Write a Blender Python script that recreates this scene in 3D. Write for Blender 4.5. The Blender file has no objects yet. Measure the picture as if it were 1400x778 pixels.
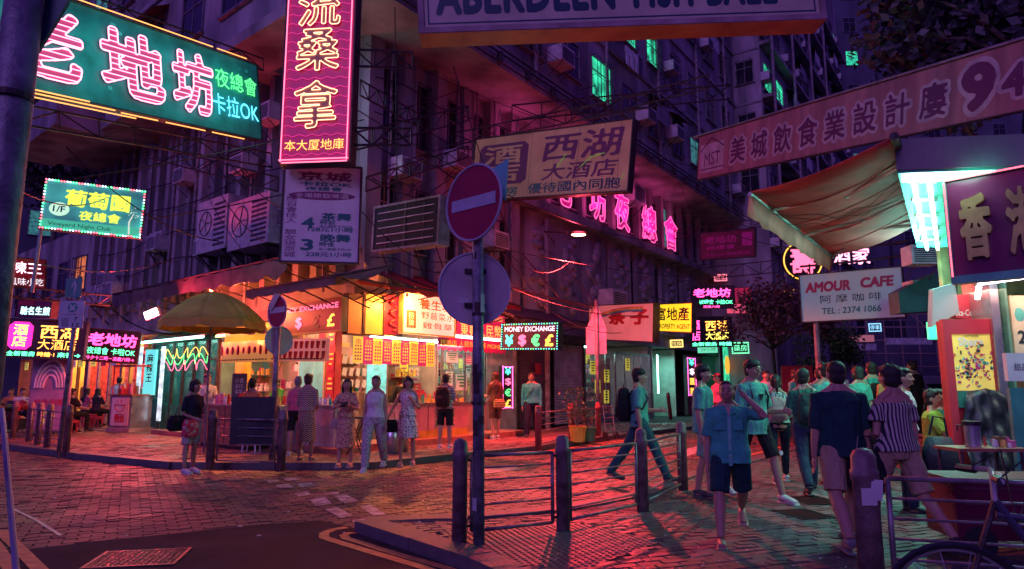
import bpy, bmesh, math, random
from math import sin, cos, pi, atan2, radians, tan, sqrt, hypot
from mathutils import Vector, Matrix, noise
random.seed(7)
SC = bpy.context.scene
COL = SC.collection
# ---------------------------------------------------------------- camera
HC = 1.45
PITCH = math.atan(141/933)
cd = bpy.data.cameras.new('camera'); cam = bpy.data.objects.new('camera', cd); COL.objects.link(cam)
cd.sensor_width = 36; cd.lens = 24; cd.clip_end = 600; cd.clip_start = 0.05
cam.location = (0, 0, HC); cam.rotation_euler = (pi/2 + PITCH, 0, 0)
SC.camera = cam
# ---------------------------------------------------------------- world: night sky over a neon-lit city
W = bpy.data.worlds.new('World'); SC.world = W; W.use_nodes = True
nt = W.node_tree; bg = nt.nodes['Background']
sky = nt.nodes.new('ShaderNodeTexSky'); sky.sky_type = 'NISHITA'; sky.sun_disc = False
sky.sun_elevation = radians(-4); sky.sun_rotation = radians(150)
add = nt.nodes.new('ShaderNodeMixRGB'); add.blend_type = 'ADD'; add.inputs[0].default_value = 1
add.inputs[2].default_value = (0.66, 0.22, 3.1, 1)
nt.links.new(sky.outputs[0], add.inputs[1]); nt.links.new(add.outputs[0], bg.inputs[0])
bg.inputs[1].default_value = 0.078
SC.view_settings.view_transform = 'Standard'; SC.view_settings.look = 'None'
SC.view_settings.exposure = 0.06; SC.view_settings.gamma = 1
SC.cycles.use_denoising = True
SC.cycles.max_bounces = 5; SC.cycles.diffuse_bounces = 3; SC.cycles.glossy_bounces = 2
SC.cycles.transmission_bounces = 4; SC.cycles.transparent_max_bounces = 6
SC.cycles.sample_clamp_indirect = 2.5
SC.cycles.use_light_tree = True
# directional fill lamp, added to give the facades and signs form
sd = bpy.data.lights.new('night_fill', 'SUN'); sd.energy = 0.68; sd.angle = radians(25); sd.color = (.50, .25, 1)
so = bpy.data.objects.new('night_fill', sd); COL.objects.link(so)
so.rotation_euler = (radians(67), 0, radians(-24))
# ---------------------------------------------------------------- pixel measurements of the photograph -> metres
CT, ST = cos(PITCH), sin(PITCH)
def ray(px, py):
    u = (389-py)/933; x = (px-700)/933
    return x/(CT-u*ST), (ST+u*CT)/(CT-u*ST)      # X and Z per metre forward
def G(px, py, z=0.0):
    x, k = ray(px, py); Y = (z-HC)/k
    return (x*Y, Y, z)
def P(px, py, Y):
    x, k = ray(px, py)
    return (x*Y, Y, HC+k*Y)
def XY(px, Y, py=530):
    return ray(px, py)[0]*Y
# facade frames: x along the wall (left to right), -y out to the street
def dirv(az): return Vector((sin(az), cos(az), 0))
CORNER = Vector((-3.85, 16.5, 0))
DR = dirv(radians(35.5)); DL = dirv(radians(-50))
NR = Vector((DR.y, -DR.x, 0)); NL = Vector((-DL.y, DL.x, 0))
ANG_R = atan2(DR.y, DR.x); ANG_L = atan2(-DL.y, -DL.x)
def R3(t, o, z): return CORNER + DR*t + NR*o + Vector((0, 0, z))
def L3(t, o, z): return CORNER + DL*t + NL*o + Vector((0, 0, z))
def tfac(px, o, D, N, py=450):
    k = ray(px, py)[0]; A = CORNER + N*o
    return (k*A.y - A.x)/(D.x - k*D.y)
def tR(px, o=0, py=450): return tfac(px, o, DR, NR, py)
def tL(px, o=0, py=450): return tfac(px, o, DL, NL, py)
def zat(pos, py, px=None):
    px = px if px is not None else 700+933*pos.x/pos.y
    return HC + ray(px, py)[1]*pos.y
# ---------------------------------------------------------------- materials
MATS = {}
def mat(name, col, rough=.7, metal=0, var=.25, scale=3., bump=.0, bscale=40., island=0., spec=.5, col2=None, stretch=None, alpha=None, coord='Object', detail=4):
    if name in MATS: return MATS[name]
    m = bpy.data.materials.new(name); m.use_nodes = True; t = m.node_tree; n = t.nodes; L = t.links
    b = n['Principled BSDF']; b.inputs['Roughness'].default_value = rough; b.inputs['Metallic'].default_value = metal
    b.inputs['Specular IOR Level'].default_value = spec
    tc = n.new('ShaderNodeTexCoord'); src = tc.outputs[coord]
    if stretch:
        mp = n.new('ShaderNodeMapping'); mp.inputs['Scale'].default_value = stretch; L.new(src, mp.inputs[0]); src = mp.outputs[0]
    c1 = [*col, 1]; base = None
    if var or col2:
        nz = n.new('ShaderNodeTexNoise'); nz.inputs['Scale'].default_value = scale; nz.inputs['Detail'].default_value = detail
        L.new(src, nz.inputs[0])
        cr = n.new('ShaderNodeValToRGB'); cr.color_ramp.elements[0].position = .33; cr.color_ramp.elements[1].position = .68
        lo = [c*(1-var) for c in col]; hi = [min(1, c*(1+var)) for c in (col2 or col)]
        if col2: lo = list(col); hi = list(col2)
        cr.color_ramp.elements[0].color = (*lo, 1); cr.color_ramp.elements[1].color = (*hi, 1)
        L.new(nz.outputs[0], cr.inputs[0]); base = cr.outputs[0]
        rr = n.new('ShaderNodeMapRange'); rr.inputs[3].default_value = max(.05, rough-.12); rr.inputs[4].default_value = min(1, rough+.12)
        L.new(nz.outputs[0], rr.inputs[0]); L.new(rr.outputs[0], b.inputs['Roughness'])
    if island:
        g = n.new('ShaderNodeNewGeometry'); mr = n.new('ShaderNodeMapRange'); mr.inputs[3].default_value = 1-island; mr.inputs[4].default_value = 1+island
        L.new(g.outputs['Random Per Island'], mr.inputs[0])
        mx = n.new('ShaderNodeMixRGB'); mx.blend_type = 'MULTIPLY'; mx.inputs[0].default_value = 1
        if base: L.new(base, mx.inputs[1])
        else: mx.inputs[1].default_value = c1
        L.new(mr.outputs[0], mx.inputs[2]); base = mx.outputs[0]
    if base: L.new(base, b.inputs['Base Color'])
    else: b.inputs['Base Color'].default_value = c1
    if bump:
        nb = n.new('ShaderNodeTexNoise'); nb.inputs['Scale'].default_value = bscale; nb.inputs['Detail'].default_value = 5
        L.new(src, nb.inputs[0]); bp = n.new('ShaderNodeBump'); bp.inputs['Strength'].default_value = bump; bp.inputs['Distance'].default_value = .02
        L.new(nb.outputs[0], bp.inputs['Height']); L.new(bp.outputs[0], b.inputs['Normal'])
    if alpha is not None: b.inputs['Alpha'].default_value = alpha
    MATS[name] = m; return m
def emat(name, col, s, base=None, noise_=0, scale=8):
    if name in MATS: return MATS[name]
    m = bpy.data.materials.new(name); m.use_nodes = True; t = m.node_tree; n = t.nodes; L = t.links
    b = n['Principled BSDF']; b.inputs['Base Color'].default_value = (*(base or [c*.5 for c in col]), 1)
    b.inputs['Roughness'].default_value = .4
    b.inputs['Emission Color'].default_value = (*col, 1); b.inputs['Emission Strength'].default_value = s
    if noise_:
        tc = n.new('ShaderNodeTexCoord'); nz = n.new('ShaderNodeTexNoise'); nz.inputs['Scale'].default_value = scale; L.new(tc.outputs['Object'], nz.inputs[0])
        mr = n.new('ShaderNodeMapRange'); mr.inputs[3].default_value = s*(1-noise_); mr.inputs[4].default_value = s*(1+noise_)
        mr.inputs[1].default_value = .3; mr.inputs[2].default_value = .7
        L.new(nz.outputs[0], mr.inputs[0]); L.new(mr.outputs[0], b.inputs['Emission Strength'])
    MATS[name] = m; return m
def cloth(name, col, kind='plain', col2=(.8, .8, .8), scale=20., rough=.85):
    """woven cloth; kind: plain, hstripe, vstripe, zigzag, floral, print"""
    if name in MATS: return MATS[name]
    m = bpy.data.materials.new(name); m.use_nodes = True; t = m.node_tree; n = t.nodes; L = t.links
    b = n['Principled BSDF']; b.inputs['Roughness'].default_value = rough; b.inputs['Specular IOR Level'].default_value = .2
    tc = n.new('ShaderNodeTexCoord'); src = tc.outputs['Object']
    nz = n.new('ShaderNodeTexNoise'); nz.inputs['Scale'].default_value = 7; nz.inputs['Detail'].default_value = 3; L.new(src, nz.inputs[0])
    def ramp(fac, a, c, p0=.45, p1=.55, const=False):
        cr = n.new('ShaderNodeValToRGB'); e = cr.color_ramp.elements; e[0].position = p0; e[1].position = p1
        e[0].color = (*a, 1); e[1].color = (*c, 1); L.new(fac, cr.inputs[0]); return cr.outputs[0]
    if kind == 'plain': out = ramp(nz.outputs[0], [c*.82 for c in col], [min(1, c*1.12) for c in col], .3, .7)
    elif kind in ('hstripe', 'vstripe', 'zigzag'):
        w = n.new('ShaderNodeTexWave'); w.inputs['Scale'].default_value = scale; w.bands_direction = 'Z' if kind != 'vstripe' else 'X'
        w.inputs['Distortion'].default_value = 0
        if kind == 'zigzag':
            sx = n.new('ShaderNodeSeparateXYZ'); L.new(src, sx.inputs[0])
            pp = n.new('ShaderNodeMath'); pp.operation = 'PINGPONG'; pp.inputs[1].default_value = .03; L.new(sx.outputs[0], pp.inputs[0])
            ad = n.new('ShaderNodeMath'); L.new(pp.outputs[0], ad.inputs[0]); L.new(sx.outputs[2], ad.inputs[1])
            cx = n.new('ShaderNodeCombineXYZ'); L.new(ad.outputs[0], cx.inputs[2]); L.new(cx.outputs[0], w.inputs[0])
        else: L.new(src, w.inputs[0])
        out = ramp(w.outputs[1], col, col2, .42, .5)
    elif kind == 'floral':
        v = n.new('ShaderNodeTexVoronoi'); v.inputs['Scale'].default_value = scale; L.new(src, v.inputs[0])
        nd = n.new('ShaderNodeTexNoise'); nd.inputs['Scale'].default_value = scale*.8; nd.inputs['Detail'].default_value = 4; nd.inputs['Distortion'].default_value = 2.5; L.new(src, nd.inputs[0])
        mu = n.new('ShaderNodeMath'); mu.operation = 'MULTIPLY'; L.new(v.outputs[0], mu.inputs[0]); L.new(nd.outputs[0], mu.inputs[1])
        out = ramp(mu.outputs[0], col, col2, .15, .2)
    L.new(out, b.inputs['Base Color'])
    n2 = n.new('ShaderNodeTexNoise'); n2.inputs['Scale'].default_value = 11; n2.inputs['Detail'].default_value = 2; n2.inputs['Distortion'].default_value = 1.2
    mp = n.new('ShaderNodeMapping'); mp.inputs['Scale'].default_value = (1, 1, .45); L.new(src, mp.inputs[0]); L.new(mp.outputs[0], n2.inputs[0])
    bp = n.new('ShaderNodeBump'); bp.inputs['Strength'].default_value = .9; bp.inputs['Distance'].default_value = .04
    L.new(n2.outputs[0], bp.inputs['Height']); L.new(bp.outputs[0], b.inputs['Normal'])
    MATS[name] = m; return m
def translucent(m, fac=.5):
    """cloth that lets lamp light through"""
    t = m.node_tree; n = t.nodes; L = t.links; b = n['Principled BSDF']; out = n['Material Output']
    if b.inputs['Base Color'].is_linked: src = b.inputs['Base Color'].links[0].from_socket
    else: src = None
    tr = n.new('ShaderNodeBsdfTranslucent'); mx = n.new('ShaderNodeMixShader'); mx.inputs[0].default_value = fac
    if src: L.new(src, tr.inputs[0])
    else: tr.inputs[0].default_value = b.inputs['Base Color'].default_value
    L.new(b.outputs[0], mx.inputs[1]); L.new(tr.outputs[0], mx.inputs[2]); L.new(mx.outputs[0], out.inputs[0]); return m
# ---------------------------------------------------------------- mesh builder
class MB:
    def __init__(s): s.v = []; s.f = []
    def add(s, vs, fs):
        k = len(s.v); s.v += [tuple(v) for v in vs]; s.f += [tuple(i+k for i in f) for f in fs]; return s
    def box(s, c, d, rz=0, rx=0, ry=0):
        M = Matrix.Rotation(rz, 3, 'Z') @ Matrix.Rotation(ry, 3, 'Y') @ Matrix.Rotation(rx, 3, 'X') if (rz or rx or ry) else None
        vs = []
        for x in (-.5, .5):
            for y in (-.5, .5):
                for z in (-.5, .5):
                    v = Vector((x*d[0], y*d[1], z*d[2]))
                    if M: v = M @ v
                    vs.append((v.x+c[0], v.y+c[1], v.z+c[2]))
        return s.add(vs, [(0, 1, 3, 2), (4, 6, 7, 5), (0, 4, 5, 1), (2, 3, 7, 6), (0, 2, 6, 4), (1, 5, 7, 3)])
    def bx(s, x0, x1, y0, y1, z0, z1): return s.box(((x0+x1)/2, (y0+y1)/2, (z0+z1)/2), (abs(x1-x0), abs(y1-y0), abs(z1-z0)))
    def loft(s, rings, cap=True, close=False):
        n = len(rings[0]); k = len(s.v)
        for r in rings: s.v += [tuple(p) for p in r]
        m = len(rings)
        for i in range(m-1 if not close else m):
            for j in range(n):
                a = k+i*n+j; b_ = k+i*n+(j+1) % n; c = k+((i+1) % m)*n+(j+1) % n; d = k+((i+1) % m)*n+j
                s.f.append((a, b_, c, d))
        if cap and not close:
            s.f.append(tuple(k+j for j in range(n-1, -1, -1))); s.f.append(tuple(k+(m-1)*n+j for j in range(n)))
        return s
    def tube(s, pts, r, n=6, cap=True, close=False, flat=1.):
        pts = [Vector(p) for p in pts]; m = len(pts); rings = []
        rr = r if isinstance(r, (list, tuple)) else [r]*m
        up0 = None
        for i, p in enumerate(pts):
            if close: d = pts[(i+1) % m]-pts[i-1]
            else: d = pts[min(i+1, m-1)]-pts[max(i-1, 0)]
            if d.length < 1e-9: d = Vector((0, 0, 1))
            d.normalize()
            if up0 is None or abs(up0.dot(d)) > .98: up0 = Vector((0, 0, 1)) if abs(d.z) < .9 else Vector((0, 1, 0))
            a = (up0 - d*up0.dot(d)).normalized(); b_ = d.cross(a); up0 = a
            rings.append([p + (a*cos(2*pi*j/n)*(-flat if flat < 0 else 1) + b_*sin(2*pi*j/n)*(flat if flat > 0 else 1))*rr[i] for j in range(n)])
        return s.loft(rings, cap, close)
    def cyl(s, p0, p1, r, r1=None, n=10): return s.tube([p0, p1], [r, r if r1 is None else r1], n)
    def sph(s, c, r, n=10, m=7):
        r = r if isinstance(r, (tuple, list)) else (r, r, r)
        rings = []
        for i in range(1, m):
            a = pi*i/m; rings.append([(c[0]+r[0]*sin(a)*cos(2*pi*j/n), c[1]+r[1]*sin(a)*sin(2*pi*j/n), c[2]+r[2]*cos(a)) for j in range(n)])
        return s.loft(rings)
    def prism(s, poly, y0, y1):
        """outline in x,z; front at y0"""
        n = len(poly); vs = [(p[0], y0, p[1]) for p in poly]+[(p[0], y1, p[1]) for p in poly]
        return s.add(vs, [tuple(range(n)), tuple(range(2*n-1, n-1, -1))]+[(i, i+n, (i+1) % n+n, (i+1) % n) for i in range(n)])
    def slab(s, poly, z0, z1):
        n = len(poly); vs = [(p[0], p[1], z1) for p in poly]+[(p[0], p[1], z0) for p in poly]
        return s.add(vs, [tuple(range(n)), tuple(range(2*n-1, n-1, -1))]+[(i, i+n, (i+1) % n+n, (i+1) % n) for i in range(n)])
    def obj(s, name, m=None, parent=None, smooth=False, kind=None, label=None, fixn=True):
        me = bpy.data.meshes.new(name); me.from_pydata(s.v, [], s.f)
        if fixn:
            b = bmesh.new(); b.from_mesh(me); bmesh.ops.recalc_face_normals(b, faces=b.faces); b.to_mesh(me); b.free()
        if m: me.materials.append(m)
        if smooth: me.polygons.foreach_set('use_smooth', [True]*len(me.polygons))
        o = bpy.data.objects.new(name, me); COL.objects.link(o)
        if parent: o.parent = parent
        if kind: o['kind'] = kind
        if label: o['label'] = label
        return o
def thing(name, label, cat, loc=(0, 0, 0), rz=0, group=None, M=None):
    o = bpy.data.objects.new(name, None); COL.objects.link(o)
    if M is not None: o.matrix_world = M
    else: o.location = loc; o.rotation_euler = (0, 0, rz)
    o.empty_display_size = .1
    o['label'] = label; o['category'] = cat
    if group: o['group'] = group
    return o
def tag(o, label, cat, group=None):
    o['label'] = label; o['category'] = cat
    if group: o['group'] = group
    return o
def copy_tree(o, parent=None):
    c = o.copy(); COL.objects.link(c); c.parent = parent
    for ch in list(o.children): copy_tree(ch, c)
    return c
def MX(loc, rz): return Matrix.Translation(Vector(loc)) @ Matrix.Rotation(rz, 4, 'Z')
def lamp(kind, loc, energy, col, size=.3, rot=None, size_y=None, name='lamp_light', spot=None, parent=None, target=None):
    d = bpy.data.lights.new(name, kind); d.energy = energy; d.color = col
    if kind == 'AREA':
        d.size = size
        if size_y: d.shape = 'RECTANGLE'; d.size_y = size_y
    else: d.shadow_soft_size = size
    if kind == 'SPOT': d.spot_size = spot or radians(120); d.spot_blend = .6
    o = bpy.data.objects.new(name, d); COL.objects.link(o); o.location = loc
    if target is not None: o.rotation_euler = (Vector(target)-Vector(loc)).to_track_quat('-Z', 'Y').to_euler()
    elif rot: o.rotation_euler = rot
    if parent: o.parent = parent
    return o
# ---------------------------------------------------------------- lettering
WORK = bpy.data.scenes.new('workbench')          # an empty scene in which single objects are evaluated quickly
def evaluated(o):
    WORK.collection.objects.link(o)
    with bpy.context.temp_override(scene=WORK, view_layer=WORK.view_layers[0]): dg = bpy.context.evaluated_depsgraph_get()
    me = bpy.data.meshes.new_from_object(o.evaluated_get(dg), depsgraph=dg); WORK.collection.objects.unlink(o); return me
GCACHE = {}
def glyphs(body, bold=0., shear=0., spacing=1., line=1., align='CENTER', res=3):
    cu = bpy.data.curves.new('lettering', 'FONT'); cu.body = body; cu.size = 1; cu.offset = bold; cu.shear = shear
    cu.space_character = spacing; cu.space_line = line; cu.align_x = align; cu.resolution_u = res
    o = bpy.data.objects.new('lettering', cu); me = evaluated(o)
    vs = [v.co.to_2d() for v in me.vertices]; fs = [tuple(p.vertices) for p in me.polygons]
    bpy.data.objects.remove(o); bpy.data.curves.remove(cu); bpy.data.meshes.remove(me)
    return vs, fs
def heavy(vs, fs, grow, res=72):
    """thicken flat glyph outlines: rasterise, dilate, soften and trace the contour again -> points, triangles, closed loops"""
    import numpy as np
    from mathutils.geometry import tessellate_polygon
    x0 = min(v.x for v in vs); y0 = min(v.y for v in vs); x1 = max(v.x for v in vs); y1 = max(v.y for v in vs)
    pad = int(grow*res)+4; Wd = int((x1-x0)*res)+2*pad+2; Hh = int((y1-y0)*res)+2*pad+2; g = np.zeros((Hh, Wd), bool)
    for f in fs:
        for k in range(1, len(f)-1):
            A_, B_, C_ = [((vs[i].x-x0)*res+pad, (vs[i].y-y0)*res+pad) for i in (f[0], f[k], f[k+1])]
            ax, bx_ = int(min(A_[0], B_[0], C_[0])), int(max(A_[0], B_[0], C_[0]))+2; ay, by_ = int(min(A_[1], B_[1], C_[1])), int(max(A_[1], B_[1], C_[1]))+2
            yy, xx = np.mgrid[ay:by_, ax:bx_]; e = lambda p, q: (q[0]-p[0])*(yy-p[1])-(q[1]-p[1])*(xx-p[0])
            a1, a2, a3 = e(A_, B_), e(B_, C_), e(C_, A_); m = ((a1 >= -.3) & (a2 >= -.3) & (a3 >= -.3)) | ((a1 <= .3) & (a2 <= .3) & (a3 <= .3)); g[ay:by_, ax:bx_] |= m
    d = grow*res; n = int(math.ceil(d)); o = g.copy()
    for i in range(-n, n+1):
        for j in range(-n, n+1):
            if i*i+j*j <= d*d+.1 and (i or j): o |= np.roll(np.roll(g, i, 0), j, 1)
    F = o.astype(float)
    for _ in range(2): F = (F+np.roll(F, 1, 0)+np.roll(F, -1, 0)+np.roll(F, 1, 1)+np.roll(F, -1, 1))/5
    c = F > .5; code = c[:-1, :-1]*1+c[:-1, 1:]*2+c[1:, 1:]*4+c[1:, :-1]*8; ys, xs = np.nonzero((code > 0) & (code < 15)); nxt = {}
    def pt(k, y, x):
        if k == 0: a_, b_ = F[y, x], F[y, x+1]; return ('h', y, x), (x+(.5-a_)/(b_-a_), y)
        if k == 2: a_, b_ = F[y+1, x], F[y+1, x+1]; return ('h', y+1, x), (x+(.5-a_)/(b_-a_), y+1)
        if k == 3: a_, b_ = F[y, x], F[y+1, x]; return ('v', y, x), (x, y+(.5-a_)/(b_-a_))
        a_, b_ = F[y, x+1], F[y+1, x+1]; return ('v', y, x+1), (x+1, y+(.5-a_)/(b_-a_))
    TB = {1: ((0, 3),), 2: ((1, 0),), 3: ((1, 3),), 4: ((2, 1),), 5: ((0, 1), (2, 3)), 6: ((2, 0),), 7: ((2, 3),), 8: ((3, 2),), 9: ((0, 2),), 10: ((1, 2), (3, 0)), 11: ((1, 2),), 12: ((3, 1),), 13: ((0, 1),), 14: ((3, 0),)}
    P_ = {}
    for y, x in zip(ys.tolist(), xs.tolist()):
        for a_, b_ in TB[int(code[y, x])]:
            ka, pa = pt(a_, y, x); kb, pb = pt(b_, y, x); P_[ka] = pa; P_[kb] = pb; nxt[ka] = kb
    loops = []; seen = set()
    for st in list(nxt):
        if st in seen: continue
        lp = []; k = st
        while k in nxt and k not in seen: seen.add(k); lp.append(P_[k]); k = nxt[k]
        if len(lp) < 8: continue
        keep = []; m = len(lp)
        for i in range(m):                       # drop points on straight runs
            a_ = lp[i-2]; b_ = lp[i]; q = lp[(i+2) % m]; cr = abs((b_[0]-a_[0])*(q[1]-b_[1])-(b_[1]-a_[1])*(q[0]-b_[0]))
            if cr > .25 or i % 9 == 0:
                if not keep or hypot(b_[0]-keep[-1][0], b_[1]-keep[-1][1]) > 1.3: keep.append(b_)
        if len(keep) > 3: loops.append([Vector((p[0]/res, p[1]/res)) for p in keep])
    pts = [p for l in loops for p in l]; idx = []; k = 0
    for l in loops: idx.append(list(range(k, k+len(l)))); k += len(l)
    area = [sum(l[i-1].x*l[i].y-l[i].x*l[i-1].y for i in range(len(l))) for l in loops]
    big = max(range(len(loops)), key=lambda i: abs(area[i])); sg = 1 if area[big] > 0 else -1; out = []
    def within(p, l):
        c_ = False
        for i in range(len(l)):
            u, v = l[i], l[i-1]
            if (u.y > p.y) != (v.y > p.y) and p.x < (v.x-u.x)*(p.y-u.y)/(v.y-u.y)+u.x: c_ = not c_
        return c_
    outer = [i for i in range(len(loops)) if area[i]*sg > 0]; own = {i: [] for i in outer}
    for i in range(len(loops)):
        if area[i]*sg < 0:
            cand = [j for j in outer if within(loops[i][0], loops[j])]
            if cand: own[min(cand, key=lambda j: abs(area[j]))].append(i)
    for j in outer:
        grp = [j]+own[j]; mp = [q for g_ in grp for q in idx[g_]]
        for t_ in tessellate_polygon([[Vector((p.x, p.y, 0)) for p in loops[g_]] for g_ in grp]):
            t_ = tuple(mp[q] for q in t_); A_, B_, C_ = [pts[i] for i in t_]; out.append(t_ if (B_.x-A_.x)*(C_.y-A_.y)-(B_.y-A_.y)*(C_.x-A_.x) > 0 else t_[::-1])
    return pts, out, idx
def fit(vs, cx, cz, w, h):
    x0 = min(v.x for v in vs); x1 = max(v.x for v in vs); y0 = min(v.y for v in vs); y1 = max(v.y for v in vs)
    sx = w/(x1-x0) if w else None; sz = h/(y1-y0) if h else None
    sx = sx or sz; sz = sz or sx
    return [((v.x-(x0+x1)/2)*sx+cx, (v.y-(y0+y1)/2)*sz+cz) for v in vs]
def T(parent, body, cx, cz, w, h, m, y=-.02, name='lettering', bold=0., ext=.0, shear=0., line=1., spacing=1., mode='fill', r=.01, bars=0, m2=None, jit=0, res=3, align='CENTER'):
    """lettering standing in the x,z plane; mode fill, solid (thick), neon (glass tube outline)"""
    vs, fs = glyphs(body, 0, shear, spacing, line, align, res)
    if not fs: return None
    loops = None
    if bold > .004 or mode == 'neon': vs, fs, loops = heavy(vs, fs, max(bold, .004)*(.85 if mode != 'neon' else 1), 90 if mode == 'neon' else 64)
    pts = fit(vs, cx, cz, w, h)
    out = None
    if mode in ('fill', 'solid'):
        b = MB(); n = len(pts)
        b.add([(p[0], y, p[1]) for p in pts], fs)
        if mode == 'solid':
            e = {}
            for f in fs:
                for i in range(len(f)):
                    k = (f[i], f[(i+1) % len(f)]); e[k] = e.get(k, 0)+1
            b.add([(p[0], y, p[1]) for p in pts]+[(p[0], y+ext, p[1]) for p in pts], [(a, c, c+n, a+n) for (a, c) in e if (c, a) not in e])
        out = b.obj(name, m, parent, fixn=(mode == 'solid'))
        if mode == 'fill':
            me = out.data; me.update()
            if me.polygons and me.polygons[0].normal.y > 0: me.flip_normals()
    else:
        b = MB()
        for loop in loops:
            pl = []
            for i in loop:
                q = (pts[i][0], y, pts[i][1])
                if not pl or hypot(q[0]-pl[-1][0], q[2]-pl[-1][2]) > r*1.2: pl.append(q)
            if len(pl) > 3: b.tube(pl, r, 5, close=True)
        out = b.obj(name, m, parent)
        if m2:
            b = MB(); b.add([(p[0], y+r*1.5, p[1]) for p in pts], fs); b.obj('letter_face', m2, out, fixn=False)
        if bars:
            z0 = min(p[1] for p in pts); z1 = max(p[1] for p in pts); b = MB()
            z = z0+bars*.6
            while z < z1:
                seg = []
                for f in fs:
                    xs = []
                    for i in range(len(f)):
                        p = pts[f[i]]; q = pts[f[(i+1) % len(f)]]
                        if (p[1]-z)*(q[1]-z) < 0: xs.append(p[0]+(q[0]-p[0])*(z-p[1])/(q[1]-p[1]))
                    if len(xs) == 2: seg.append((min(xs), max(xs)))
                seg.sort(); mg = []
                for a, c in seg:
                    if mg and a <= mg[-1][1]+.004: mg[-1][1] = max(mg[-1][1], c)
                    else: mg.append([a, c])
                for a, c in mg:
                    if c-a > .03: b.cyl((a, y, z), (c, y, z), r*.7, n=4)
                z += bars
            if b.v: b.obj('neon_bars', m, out)
    return out
# ================================================================ GROUND
m_asph = mat('asphalt', (.024, .023, .034), .8, spec=.2, var=.35, scale=2.2, bump=.5, bscale=120)
m_mortar = mat('mortar', (.035, .03, .032), .9, var=.3, scale=5, bump=.3)
m_sett = mat('sett_stone', (.145, .070, .060), .36, var=.3, scale=1.2, bump=.4, bscale=30, island=.5)
m_pave = mat('paving_brick', (.095, .082, .09), .45, var=.25, scale=3, bump=.3, bscale=35, island=.35)
m_pave2 = mat('paving_tile', (.22, .11, .095), .42, var=.25, scale=1.5, bump=.3, bscale=35, island=.3)
m_kerb = mat('kerb_granite', (.095, .085, .09), .55, var=.3, scale=4, bump=.4, bscale=30, island=.25)
m_white = mat('worn_white_paint', (.16, .10, .09), .6, var=.0, col2=(.58, .52, .48), scale=7, bump=.3)
m_yellow = mat('worn_yellow_paint', (.34, .14, .05), .6, var=.0, col2=(.62, .30, .10), scale=9, bump=.3)
m_iron = mat('cast_iron', (.05, .045, .05), .4, .6, var=.3, scale=10, bump=.4)
def stains(m, amount=.55, scale=.35, r0=.34, r1=.72):
    t = m.node_tree; n = t.nodes; L = t.links; b = n['Principled BSDF']; src = b.inputs['Base Color'].links[0].from_socket
    g = n.new('ShaderNodeNewGeometry'); nz = n.new('ShaderNodeTexNoise'); nz.inputs['Scale'].default_value = scale; nz.inputs['Detail'].default_value = 7; nz.inputs['Roughness'].default_value = .65
    L.new(g.outputs['Position'], nz.inputs[0]); mr = n.new('ShaderNodeMapRange'); mr.inputs[1].default_value = .38; mr.inputs[2].default_value = .62; mr.inputs[3].default_value = 1-amount; mr.inputs[4].default_value = 1.15
    L.new(nz.outputs[0], mr.inputs[0]); mx = n.new('ShaderNodeMixRGB'); mx.blend_type = 'MULTIPLY'; mx.inputs[0].default_value = 1; L.new(src, mx.inputs[1]); L.new(mr.outputs[0], mx.inputs[2]); L.new(mx.outputs[0], b.inputs['Base Color'])
    m2 = n.new('ShaderNodeMapRange'); m2.inputs[1].default_value = .38; m2.inputs[2].default_value = .62; m2.inputs[3].default_value = r0; m2.inputs[4].default_value = r1; L.new(nz.outputs[0], m2.inputs[0]); L.new(m2.outputs[0], b.inputs['Roughness'])
for m_ in (m_sett, m_pave, m_pave2): stains(m_)
stains(m_asph, .4, .8, .75, .95)
PZ = .10                      # pavement height
def Rg(t, o): v = R3(t, o, 0); return (v.x, v.y)
def g2(px, py, z=0): return G(px, py, z)[:2]
MB().box((0, 60, -.55), (400, 320, 1.0)).obj('ground', m_asph, kind='structure')
# the sett-paved crossing and the two streets that meet on it
road_poly = [(-60, 2), (-5.9, 5.6), g2(0, 755), g2(350, 719), g2(440, 713), g2(490, 727), g2(560, 740), (1.5, 8), (3.4, 9), Rg(1, 9.2), Rg(40, 9.2), Rg(90, 9.2), Rg(90, 2), (-3, 18), (-60, 52)]
MB().slab(road_poly, -.08, -.012).obj('road_bed', m_mortar, kind='structure')
# pavements -------------------------------------------------------
near_poly = [(9.5, -2), (1.6, -2)] + [g2(700, 800), g2(655, 779), g2(575, 752), g2(500, 727)] + \
            [g2(575, 723), g2(640, 722), g2(770, 709), g2(880, 687), g2(940, 660)] + [Rg(2.2, 8.75), Rg(12, 8.75), Rg(30, 8.75), Rg(85, 8.75), Rg(85, 22), Rg(-6, 18)]
far_poly = [Rg(90, 3.6), Rg(30, 3.6), Rg(14, 3.6), Rg(6.5, 3.5), g2(735, 616), g2(620, 628), g2(500, 641), g2(380, 641), g2(240, 640), g2(119, 628), g2(47, 618), g2(-60, 604), (-40, 20), (-60, 60), (10, 90)]
def inside(p, poly):
    x, y = p; c = False; n = len(poly)
    for i in range(n):
        x1, y1 = poly[i]; x2, y2 = poly[i-1]
        if (y1 > y) != (y2 > y) and x < (x2-x1)*(y-y1)/(y2-y1)+x1: c = not c
    return c
def visible(x, y, z=0):
    if y < 3.2: return False
    return abs(x/y) < .80
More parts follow.
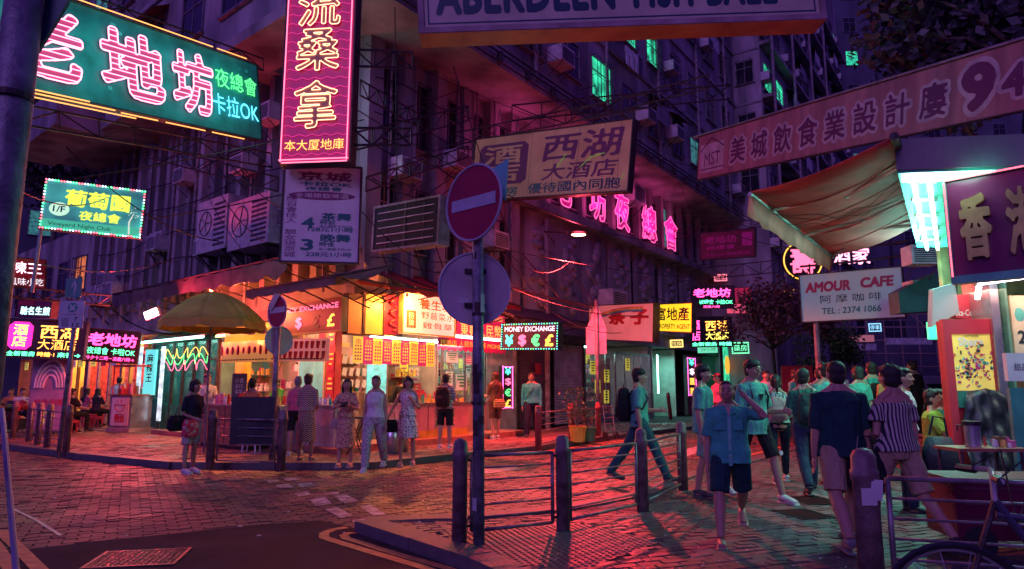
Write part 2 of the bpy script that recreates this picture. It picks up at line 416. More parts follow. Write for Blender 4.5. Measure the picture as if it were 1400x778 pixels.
def pave(name, parent_name, poly, holes, bw, bd, ang, ymax, m, ztop, zbot, proud, gap=.008, ymin=0, base=True, off=0, skip=None, mbase=None):
    par = MB().slab(poly, zbot, ztop).obj(parent_name, mbase or m_mortar, kind='structure') if base else None
    ca, sa = cos(ang), sin(ang); cells = []
    R = int(60/bw)
    for j in range(-int(45/bd), int(45/bd)):
        for i in range(-R, R):
            u = (i+(.5 if j % 2 else 0))*bw; v = j*bd
            x = u*ca-v*sa; y = u*sa+v*ca
            if y > ymax or y < ymin or not visible(x, y): continue
            if not inside((x, y), poly): continue
            if any(inside((x, y), h) for h in holes): continue
            if skip and skip(x, y): continue
            cells.append((x*x+y*y, x, y))
    cells.sort()
    b = MB(); hw, hd = bw/2-gap/2, bd/2-gap/2
    meshes = []
    for k in range(6):
        q = MB(); h = proud*(.6+.12*k); r = .006
        q.add([(-hw, -hd, 0), (hw, -hd, 0), (hw, hd, 0), (-hw, hd, 0), (-hw+r, -hd+r, h), (hw-r, -hd+r, h), (hw-r, hd-r, h), (-hw+r, hd-r, h)], [(4, 5, 6, 7), (0, 1, 5, 4), (1, 2, 6, 5), (2, 3, 7, 6), (3, 0, 4, 7)])
        me = bpy.data.meshes.new(name); me.from_pydata(q.v, [], q.f); me.materials.append(m); meshes.append(me)
    for k, (d, x, y) in enumerate(cells):
        if k < 300:
            o = bpy.data.objects.new(name, meshes[k % 6]); COL.objects.link(o); o.parent = par
            o.location = (x, y, ztop+.001); o.rotation_euler = (random.uniform(-.012, .012), random.uniform(-.012, .012), ang+random.uniform(-.015, .015))
        else:
            z = ztop+.001; h = proud*random.uniform(.6, 1.25); r = .006; tx = random.uniform(-.004, .004); ty = random.uniform(-.004, .004); q = []
            for (a, c, e) in ((-hw, -hd, 0), (hw, -hd, 0), (hw, hd, 0), (-hw, hd, 0), (-hw+r, -hd+r, h), (hw-r, -hd+r, h), (hw-r, hd-r, h), (-hw+r, hd-r, h)):
                q.append((x+a*ca-c*sa, y+a*sa+c*ca, z+(e+(tx*(1 if a > 0 else -1)+ty*(1 if c > 0 else -1) if e else 0))))
            b.add(q, [(4, 5, 6, 7), (0, 1, 5, 4), (1, 2, 6, 5), (2, 3, 7, 6), (3, 0, 4, 7)])
    o = b.obj(name+'_field', m, par, kind='stuff', fixn=False)
    return par
ang_s = radians(29)
setts = [p for p in road_poly]
pave('sett', 'road', road_poly, [near_poly, far_poly], .225, .115, ang_s, 26, m_sett, -.010, -.06, .013)
m_tact = mat('tactile_slab', (.075, .065, .07), .5, var=.3, scale=5, bump=.3, bscale=30)
tact = [g2(600, 727, PZ), g2(800, 716, PZ), g2(900, 742, PZ), g2(800, 778, PZ), g2(670, 770, PZ)]
pave('paving_brick', 'pavement', near_poly, [tact], .215, .108, radians(20), 19, m_pave, PZ-.006, -.1, .010)
pave('paving_tile', 'pavement', far_poly, [], .20, .10, radians(35.5), 27, m_pave2, PZ-.006, -.1, .008)
# tactile studs by the dropped kerb
b = MB(); b.slab(tact, PZ-.006, PZ+.004); tp = b.obj('tactile_paving', m_tact, kind='structure')
b = MB(); c0 = Vector((tact[0][0], tact[0][1], 0)); 
for i in range(90):
    for j in range(70):
        x = -1.2+i*.062; y = 5.0+j*.062
        u = x*cos(.35)-(y-6)*sin(.35); v = x*sin(.35)+(y-6)*cos(.35)+6
        if inside((u, v), tact): b.tube([(u, v, PZ+.003), (u, v, PZ+.011)], [.02, .014], 6)
b.obj('tactile_stud', m_tact, tp, kind='stuff')
# kerb stones
def kerb(pts, z0=-.05, z1=PZ+.024, w=.26, L=.9):
    root = None
    for i in range(len(pts)-1):
        a = Vector((*pts[i][:2], 0)); c = Vector((*pts[i+1][:2], 0)); n = max(1, round((c-a).length/L)); d = (c-a)/n; an = atan2(d.y, d.x)
        for k in range(n):
            p = a+d*(k+.5); q = MB().box((0, 0, (z0+z1)/2), (d.length-.012, w, z1-z0))
            o = q.obj('kerb_stone', m_kerb, root, kind='structure' if root is None else None); 
            if root is None: root = o
            Mk = MX((p.x, p.y, random.uniform(-.003, .003)), an)
            if o is root: o.matrix_world = Mk; M0 = Mk.inverted()
            else: o.matrix_local = M0 @ Mk
    return root
_k = near_poly[1:12]
kerb([near_poly[i] for i in (1, 2, 3, 4, 5)]); kerb(near_poly[5:11]); kerb([near_poly[10], near_poly[11], near_poly[12], near_poly[13]])
kerb([far_poly[i] for i in (1, 2, 3, 4, 5, 6, 7, 8, 9, 10, 11)])
# asphalt patch laid over the setts, bottom left
asp = [(-6.2, 1.5), (-9, 3.4), (-6.5, 5.3), g2(0, 756), g2(350, 719), g2(440, 713), g2(500, 727.5), g2(575, 752.5), g2(655, 779.5), g2(705, 802), (1.6, 1.5)]
asphalt = MB().slab(asp, -.011, .012).obj('asphalt', m_asph, kind='structure')
def ribbon(pts, w, z, m, name, parent=None):
    b = MB(); n = len(pts); vs = []
    for i, p in enumerate(pts):
        p = Vector((*p[:2], 0)); d = Vector((*pts[min(i+1, n-1)][:2], 0))-Vector((*pts[max(i-1, 0)][:2], 0)); d.normalize(); s = Vector((-d.y, d.x, 0))*w/2
        vs += [(p.x+s.x, p.y+s.y, z), (p.x-s.x, p.y-s.y, z)]
    b.add(vs, [(2*i, 2*i+1, 2*i+3, 2*i+2) for i in range(n-1)])
    o = b.obj(name, m, parent, fixn=False)
    if o.data.polygons[0].normal.z < 0: o.data.flip_normals()
    if parent is None: o['kind'] = 'structure'
    return o
ribbon([g2(*p) for p in ((474, 723), (455, 726), (443, 731), (443, 737), (458, 742), (517, 760), (575, 777), (660, 806))], .10, .017, m_yellow, 'yellow_line', asphalt)
ribbon([g2(*p) for p in ((488, 731), (476, 731), (470, 734), (473, 738), (487, 742), (543, 760), (607, 778), (690, 806))], .09, .017, m_yellow, 'yellow_line', asphalt)
ribbon([g2(*p) for p in ((-40, 700), (0, 757), (18, 785))], .11, .017, m_yellow, 'yellow_line', asphalt)
ribbon([g2(*p) for p in ((0, 727), (22, 748), (58, 785))], .11, .017, m_yellow, 'yellow_line', asphalt)
# double yellow along the far kerb of the right-hand street
for oo in (4.0, 4.25): ribbon([Rg(t, oo) for t in range(2, 40, 3)], .1, .008, m_yellow, 'yellow_line')
for oo in (8.1, 8.4): ribbon([Rg(t, oo) for t in range(4, 40, 3)], .1, .008, m_yellow, 'yellow_line')
# worn white crossing studs and marks
rd = bpy.data.objects['road']
for q in (((424, 684), (444, 680), (454, 689), (432, 693)), ((456, 679), (474, 677), (491, 686), (472, 689)), ((445, 697), (461, 694), (483, 706), (466, 709)),
          ((491, 693), (507, 691), (528, 704), (511, 706)), ((480, 713), (500, 709), (521, 724), (505, 727)), ((530, 710), (550, 706), (575, 721), (556, 724)),
          ((403, 675), (420, 672), (425, 677), (409, 680)), ((443, 675), (462, 673), (464, 676), (446, 678)), ((406, 662), (425, 660), (432, 665), (412, 667)),
          ((376, 664), (394, 662), (403, 667), (383, 668)), ((385, 654), (402, 653), (411, 656), (392, 658)), ((364, 658), (378, 656), (384, 659), (368, 661)),
          ((655, 640), (700, 636), (712, 642), (664, 648)), ((925, 618), (965, 607), (978, 612), (940, 624))):
    pts = [g2(*p) for p in q]
    o = MB().add([(p[0], p[1], .0085) for p in pts], [(0, 1, 2, 3)]).obj('white_marking', m_white, rd, fixn=False); 
    if o.data.polygons[0].normal.z < 0: o.data.flip_normals()
m_teal_line = mat('green_line_paint', (.05, .25, .2), .3, var=.5, scale=20)
ribbon([g2(17, 696), g2(50, 712), g2(83, 733)], .035, .009, mat('worn_line_paint', (.25, .42, .36), .35, var=.5, scale=16), 'painted_line', rd)
# manholes and gratings
def cover(px0, px1, py0, py1, z, nm, label):
    a = G(px0, (py0+py1)/2, z); c = G(px1, (py0+py1)/2, z); f = G((px0+px1)/2, py1, z); g_ = G((px0+px1)/2, py0, z)
    w = c[0]-a[0]; d = g_[1]-f[1]; cx, cy = (a[0]+c[0])/2, (f[1]+g_[1])/2
    t = thing(nm, label, 'drain cover', (cx, cy, z), radians(12))
    fr = MB()
    for s in (-1, 1): fr.box((s*w*.48, 0, .004), (w*.04, d, .012)).box((0, s*d*.47, .004), (w, d*.05, .0125))
    fr.obj('frame', m_iron, t)
    MB().box((0, 0, 0), (w*.93, d*.9, .006)).obj('plate', m_iron, t)
    bb = MB()
    if nm == 'manhole_cover':
        for i in range(14):
            for j in range(12): bb.box((-w*.43+w*.86*i/13, -d*.42+d*.84*j/11, .005), (w*.045, d*.03, .008), rz=.6 if (i+j) % 2 else -.6)
    else:
        for i in range(12): bb.box((-w*.42+w*.84*i/11, 0, .006), (w*.025, d*.86, .008))
    bb.obj('tread', m_iron, t, kind='stuff')
cover(132, 246, 752, 776, .013, 'manhole_cover', 'square manhole cover with raised tread in the dark asphalt at bottom left')
cover(1084, 1140, 679, 690, PZ+.005, 'drain_grating', 'farther of the two iron gratings in the pavement behind the walking crowd')
cover(1074, 1126, 697, 710, PZ+.005, 'drain_grating', 'nearer of the two iron gratings in the pavement at the feet of the crowd')
# litter
m_lit = mat('litter_paper', (.7, .66, .6), .8, var=.2)
b = MB()
for k in range(70):
    px, py = random.uniform(60, 900), random.uniform(600, 735)
    x, y, _ = G(px, py); z = .012 if not (inside((x, y), far_poly) or inside((x, y), near_poly)) else PZ+.009
    s = random.uniform(.015, .04); b.box((x, y, z+.004), (s, s*.6, .006), rz=random.random()*3)
for k in range(90):
    x, y, _ = G(random.uniform(700, 1200), random.uniform(690, 778), PZ); s = random.uniform(.008, .02); b.box((x, y, PZ+.010), (s, s*.6, .005), rz=random.random()*3)
b.obj('litter', m_lit, kind='stuff')
# ================================================================ BUILDINGS
m_conc = mat('stained_concrete', (.13, .115, .13), .85, var=.0, col2=(.44, .39, .40), scale=.9, bump=.5, bscale=9, stretch=(1, 1, .3), detail=8)
m_conc2 = mat('painted_plaster', (.15, .13, .15), .85, var=.0, col2=(.46, .40, .43), scale=1.1, bump=.4, bscale=12, stretch=(1, 1, .25), detail=8)
m_dark = mat('dark_void', (.015, .013, .02), .8, var=.3)
m_glass = mat('dark_glass', (.02, .02, .03), .12, var=.3, scale=2)
m_frame = mat('window_frame', (.22, .2, .22), .5, .3, var=.3)
m_steel = mat('rusty_steel', (.06, .045, .05), .6, .5, var=.5, scale=12, bump=.3)
m_pipe = mat('drain_pipe', (.25, .2, .22), .6, var=.4, scale=5)
m_ac = mat('appliance_enamel', (.52, .48, .5), .45, var=.25, scale=5, bump=.1)
m_acd = mat('appliance_grille', (.05, .05, .06), .5, var=.2)
m_green_w = emat('green_lit_window', (.04, .75, .38), .75, noise_=.95, scale=2.2)
m_dim_w = emat('dim_lit_window', (.1, .5, .45), .25, noise_=.6, scale=4)
m_tin = mat('corrugated_tin', (.13, .09, .10), .55, .4, var=.5, scale=3, bump=.3)
m_canvas = mat('dark_canvas', (.10, .06, .07), .8, var=.4, scale=3, bump=.6, bscale=8)
m_red_canvas = translucent(mat('maroon_canvas', (.34, .04, .05), .8, var=.3, scale=2, bump=.6, bscale=6), .35)
def window(par, x, z, w, h, y, pane=None, bars=0, ac=False):
    """window recess on a wall whose face is at y; -y is outside"""
    f = MB(); t = .06
    f.bx(x-w/2-t, x+w/2+t, y-.05, y+.02, z+h/2, z+h/2+t).bx(x-w/2-t-.06, x+w/2+t+.06, y-.12, y+.02, z-h/2-t, z-h/2)
    f.bx(x-w/2-t, x-w/2, y-.05, y+.02, z-h/2, z+h/2).bx(x+w/2, x+w/2+t, y-.05, y+.02, z-h/2, z+h/2)
    f.bx(x-.02, x+.02, y-.03, y-.006, z-h/2, z+h/2).bx(x-w/2, x+w/2, y-.032, y-.008, z+h*.18, z+h*.18+.04)
    o = f.obj('window', m_frame, par)
    MB().bx(x-w/2, x+w/2, y-.012, y-.004, z-h/2, z+h/2).obj('pane', pane or m_glass, o)
    if bars:
        g = MB()
        for i in range(bars): xx = x-w/2+w*(i+.5)/bars; g.cyl((xx, y-.2, z-h/2), (xx, y-.2, z+h/2), .012, n=4)
        for zz in (z-h/2, z, z+h/2): g.cyl((x-w/2, y-.2, zz), (x+w/2, y-.2, zz), .014, n=4).cyl((x-w/2, y, zz), (x-w/2, y-.2, zz), .014, n=4).cyl((x+w/2, y, zz), (x+w/2, y-.2, zz), .014, n=4)
        g.obj('window_grille', m_steel, o)
    return o
AC_N = [0]
def make_ac(w=.75, h=.5, d=.5, kind='window'):
    t = thing('air_conditioner', 'air conditioner', 'air conditioner', group='window air conditioners on the old facades')
    MB().bx(-w/2, w/2, -d, 0, 0, h).obj('casing', m_ac, t)
    g = MB()
    for i in range(7): g.bx(-w*.42, w*.42, -d-.012, -d-.002, h*.1+h*.8*i/7, h*.1+h*.8*i/7+h*.06)
    g.obj('grille', m_acd, t)
    g = MB().cyl((-w*.4, -.0, -.35), (-w*.4, -d, 0), .015, n=4).cyl((w*.4, 0, -.35), (w*.4, -d, 0), .015, n=4)
    g.obj('bracket', m_steel, t); return t
ac0 = make_ac()
ac_used = [0]
def put_ac(M, x, y, z, label, s=1.):
    a = ac0 if not ac_used[0] else copy_tree(ac0); ac_used[0] = 1
    a.matrix_world = M @ Matrix.Translation((x, y, z)) @ Matrix.Scale(s, 4); a['label'] = label
    return a
FR = MX(CORNER, ANG_R); FL = MX(CORNER, ANG_L)
ORD = ['first', 'second', 'third', 'fourth', 'fifth', 'sixth', 'seventh', 'eighth', 'ninth', 'tenth']+['%dth' % i for i in range(11, 30)]
AC_LABEL_UP = 'air conditioner on the corner building, %s storey above the overhang, %s from the corner'
AC_LABEL_T = 'air conditioner on the tall pale block, %s row up, %s away'
bld = thing('corner_building', 'old stained concrete corner building with overhanging upper storeys and shops at street level', 'building', M=Matrix.Translation(CORNER))
def FRl(n): 
    e = bpy.data.objects.new(n, None); COL.objects.link(e); e.parent = bld; return e
bR = MX((0, 0, 0), ANG_R); bL = MX((0, 0, 0), ANG_L)
class WB(MB):
    """builder in a wall frame, result parented to the building"""
    def __init__(s, M): super().__init__(); s.M = M
    def obj(s, *a, **k):
        o = super().obj(*a, **k); 
        return o
def rot_part(o, M): o.matrix_local = M; return o
TE = 25.5                      # end of the corner building along the right street
OV = 1.8
# --- core walls
o = MB().bx(0, TE, 0, .3, 3.6, 10.45).obj('wall', m_conc, bld); rot_part(o, bR)
o = MB().bx(-17.5, 0.0, 0, .3, 3.6, 10.448).obj('wall', m_conc, bld); rot_part(o, bL)
# --- upper block: polygon in plan, overhanging both streets
def plan(t, o, D, N): return (D*t+N*o).to_2d()
oc = Vector((0, 0))
# corner of the overhang = intersection of both offset lines
A = NR*OV; B_ = NL*OV; den = DR.x*DL.y-DR.y*DL.x
tt = ((B_.x-A.x)*DL.y-(B_.y-A.y)*DL.x)/den
OC = (A+DR*tt); tRc = tt; tLc = (OC-NL*OV).dot(DL)
up = [OC.to_2d(), plan(TE, OV, DR, NR), plan(TE, -6, DR, NR), plan(17.5, -6, DL, NL), plan(17.5, OV, DL, NL)]
MB().slab(up, 10.7, 30).obj('upper_wall', m_conc2, bld)
sl = [(OC*1.0+(NR+NL)*.0).to_2d(), plan(TE, OV+.12, DR, NR), plan(TE, -3, DR, NR), plan(17.5, -3, DL, NL), plan(17.5, OV+.12, DL, NL)]
sl[0] = (OC+(OC.normalized())*.16).to_2d()
MB().slab(sl, 10.4, 10.703).obj('soffit_slab', m_conc, bld)
for dz, nm in ((10.9, 'ledge'),):
    pass
# ledges / string courses at each storey
for zf in (13.8, 16.9, 20.0, 23.1):
    o = MB().bx(tRc, TE, -OV-.09, -OV+.05, zf, zf+.16).obj('string_course', m_conc, bld); rot_part(o, bR)
    o = MB().bx(-17.5, -tLc, -OV-.09, -OV+.05, zf, zf+.161).obj('string_course', m_conc, bld); rot_part(o, bL)
# --- windows of the upper storeys, right-hand street
e_r = None
lit = [(815, 112), (860, 50), (900, 85)]
def px_of(v): 
    x, y, z = v; cz = (z-HC)*CT - y*ST; cy = y*CT+(z-HC)*ST
    return 700+933*x/cy, 389-933*((z-HC)*CT-y*ST)/cy
def facade_windows(par, Mloc, Mw, x0, x1, y, zs, step, w, h, litpx, aclabel, pac=.45, seed=1, z_h=None):
    rnd = random.Random(seed); x = x0+step*.5
    cells = []
    while x < x1-w*.5:
        for z in zs:
            p = Mw @ Vector((x, y, z)); q = px_of(p)
            if -60 < q[0] < 1460 and -80 < q[1] < 778: cells.append((x, z, q))
        x += step
    use = {}
    for L_ in litpx:
        if cells:
            c = min(cells, key=lambda c: hypot(c[2][0]-L_[0], c[2][1]-L_[1])); use[(c[0], c[1])] = 1
    for (x, z, q) in cells:
        r = rnd.random()
        pane = m_green_w if (x, z) in use else (m_dim_w if r < .07 else m_glass)
        o = window(par, x, z, w*rnd.choice((1, 1, .75, 1.15)), h*rnd.choice((1, 1, .85)), y, pane, bars=0 if r < .7 else 6); rot_part(o, Mloc)
        if rnd.random() < pac: put_ac(Mw, x+rnd.choice((-1, 1))*w*.7, y-.02, z-h*.55+rnd.uniform(0, .5), aclabel % (ORD[zs.index(z)], ORD[min(23, int((x-x0)/step))] + ' bay'), rnd.uniform(.8, 1.1))
        if rnd.random() < .22:                    # drying rack or awning hood
            q = MB()
            for k_ in range(4): q.cyl((x-w*.6, y-.15-.16*k_, z-h*.62), (x+w*.6, y-.15-.16*k_, z-h*.62), .012, n=4)
            for s_ in (-.55, .55): q.cyl((x+w*s_, y, z-h*.62), (x+w*s_, y-.65, z-h*.62), .014, n=4)
            rot_part(q.obj('drying_rack', m_steel, par), Mloc)
        elif rnd.random() < .3:
            q = MB().add([(x-w*.65, y, z+h*.72), (x+w*.65, y, z+h*.72), (x+w*.7, y-.5, z+h*.5), (x-w*.7, y-.5, z+h*.5)], [(0, 1, 2, 3)]); rot_part(q.obj('window_hood', m_tin, par), Mloc)
            if rnd.random() < .6:
                q = MB()
                for k_ in range(3): q.bx(x-w*.5+k_*w*.35, x-w*.5+k_*w*.35+w*.28, y-.42, y-.40, z-h*.1, z+h*.42)
                rot_part(q.obj('hung_cloth', MATS['appliance_enamel'] if rnd.random() < .5 else m_frame, par, kind='stuff'), Mloc)
zs_up = [12.35, 15.45, 18.6, 21.7]
facade_windows(bld, bR, FR, tRc+1, TE, -OV, zs_up, 2.35, 1.25, 1.5, lit, AC_LABEL_UP, .4, 3)
facade_windows(bld, bL, FL, -17.5, -tLc-.5, -OV, zs_up[:3], 2.6, 1.3, 1.5, [], 'air conditioner on the overhanging left face, %s storey, %s from its far end', .25, 5)
# drain pipes on the upper face
for t in (tRc+2.1, 5.2, 9.9, 14.6, 19.3, 23.6):
    q = MB().cyl((t, -OV-.12, 10.7), (t, -OV-.12, 28), .07, n=8)
    for z in (11.5, 14, 17, 20): q.cyl((t, -OV-.12, z), (t, -OV-.12, z+.12), .1, n=8)
    rot_part(q.obj('drain_pipe', m_pipe, bld, smooth=False), bR)
# ledge rail with cables along the overhang edge
q = MB()
for z, oo in ((10.45, OV+.22), (10.75, OV+.2), (10.95, OV+.16)): q.cyl((tRc, -oo, z), (TE, -oo, z), .03, n=5)
for k in range(18): q.box((tRc+1+k*1.4, -OV-.2, 10.6), (.08, .14, .35))
rot_part(q.obj('cable_run', m_steel, bld), bR)
# --- lower walls on the right street: windows between pilasters (second storey)
q = MB(); qd = []
for k in range(15):
    x = 7.2+k*1.25
    if x > TE-.5: break
    o = MB().bx(x-.14, x+.14, -.28, .001, 7.7, 10.4).obj('pilaster', m_conc2, bld); rot_part(o, bR)
for k in range(15):
    x = 7.2+.62+k*1.25
    if x > TE-.8: break
    o = window(bld, x, 9.05, .8, 1.9, -.002, m_dim_w if k in (9,) else m_glass); rot_part(o, bR)
# near the corner: tall narrow piers over both storeys
for x in (.25, 1.5, 2.75, 4.0, 5.3, 6.4):
    o = MB().bx(x-.24, x+.24, -.3, .001, 3.9, 10.4).obj('pilaster', m_conc2, bld); rot_part(o, bR)
for x in (.87, 2.12, 3.37, 4.65, 5.85):
    for z, h in ((8.9, 1.9), (5.9, 1.7)):
        o = window(bld, x, z, .62, h, -.002, m_glass, bars=4 if x in (2.12,) else 0); rot_part(o, bR)
# ledge carrying the neon characters
o = MB().bx(6.1, TE, -.62, .002, 7.38, 7.68).obj('ledge', m_conc, bld); rot_part(o, bR)
# first-floor piers with carved reliefs
m_relief = mat('weathered_relief', (.30, .26, .29), .8, var=.3, scale=3, bump=.6, bscale=10)
rr = random.Random(11)
for k, px in enumerate((727, 765, 802, 838, 872, 905, 932)):
    x = tR(px*1.0+10, .1); 
    o = MB().bx(x-.95, x+.95, -.18, .003, 3.9, 7.38).obj('pier', m_conc2, bld); rot_part(o, bR)
    q = MB()                                   # a carved figure: clumped stone forms, unlike from pier to pier
    for i in range(16):
        zz = 4.3+2.8*i/16+rr.uniform(-.1, .1); xx = x+.35*sin(i*.9+k)+rr.uniform(-.15, .15)
        q.sph((xx, -.2, zz), (rr.uniform(.14, .34), .12, rr.uniform(.12, .26)), 8, 6)
    for i in range(3): q.box((x+rr.uniform(-.4, .4), -.22, rr.uniform(4.6, 6.9)), (rr.uniform(.5, .9), .12, .16), ry=rr.uniform(-.6, .6))
    rot_part(q.obj('relief', m_relief, o, smooth=True), Matrix.Identity(4))
    if k < 6:
        xn = (x+tR((765, 802, 838, 872, 905, 932)[k]+10, .1))/2
        o = window(bld, xn, 5.9, .8, 1.9, -.003, m_glass); rot_part(o, bR)
# --- lower walls on the left street: fluted pilasters
for k in range(21):
    x = -.5-k*.82
    if abs(k-3) < 1: pass
    o = MB().bx(x-.13, x+.13, -.3, .001, 4.2, 10.4).obj('pilaster', m_conc2, bld); rot_part(o, bL)
    if k % 2 == 0 and k < 20:
        o = window(bld, x-.41, 6.6 if k % 4 else 8.6, .5, 1.3, -.002, m_glass); rot_part(o, bL)
rc = random.Random(77)
for k in range(9):
    x = -.9-k*1.75+rc.uniform(-.2, .2); q = MB().cyl((x, -.36, 3.8), (x, -.36, 10.4), rc.uniform(.03, .06), n=7); rot_part(q.obj('wall_pipe', m_pipe, bld), bL)
for k in range(7):
    x = .7+k*.9; q = MB().cyl((x, -.36, 3.9), (x, -.36, 10.4), rc.uniform(.025, .05), n=6); rot_part(q.obj('wall_pipe', m_pipe, bld), bR)
for k in range(6):
    z = 4.6+k*.95; q = MB(); q.tube([(-16+i*1.7, -.40-.02*(i % 2), z+.12*sin(i*1.7+k)) for i in range(10)], .02, 5); rot_part(q.obj('conduit', m_steel, bld), bL)
    q = MB(); q.tube([(.1+i*.8, -.40-.02*(i % 2), z+.1*sin(i*1.9+k)) for i in range(8)], .018, 5); rot_part(q.obj('conduit', m_steel, bld), bR)
for k, (x, z) in enumerate(((-2.2, 5.6), (-4.7, 7.6), (-6.6, 5.4), (-8.4, 8.0), (-10.1, 6.0), (-12.6, 7.2), (-14.3, 5.2), (-3.4, 8.8), (1.1, 6.8), (3.2, 7.6), (5.0, 5.6))):
    put_ac(FL if x < 0 else FR, x, -.3, z, 'air conditioner on the fluted left wall, the %s counted from the corner' % ORD[sorted([2.2, 4.7, 6.6, 8.4, 10.1, 12.6, 14.3, 3.4]).index(-x)] if x < 0 else 'air conditioner among the narrow piers right of the corner, %s of three' % ORD[(1.1, 3.2, 5.0).index(x)], 1.0)
# projecting balcony at the far end of the left face
q = MB().bx(-17.4, -12.2, -OV-1.5, -OV, 10.2, 11.6); rot_part(q.obj('balcony', m_conc2, bld), bL)
# ground-floor slab and back wall of the shops
o = MB().bx(3.1, TE, 2.6, 3.0, 0, 3.3).obj('shop_back_wall', mat('shop_wall_tiles', (.45, .42, .4), .5, var=.2), bld); rot_part(o, bR)
o = MB().bx(-17.5, -2.7, 2.6, 3.0, 0, 3.3).obj('shop_back_wall', MATS['shop_wall_tiles'], bld); rot_part(o, bL)
o = MB().slab([(0, 0), plan(TE, 0, DR, NR), plan(TE, -6, DR, NR), plan(17.5, -6, DL, NL), plan(17.5, 0, DL, NL)], 3.3, 3.604).obj('shop_ceiling', m_conc, bld)
# --- next block down the right street, taller, its flank facing us
T0 = TE+.02
o2 = 3.3
nb = thing('apartment_block', 'tall pale apartment block with a windowed flank, beyond the corner building', 'building', M=Matrix.Translation(CORNER))
o = MB().bx(T0, T0+26, -o2, 8, 0, 46).obj('wall', m_conc2, nb); rot_part(o, bR)
bN = MX(DR*(T0)+NR*o2, ANG_R-pi/2); FN = Matrix.Translation(CORNER) @ bN
for z in (12.6, 15.7, 18.8, 21.9, 25):
    o = window(nb, -1.0 if False else 0, 0, 0.9, 1.3, 0, m_glass, bars=5)
    o.matrix_local = MX(DR*T0+NR*(o2-.85)+Vector((0, 0, z)), ANG_R-pi/2)
    o = MB().bx(-.9, .9, -.05, 0, 1.2, 1.3).obj('string_course', m_conc, nb); o.matrix_local = MX(DR*(T0-.001)+NR*(o2-.9)+Vector((0, 0, z)), ANG_R-pi/2)
for z in (11, 14.1, 17.2, 20.3, 23.4, 26.5, 29.6):
    o = MB().bx(T0, T0+26, -o2-.55, -o2+.05, z-.1, z+.1).obj('balcony_slab', m_conc, nb); rot_part(o, bR)
facade_windows(nb, bR, FR, T0, T0+26, -o2, [9.5, 12.4, 15.5, 18.6, 21.7, 24.8, 27.9, 31], 2.6, 1.5, 1.6, [(1055, 95), (1062, 120)], AC_LABEL_T, .55, 9)
for t in (T0+.25, T0+5.3, T0+10.5, T0+15.8):
    rot_part(MB().cyl((t, -o2-.62, 4), (t, -o2-.62, 44), .08, n=8).obj('drain_pipe', m_pipe, nb), bR)
# --- street end: a pale block, dark towers and a scaffolded front
def block(name, label, pxa, pxb, Y, ztop, m, z0=0, depth=12, wins=None, lit_=(), rz=0., wd=1.6, pane_p=.05, seed=2, cat='building'):
    xa, xb = XY(pxa, Y), XY(pxb, Y); w = xb-xa
    t = thing(name, label, cat, ((xa+xb)/2, Y, 0), rz)
    MB().bx(-w/2, w/2, 0, depth, z0, ztop).obj('wall', m, t)
    if wins:
        step, zs, ww, hh = wins; r = random.Random(seed); n = int(w/step)
        cells = [(-w/2+step*(i+.5)+(w-n*step)/2, z) for i in range(n) for z in zs]
        best = set()
        for L_ in lit_:
            best.add(min(cells, key=lambda c: (lambda q: hypot(q[0]-L_[0], q[1]-L_[1]))(px_of(t.matrix_basis @ Vector((c[0], 0, c[1]))))))
        for c in cells:
            f = window(t, c[0], c[1], ww, hh, 0, m_green_w if c in best else (m_dim_w if r.random() < pane_p else m_glass))
    return t
m_navy = mat('dark_navy_render', (.10, .095, .14), .85, var=.3, scale=.5, bump=.3, bscale=4, detail=6)  # dark blue-grey wall colour, mottled at random
block('apartment_block', 'pale block with one green lit window closing the far end of the street', 1112, 1176, 62, 35.5, m_conc2, z0=8, wins=(2.3, [13, 17, 21, 25, 29, 33], 1.5, 1.7), lit_=[(1147, 60)], seed=4)
block('tower_block', 'dark tower rising behind the pale block at the end of the street', 1168, 1232, 72, 60, m_navy, wins=(3.2, [10+4*i for i in range(11)], 1.3, 1.7), lit_=[(1165, 8), (1176, 80)], seed=6, pane_p=.03)
block('tower_block', 'second dark tower right of the first, behind the long red banner sign', 1236, 1480, 80, 70, m_navy, wins=(4, [10+4.5*i for i in range(10)], 1.5, 1.9), seed=8, pane_p=.02)
block('low_building', 'low dark building with pink and white awnings at the street end behind the crowd', 1080, 1320, 56, 11.2, m_navy, wins=(3.4, [6.0, 9.2], 2.0, 1.8), seed=10, pane_p=.1)
# --- buildings at the far left
block('apartment_block', 'dark block filling the left background beyond the side street', -260, 60, 44, 30, m_navy, wins=(3.4, [6+3.4*i for i in range(7)], 1.4, 1.7), seed=12, rz=radians(30), pane_p=.04)
lb = thing('side_street_building', 'lower grimy building continuing the left side street behind the eating places', 'building', M=Matrix.Translation(CORNER))
o = MB().bx(-36, -17.52, -.1, 6, 3.6, 8.2).obj('wall', m_conc, lb); rot_part(o, bL)
o = MB().bx(-36, -17.52, 2.6, 3, 0, 3.6).obj('back_wall', m_conc2, lb); rot_part(o, bL)
for k in range(8):
    o = window(lb, -18.6-k*2.1, 6.2, 1.2, 1.4, -.1, emat('amber_lit_window', (1, .25, .08), .5, noise_=.7, scale=3) if k == 0 else m_glass, bars=5 if k == 0 else 0); rot_part(o, bL)
# --- building on the right, behind the restaurant front
rb = thing('right_building', 'dark building side above the restaurant on the right', 'building', (0, 0, 0), 0)
V = lambda t, o: R3(t, o, 0)
poly = [V(6, 14.5).to_2d(), V(40, 14.5).to_2d(), V(40, 26).to_2d(), V(6, 26).to_2d()]
MB().slab(poly, 5.2, 14).obj('wall', m_navy, rb); MB().slab([V(.8, 13.5).to_2d(), V(40, 13.5).to_2d(), V(40, 26).to_2d(), V(.8, 26).to_2d()], 0, 5.2).obj('lower_wall', m_navy, rb)
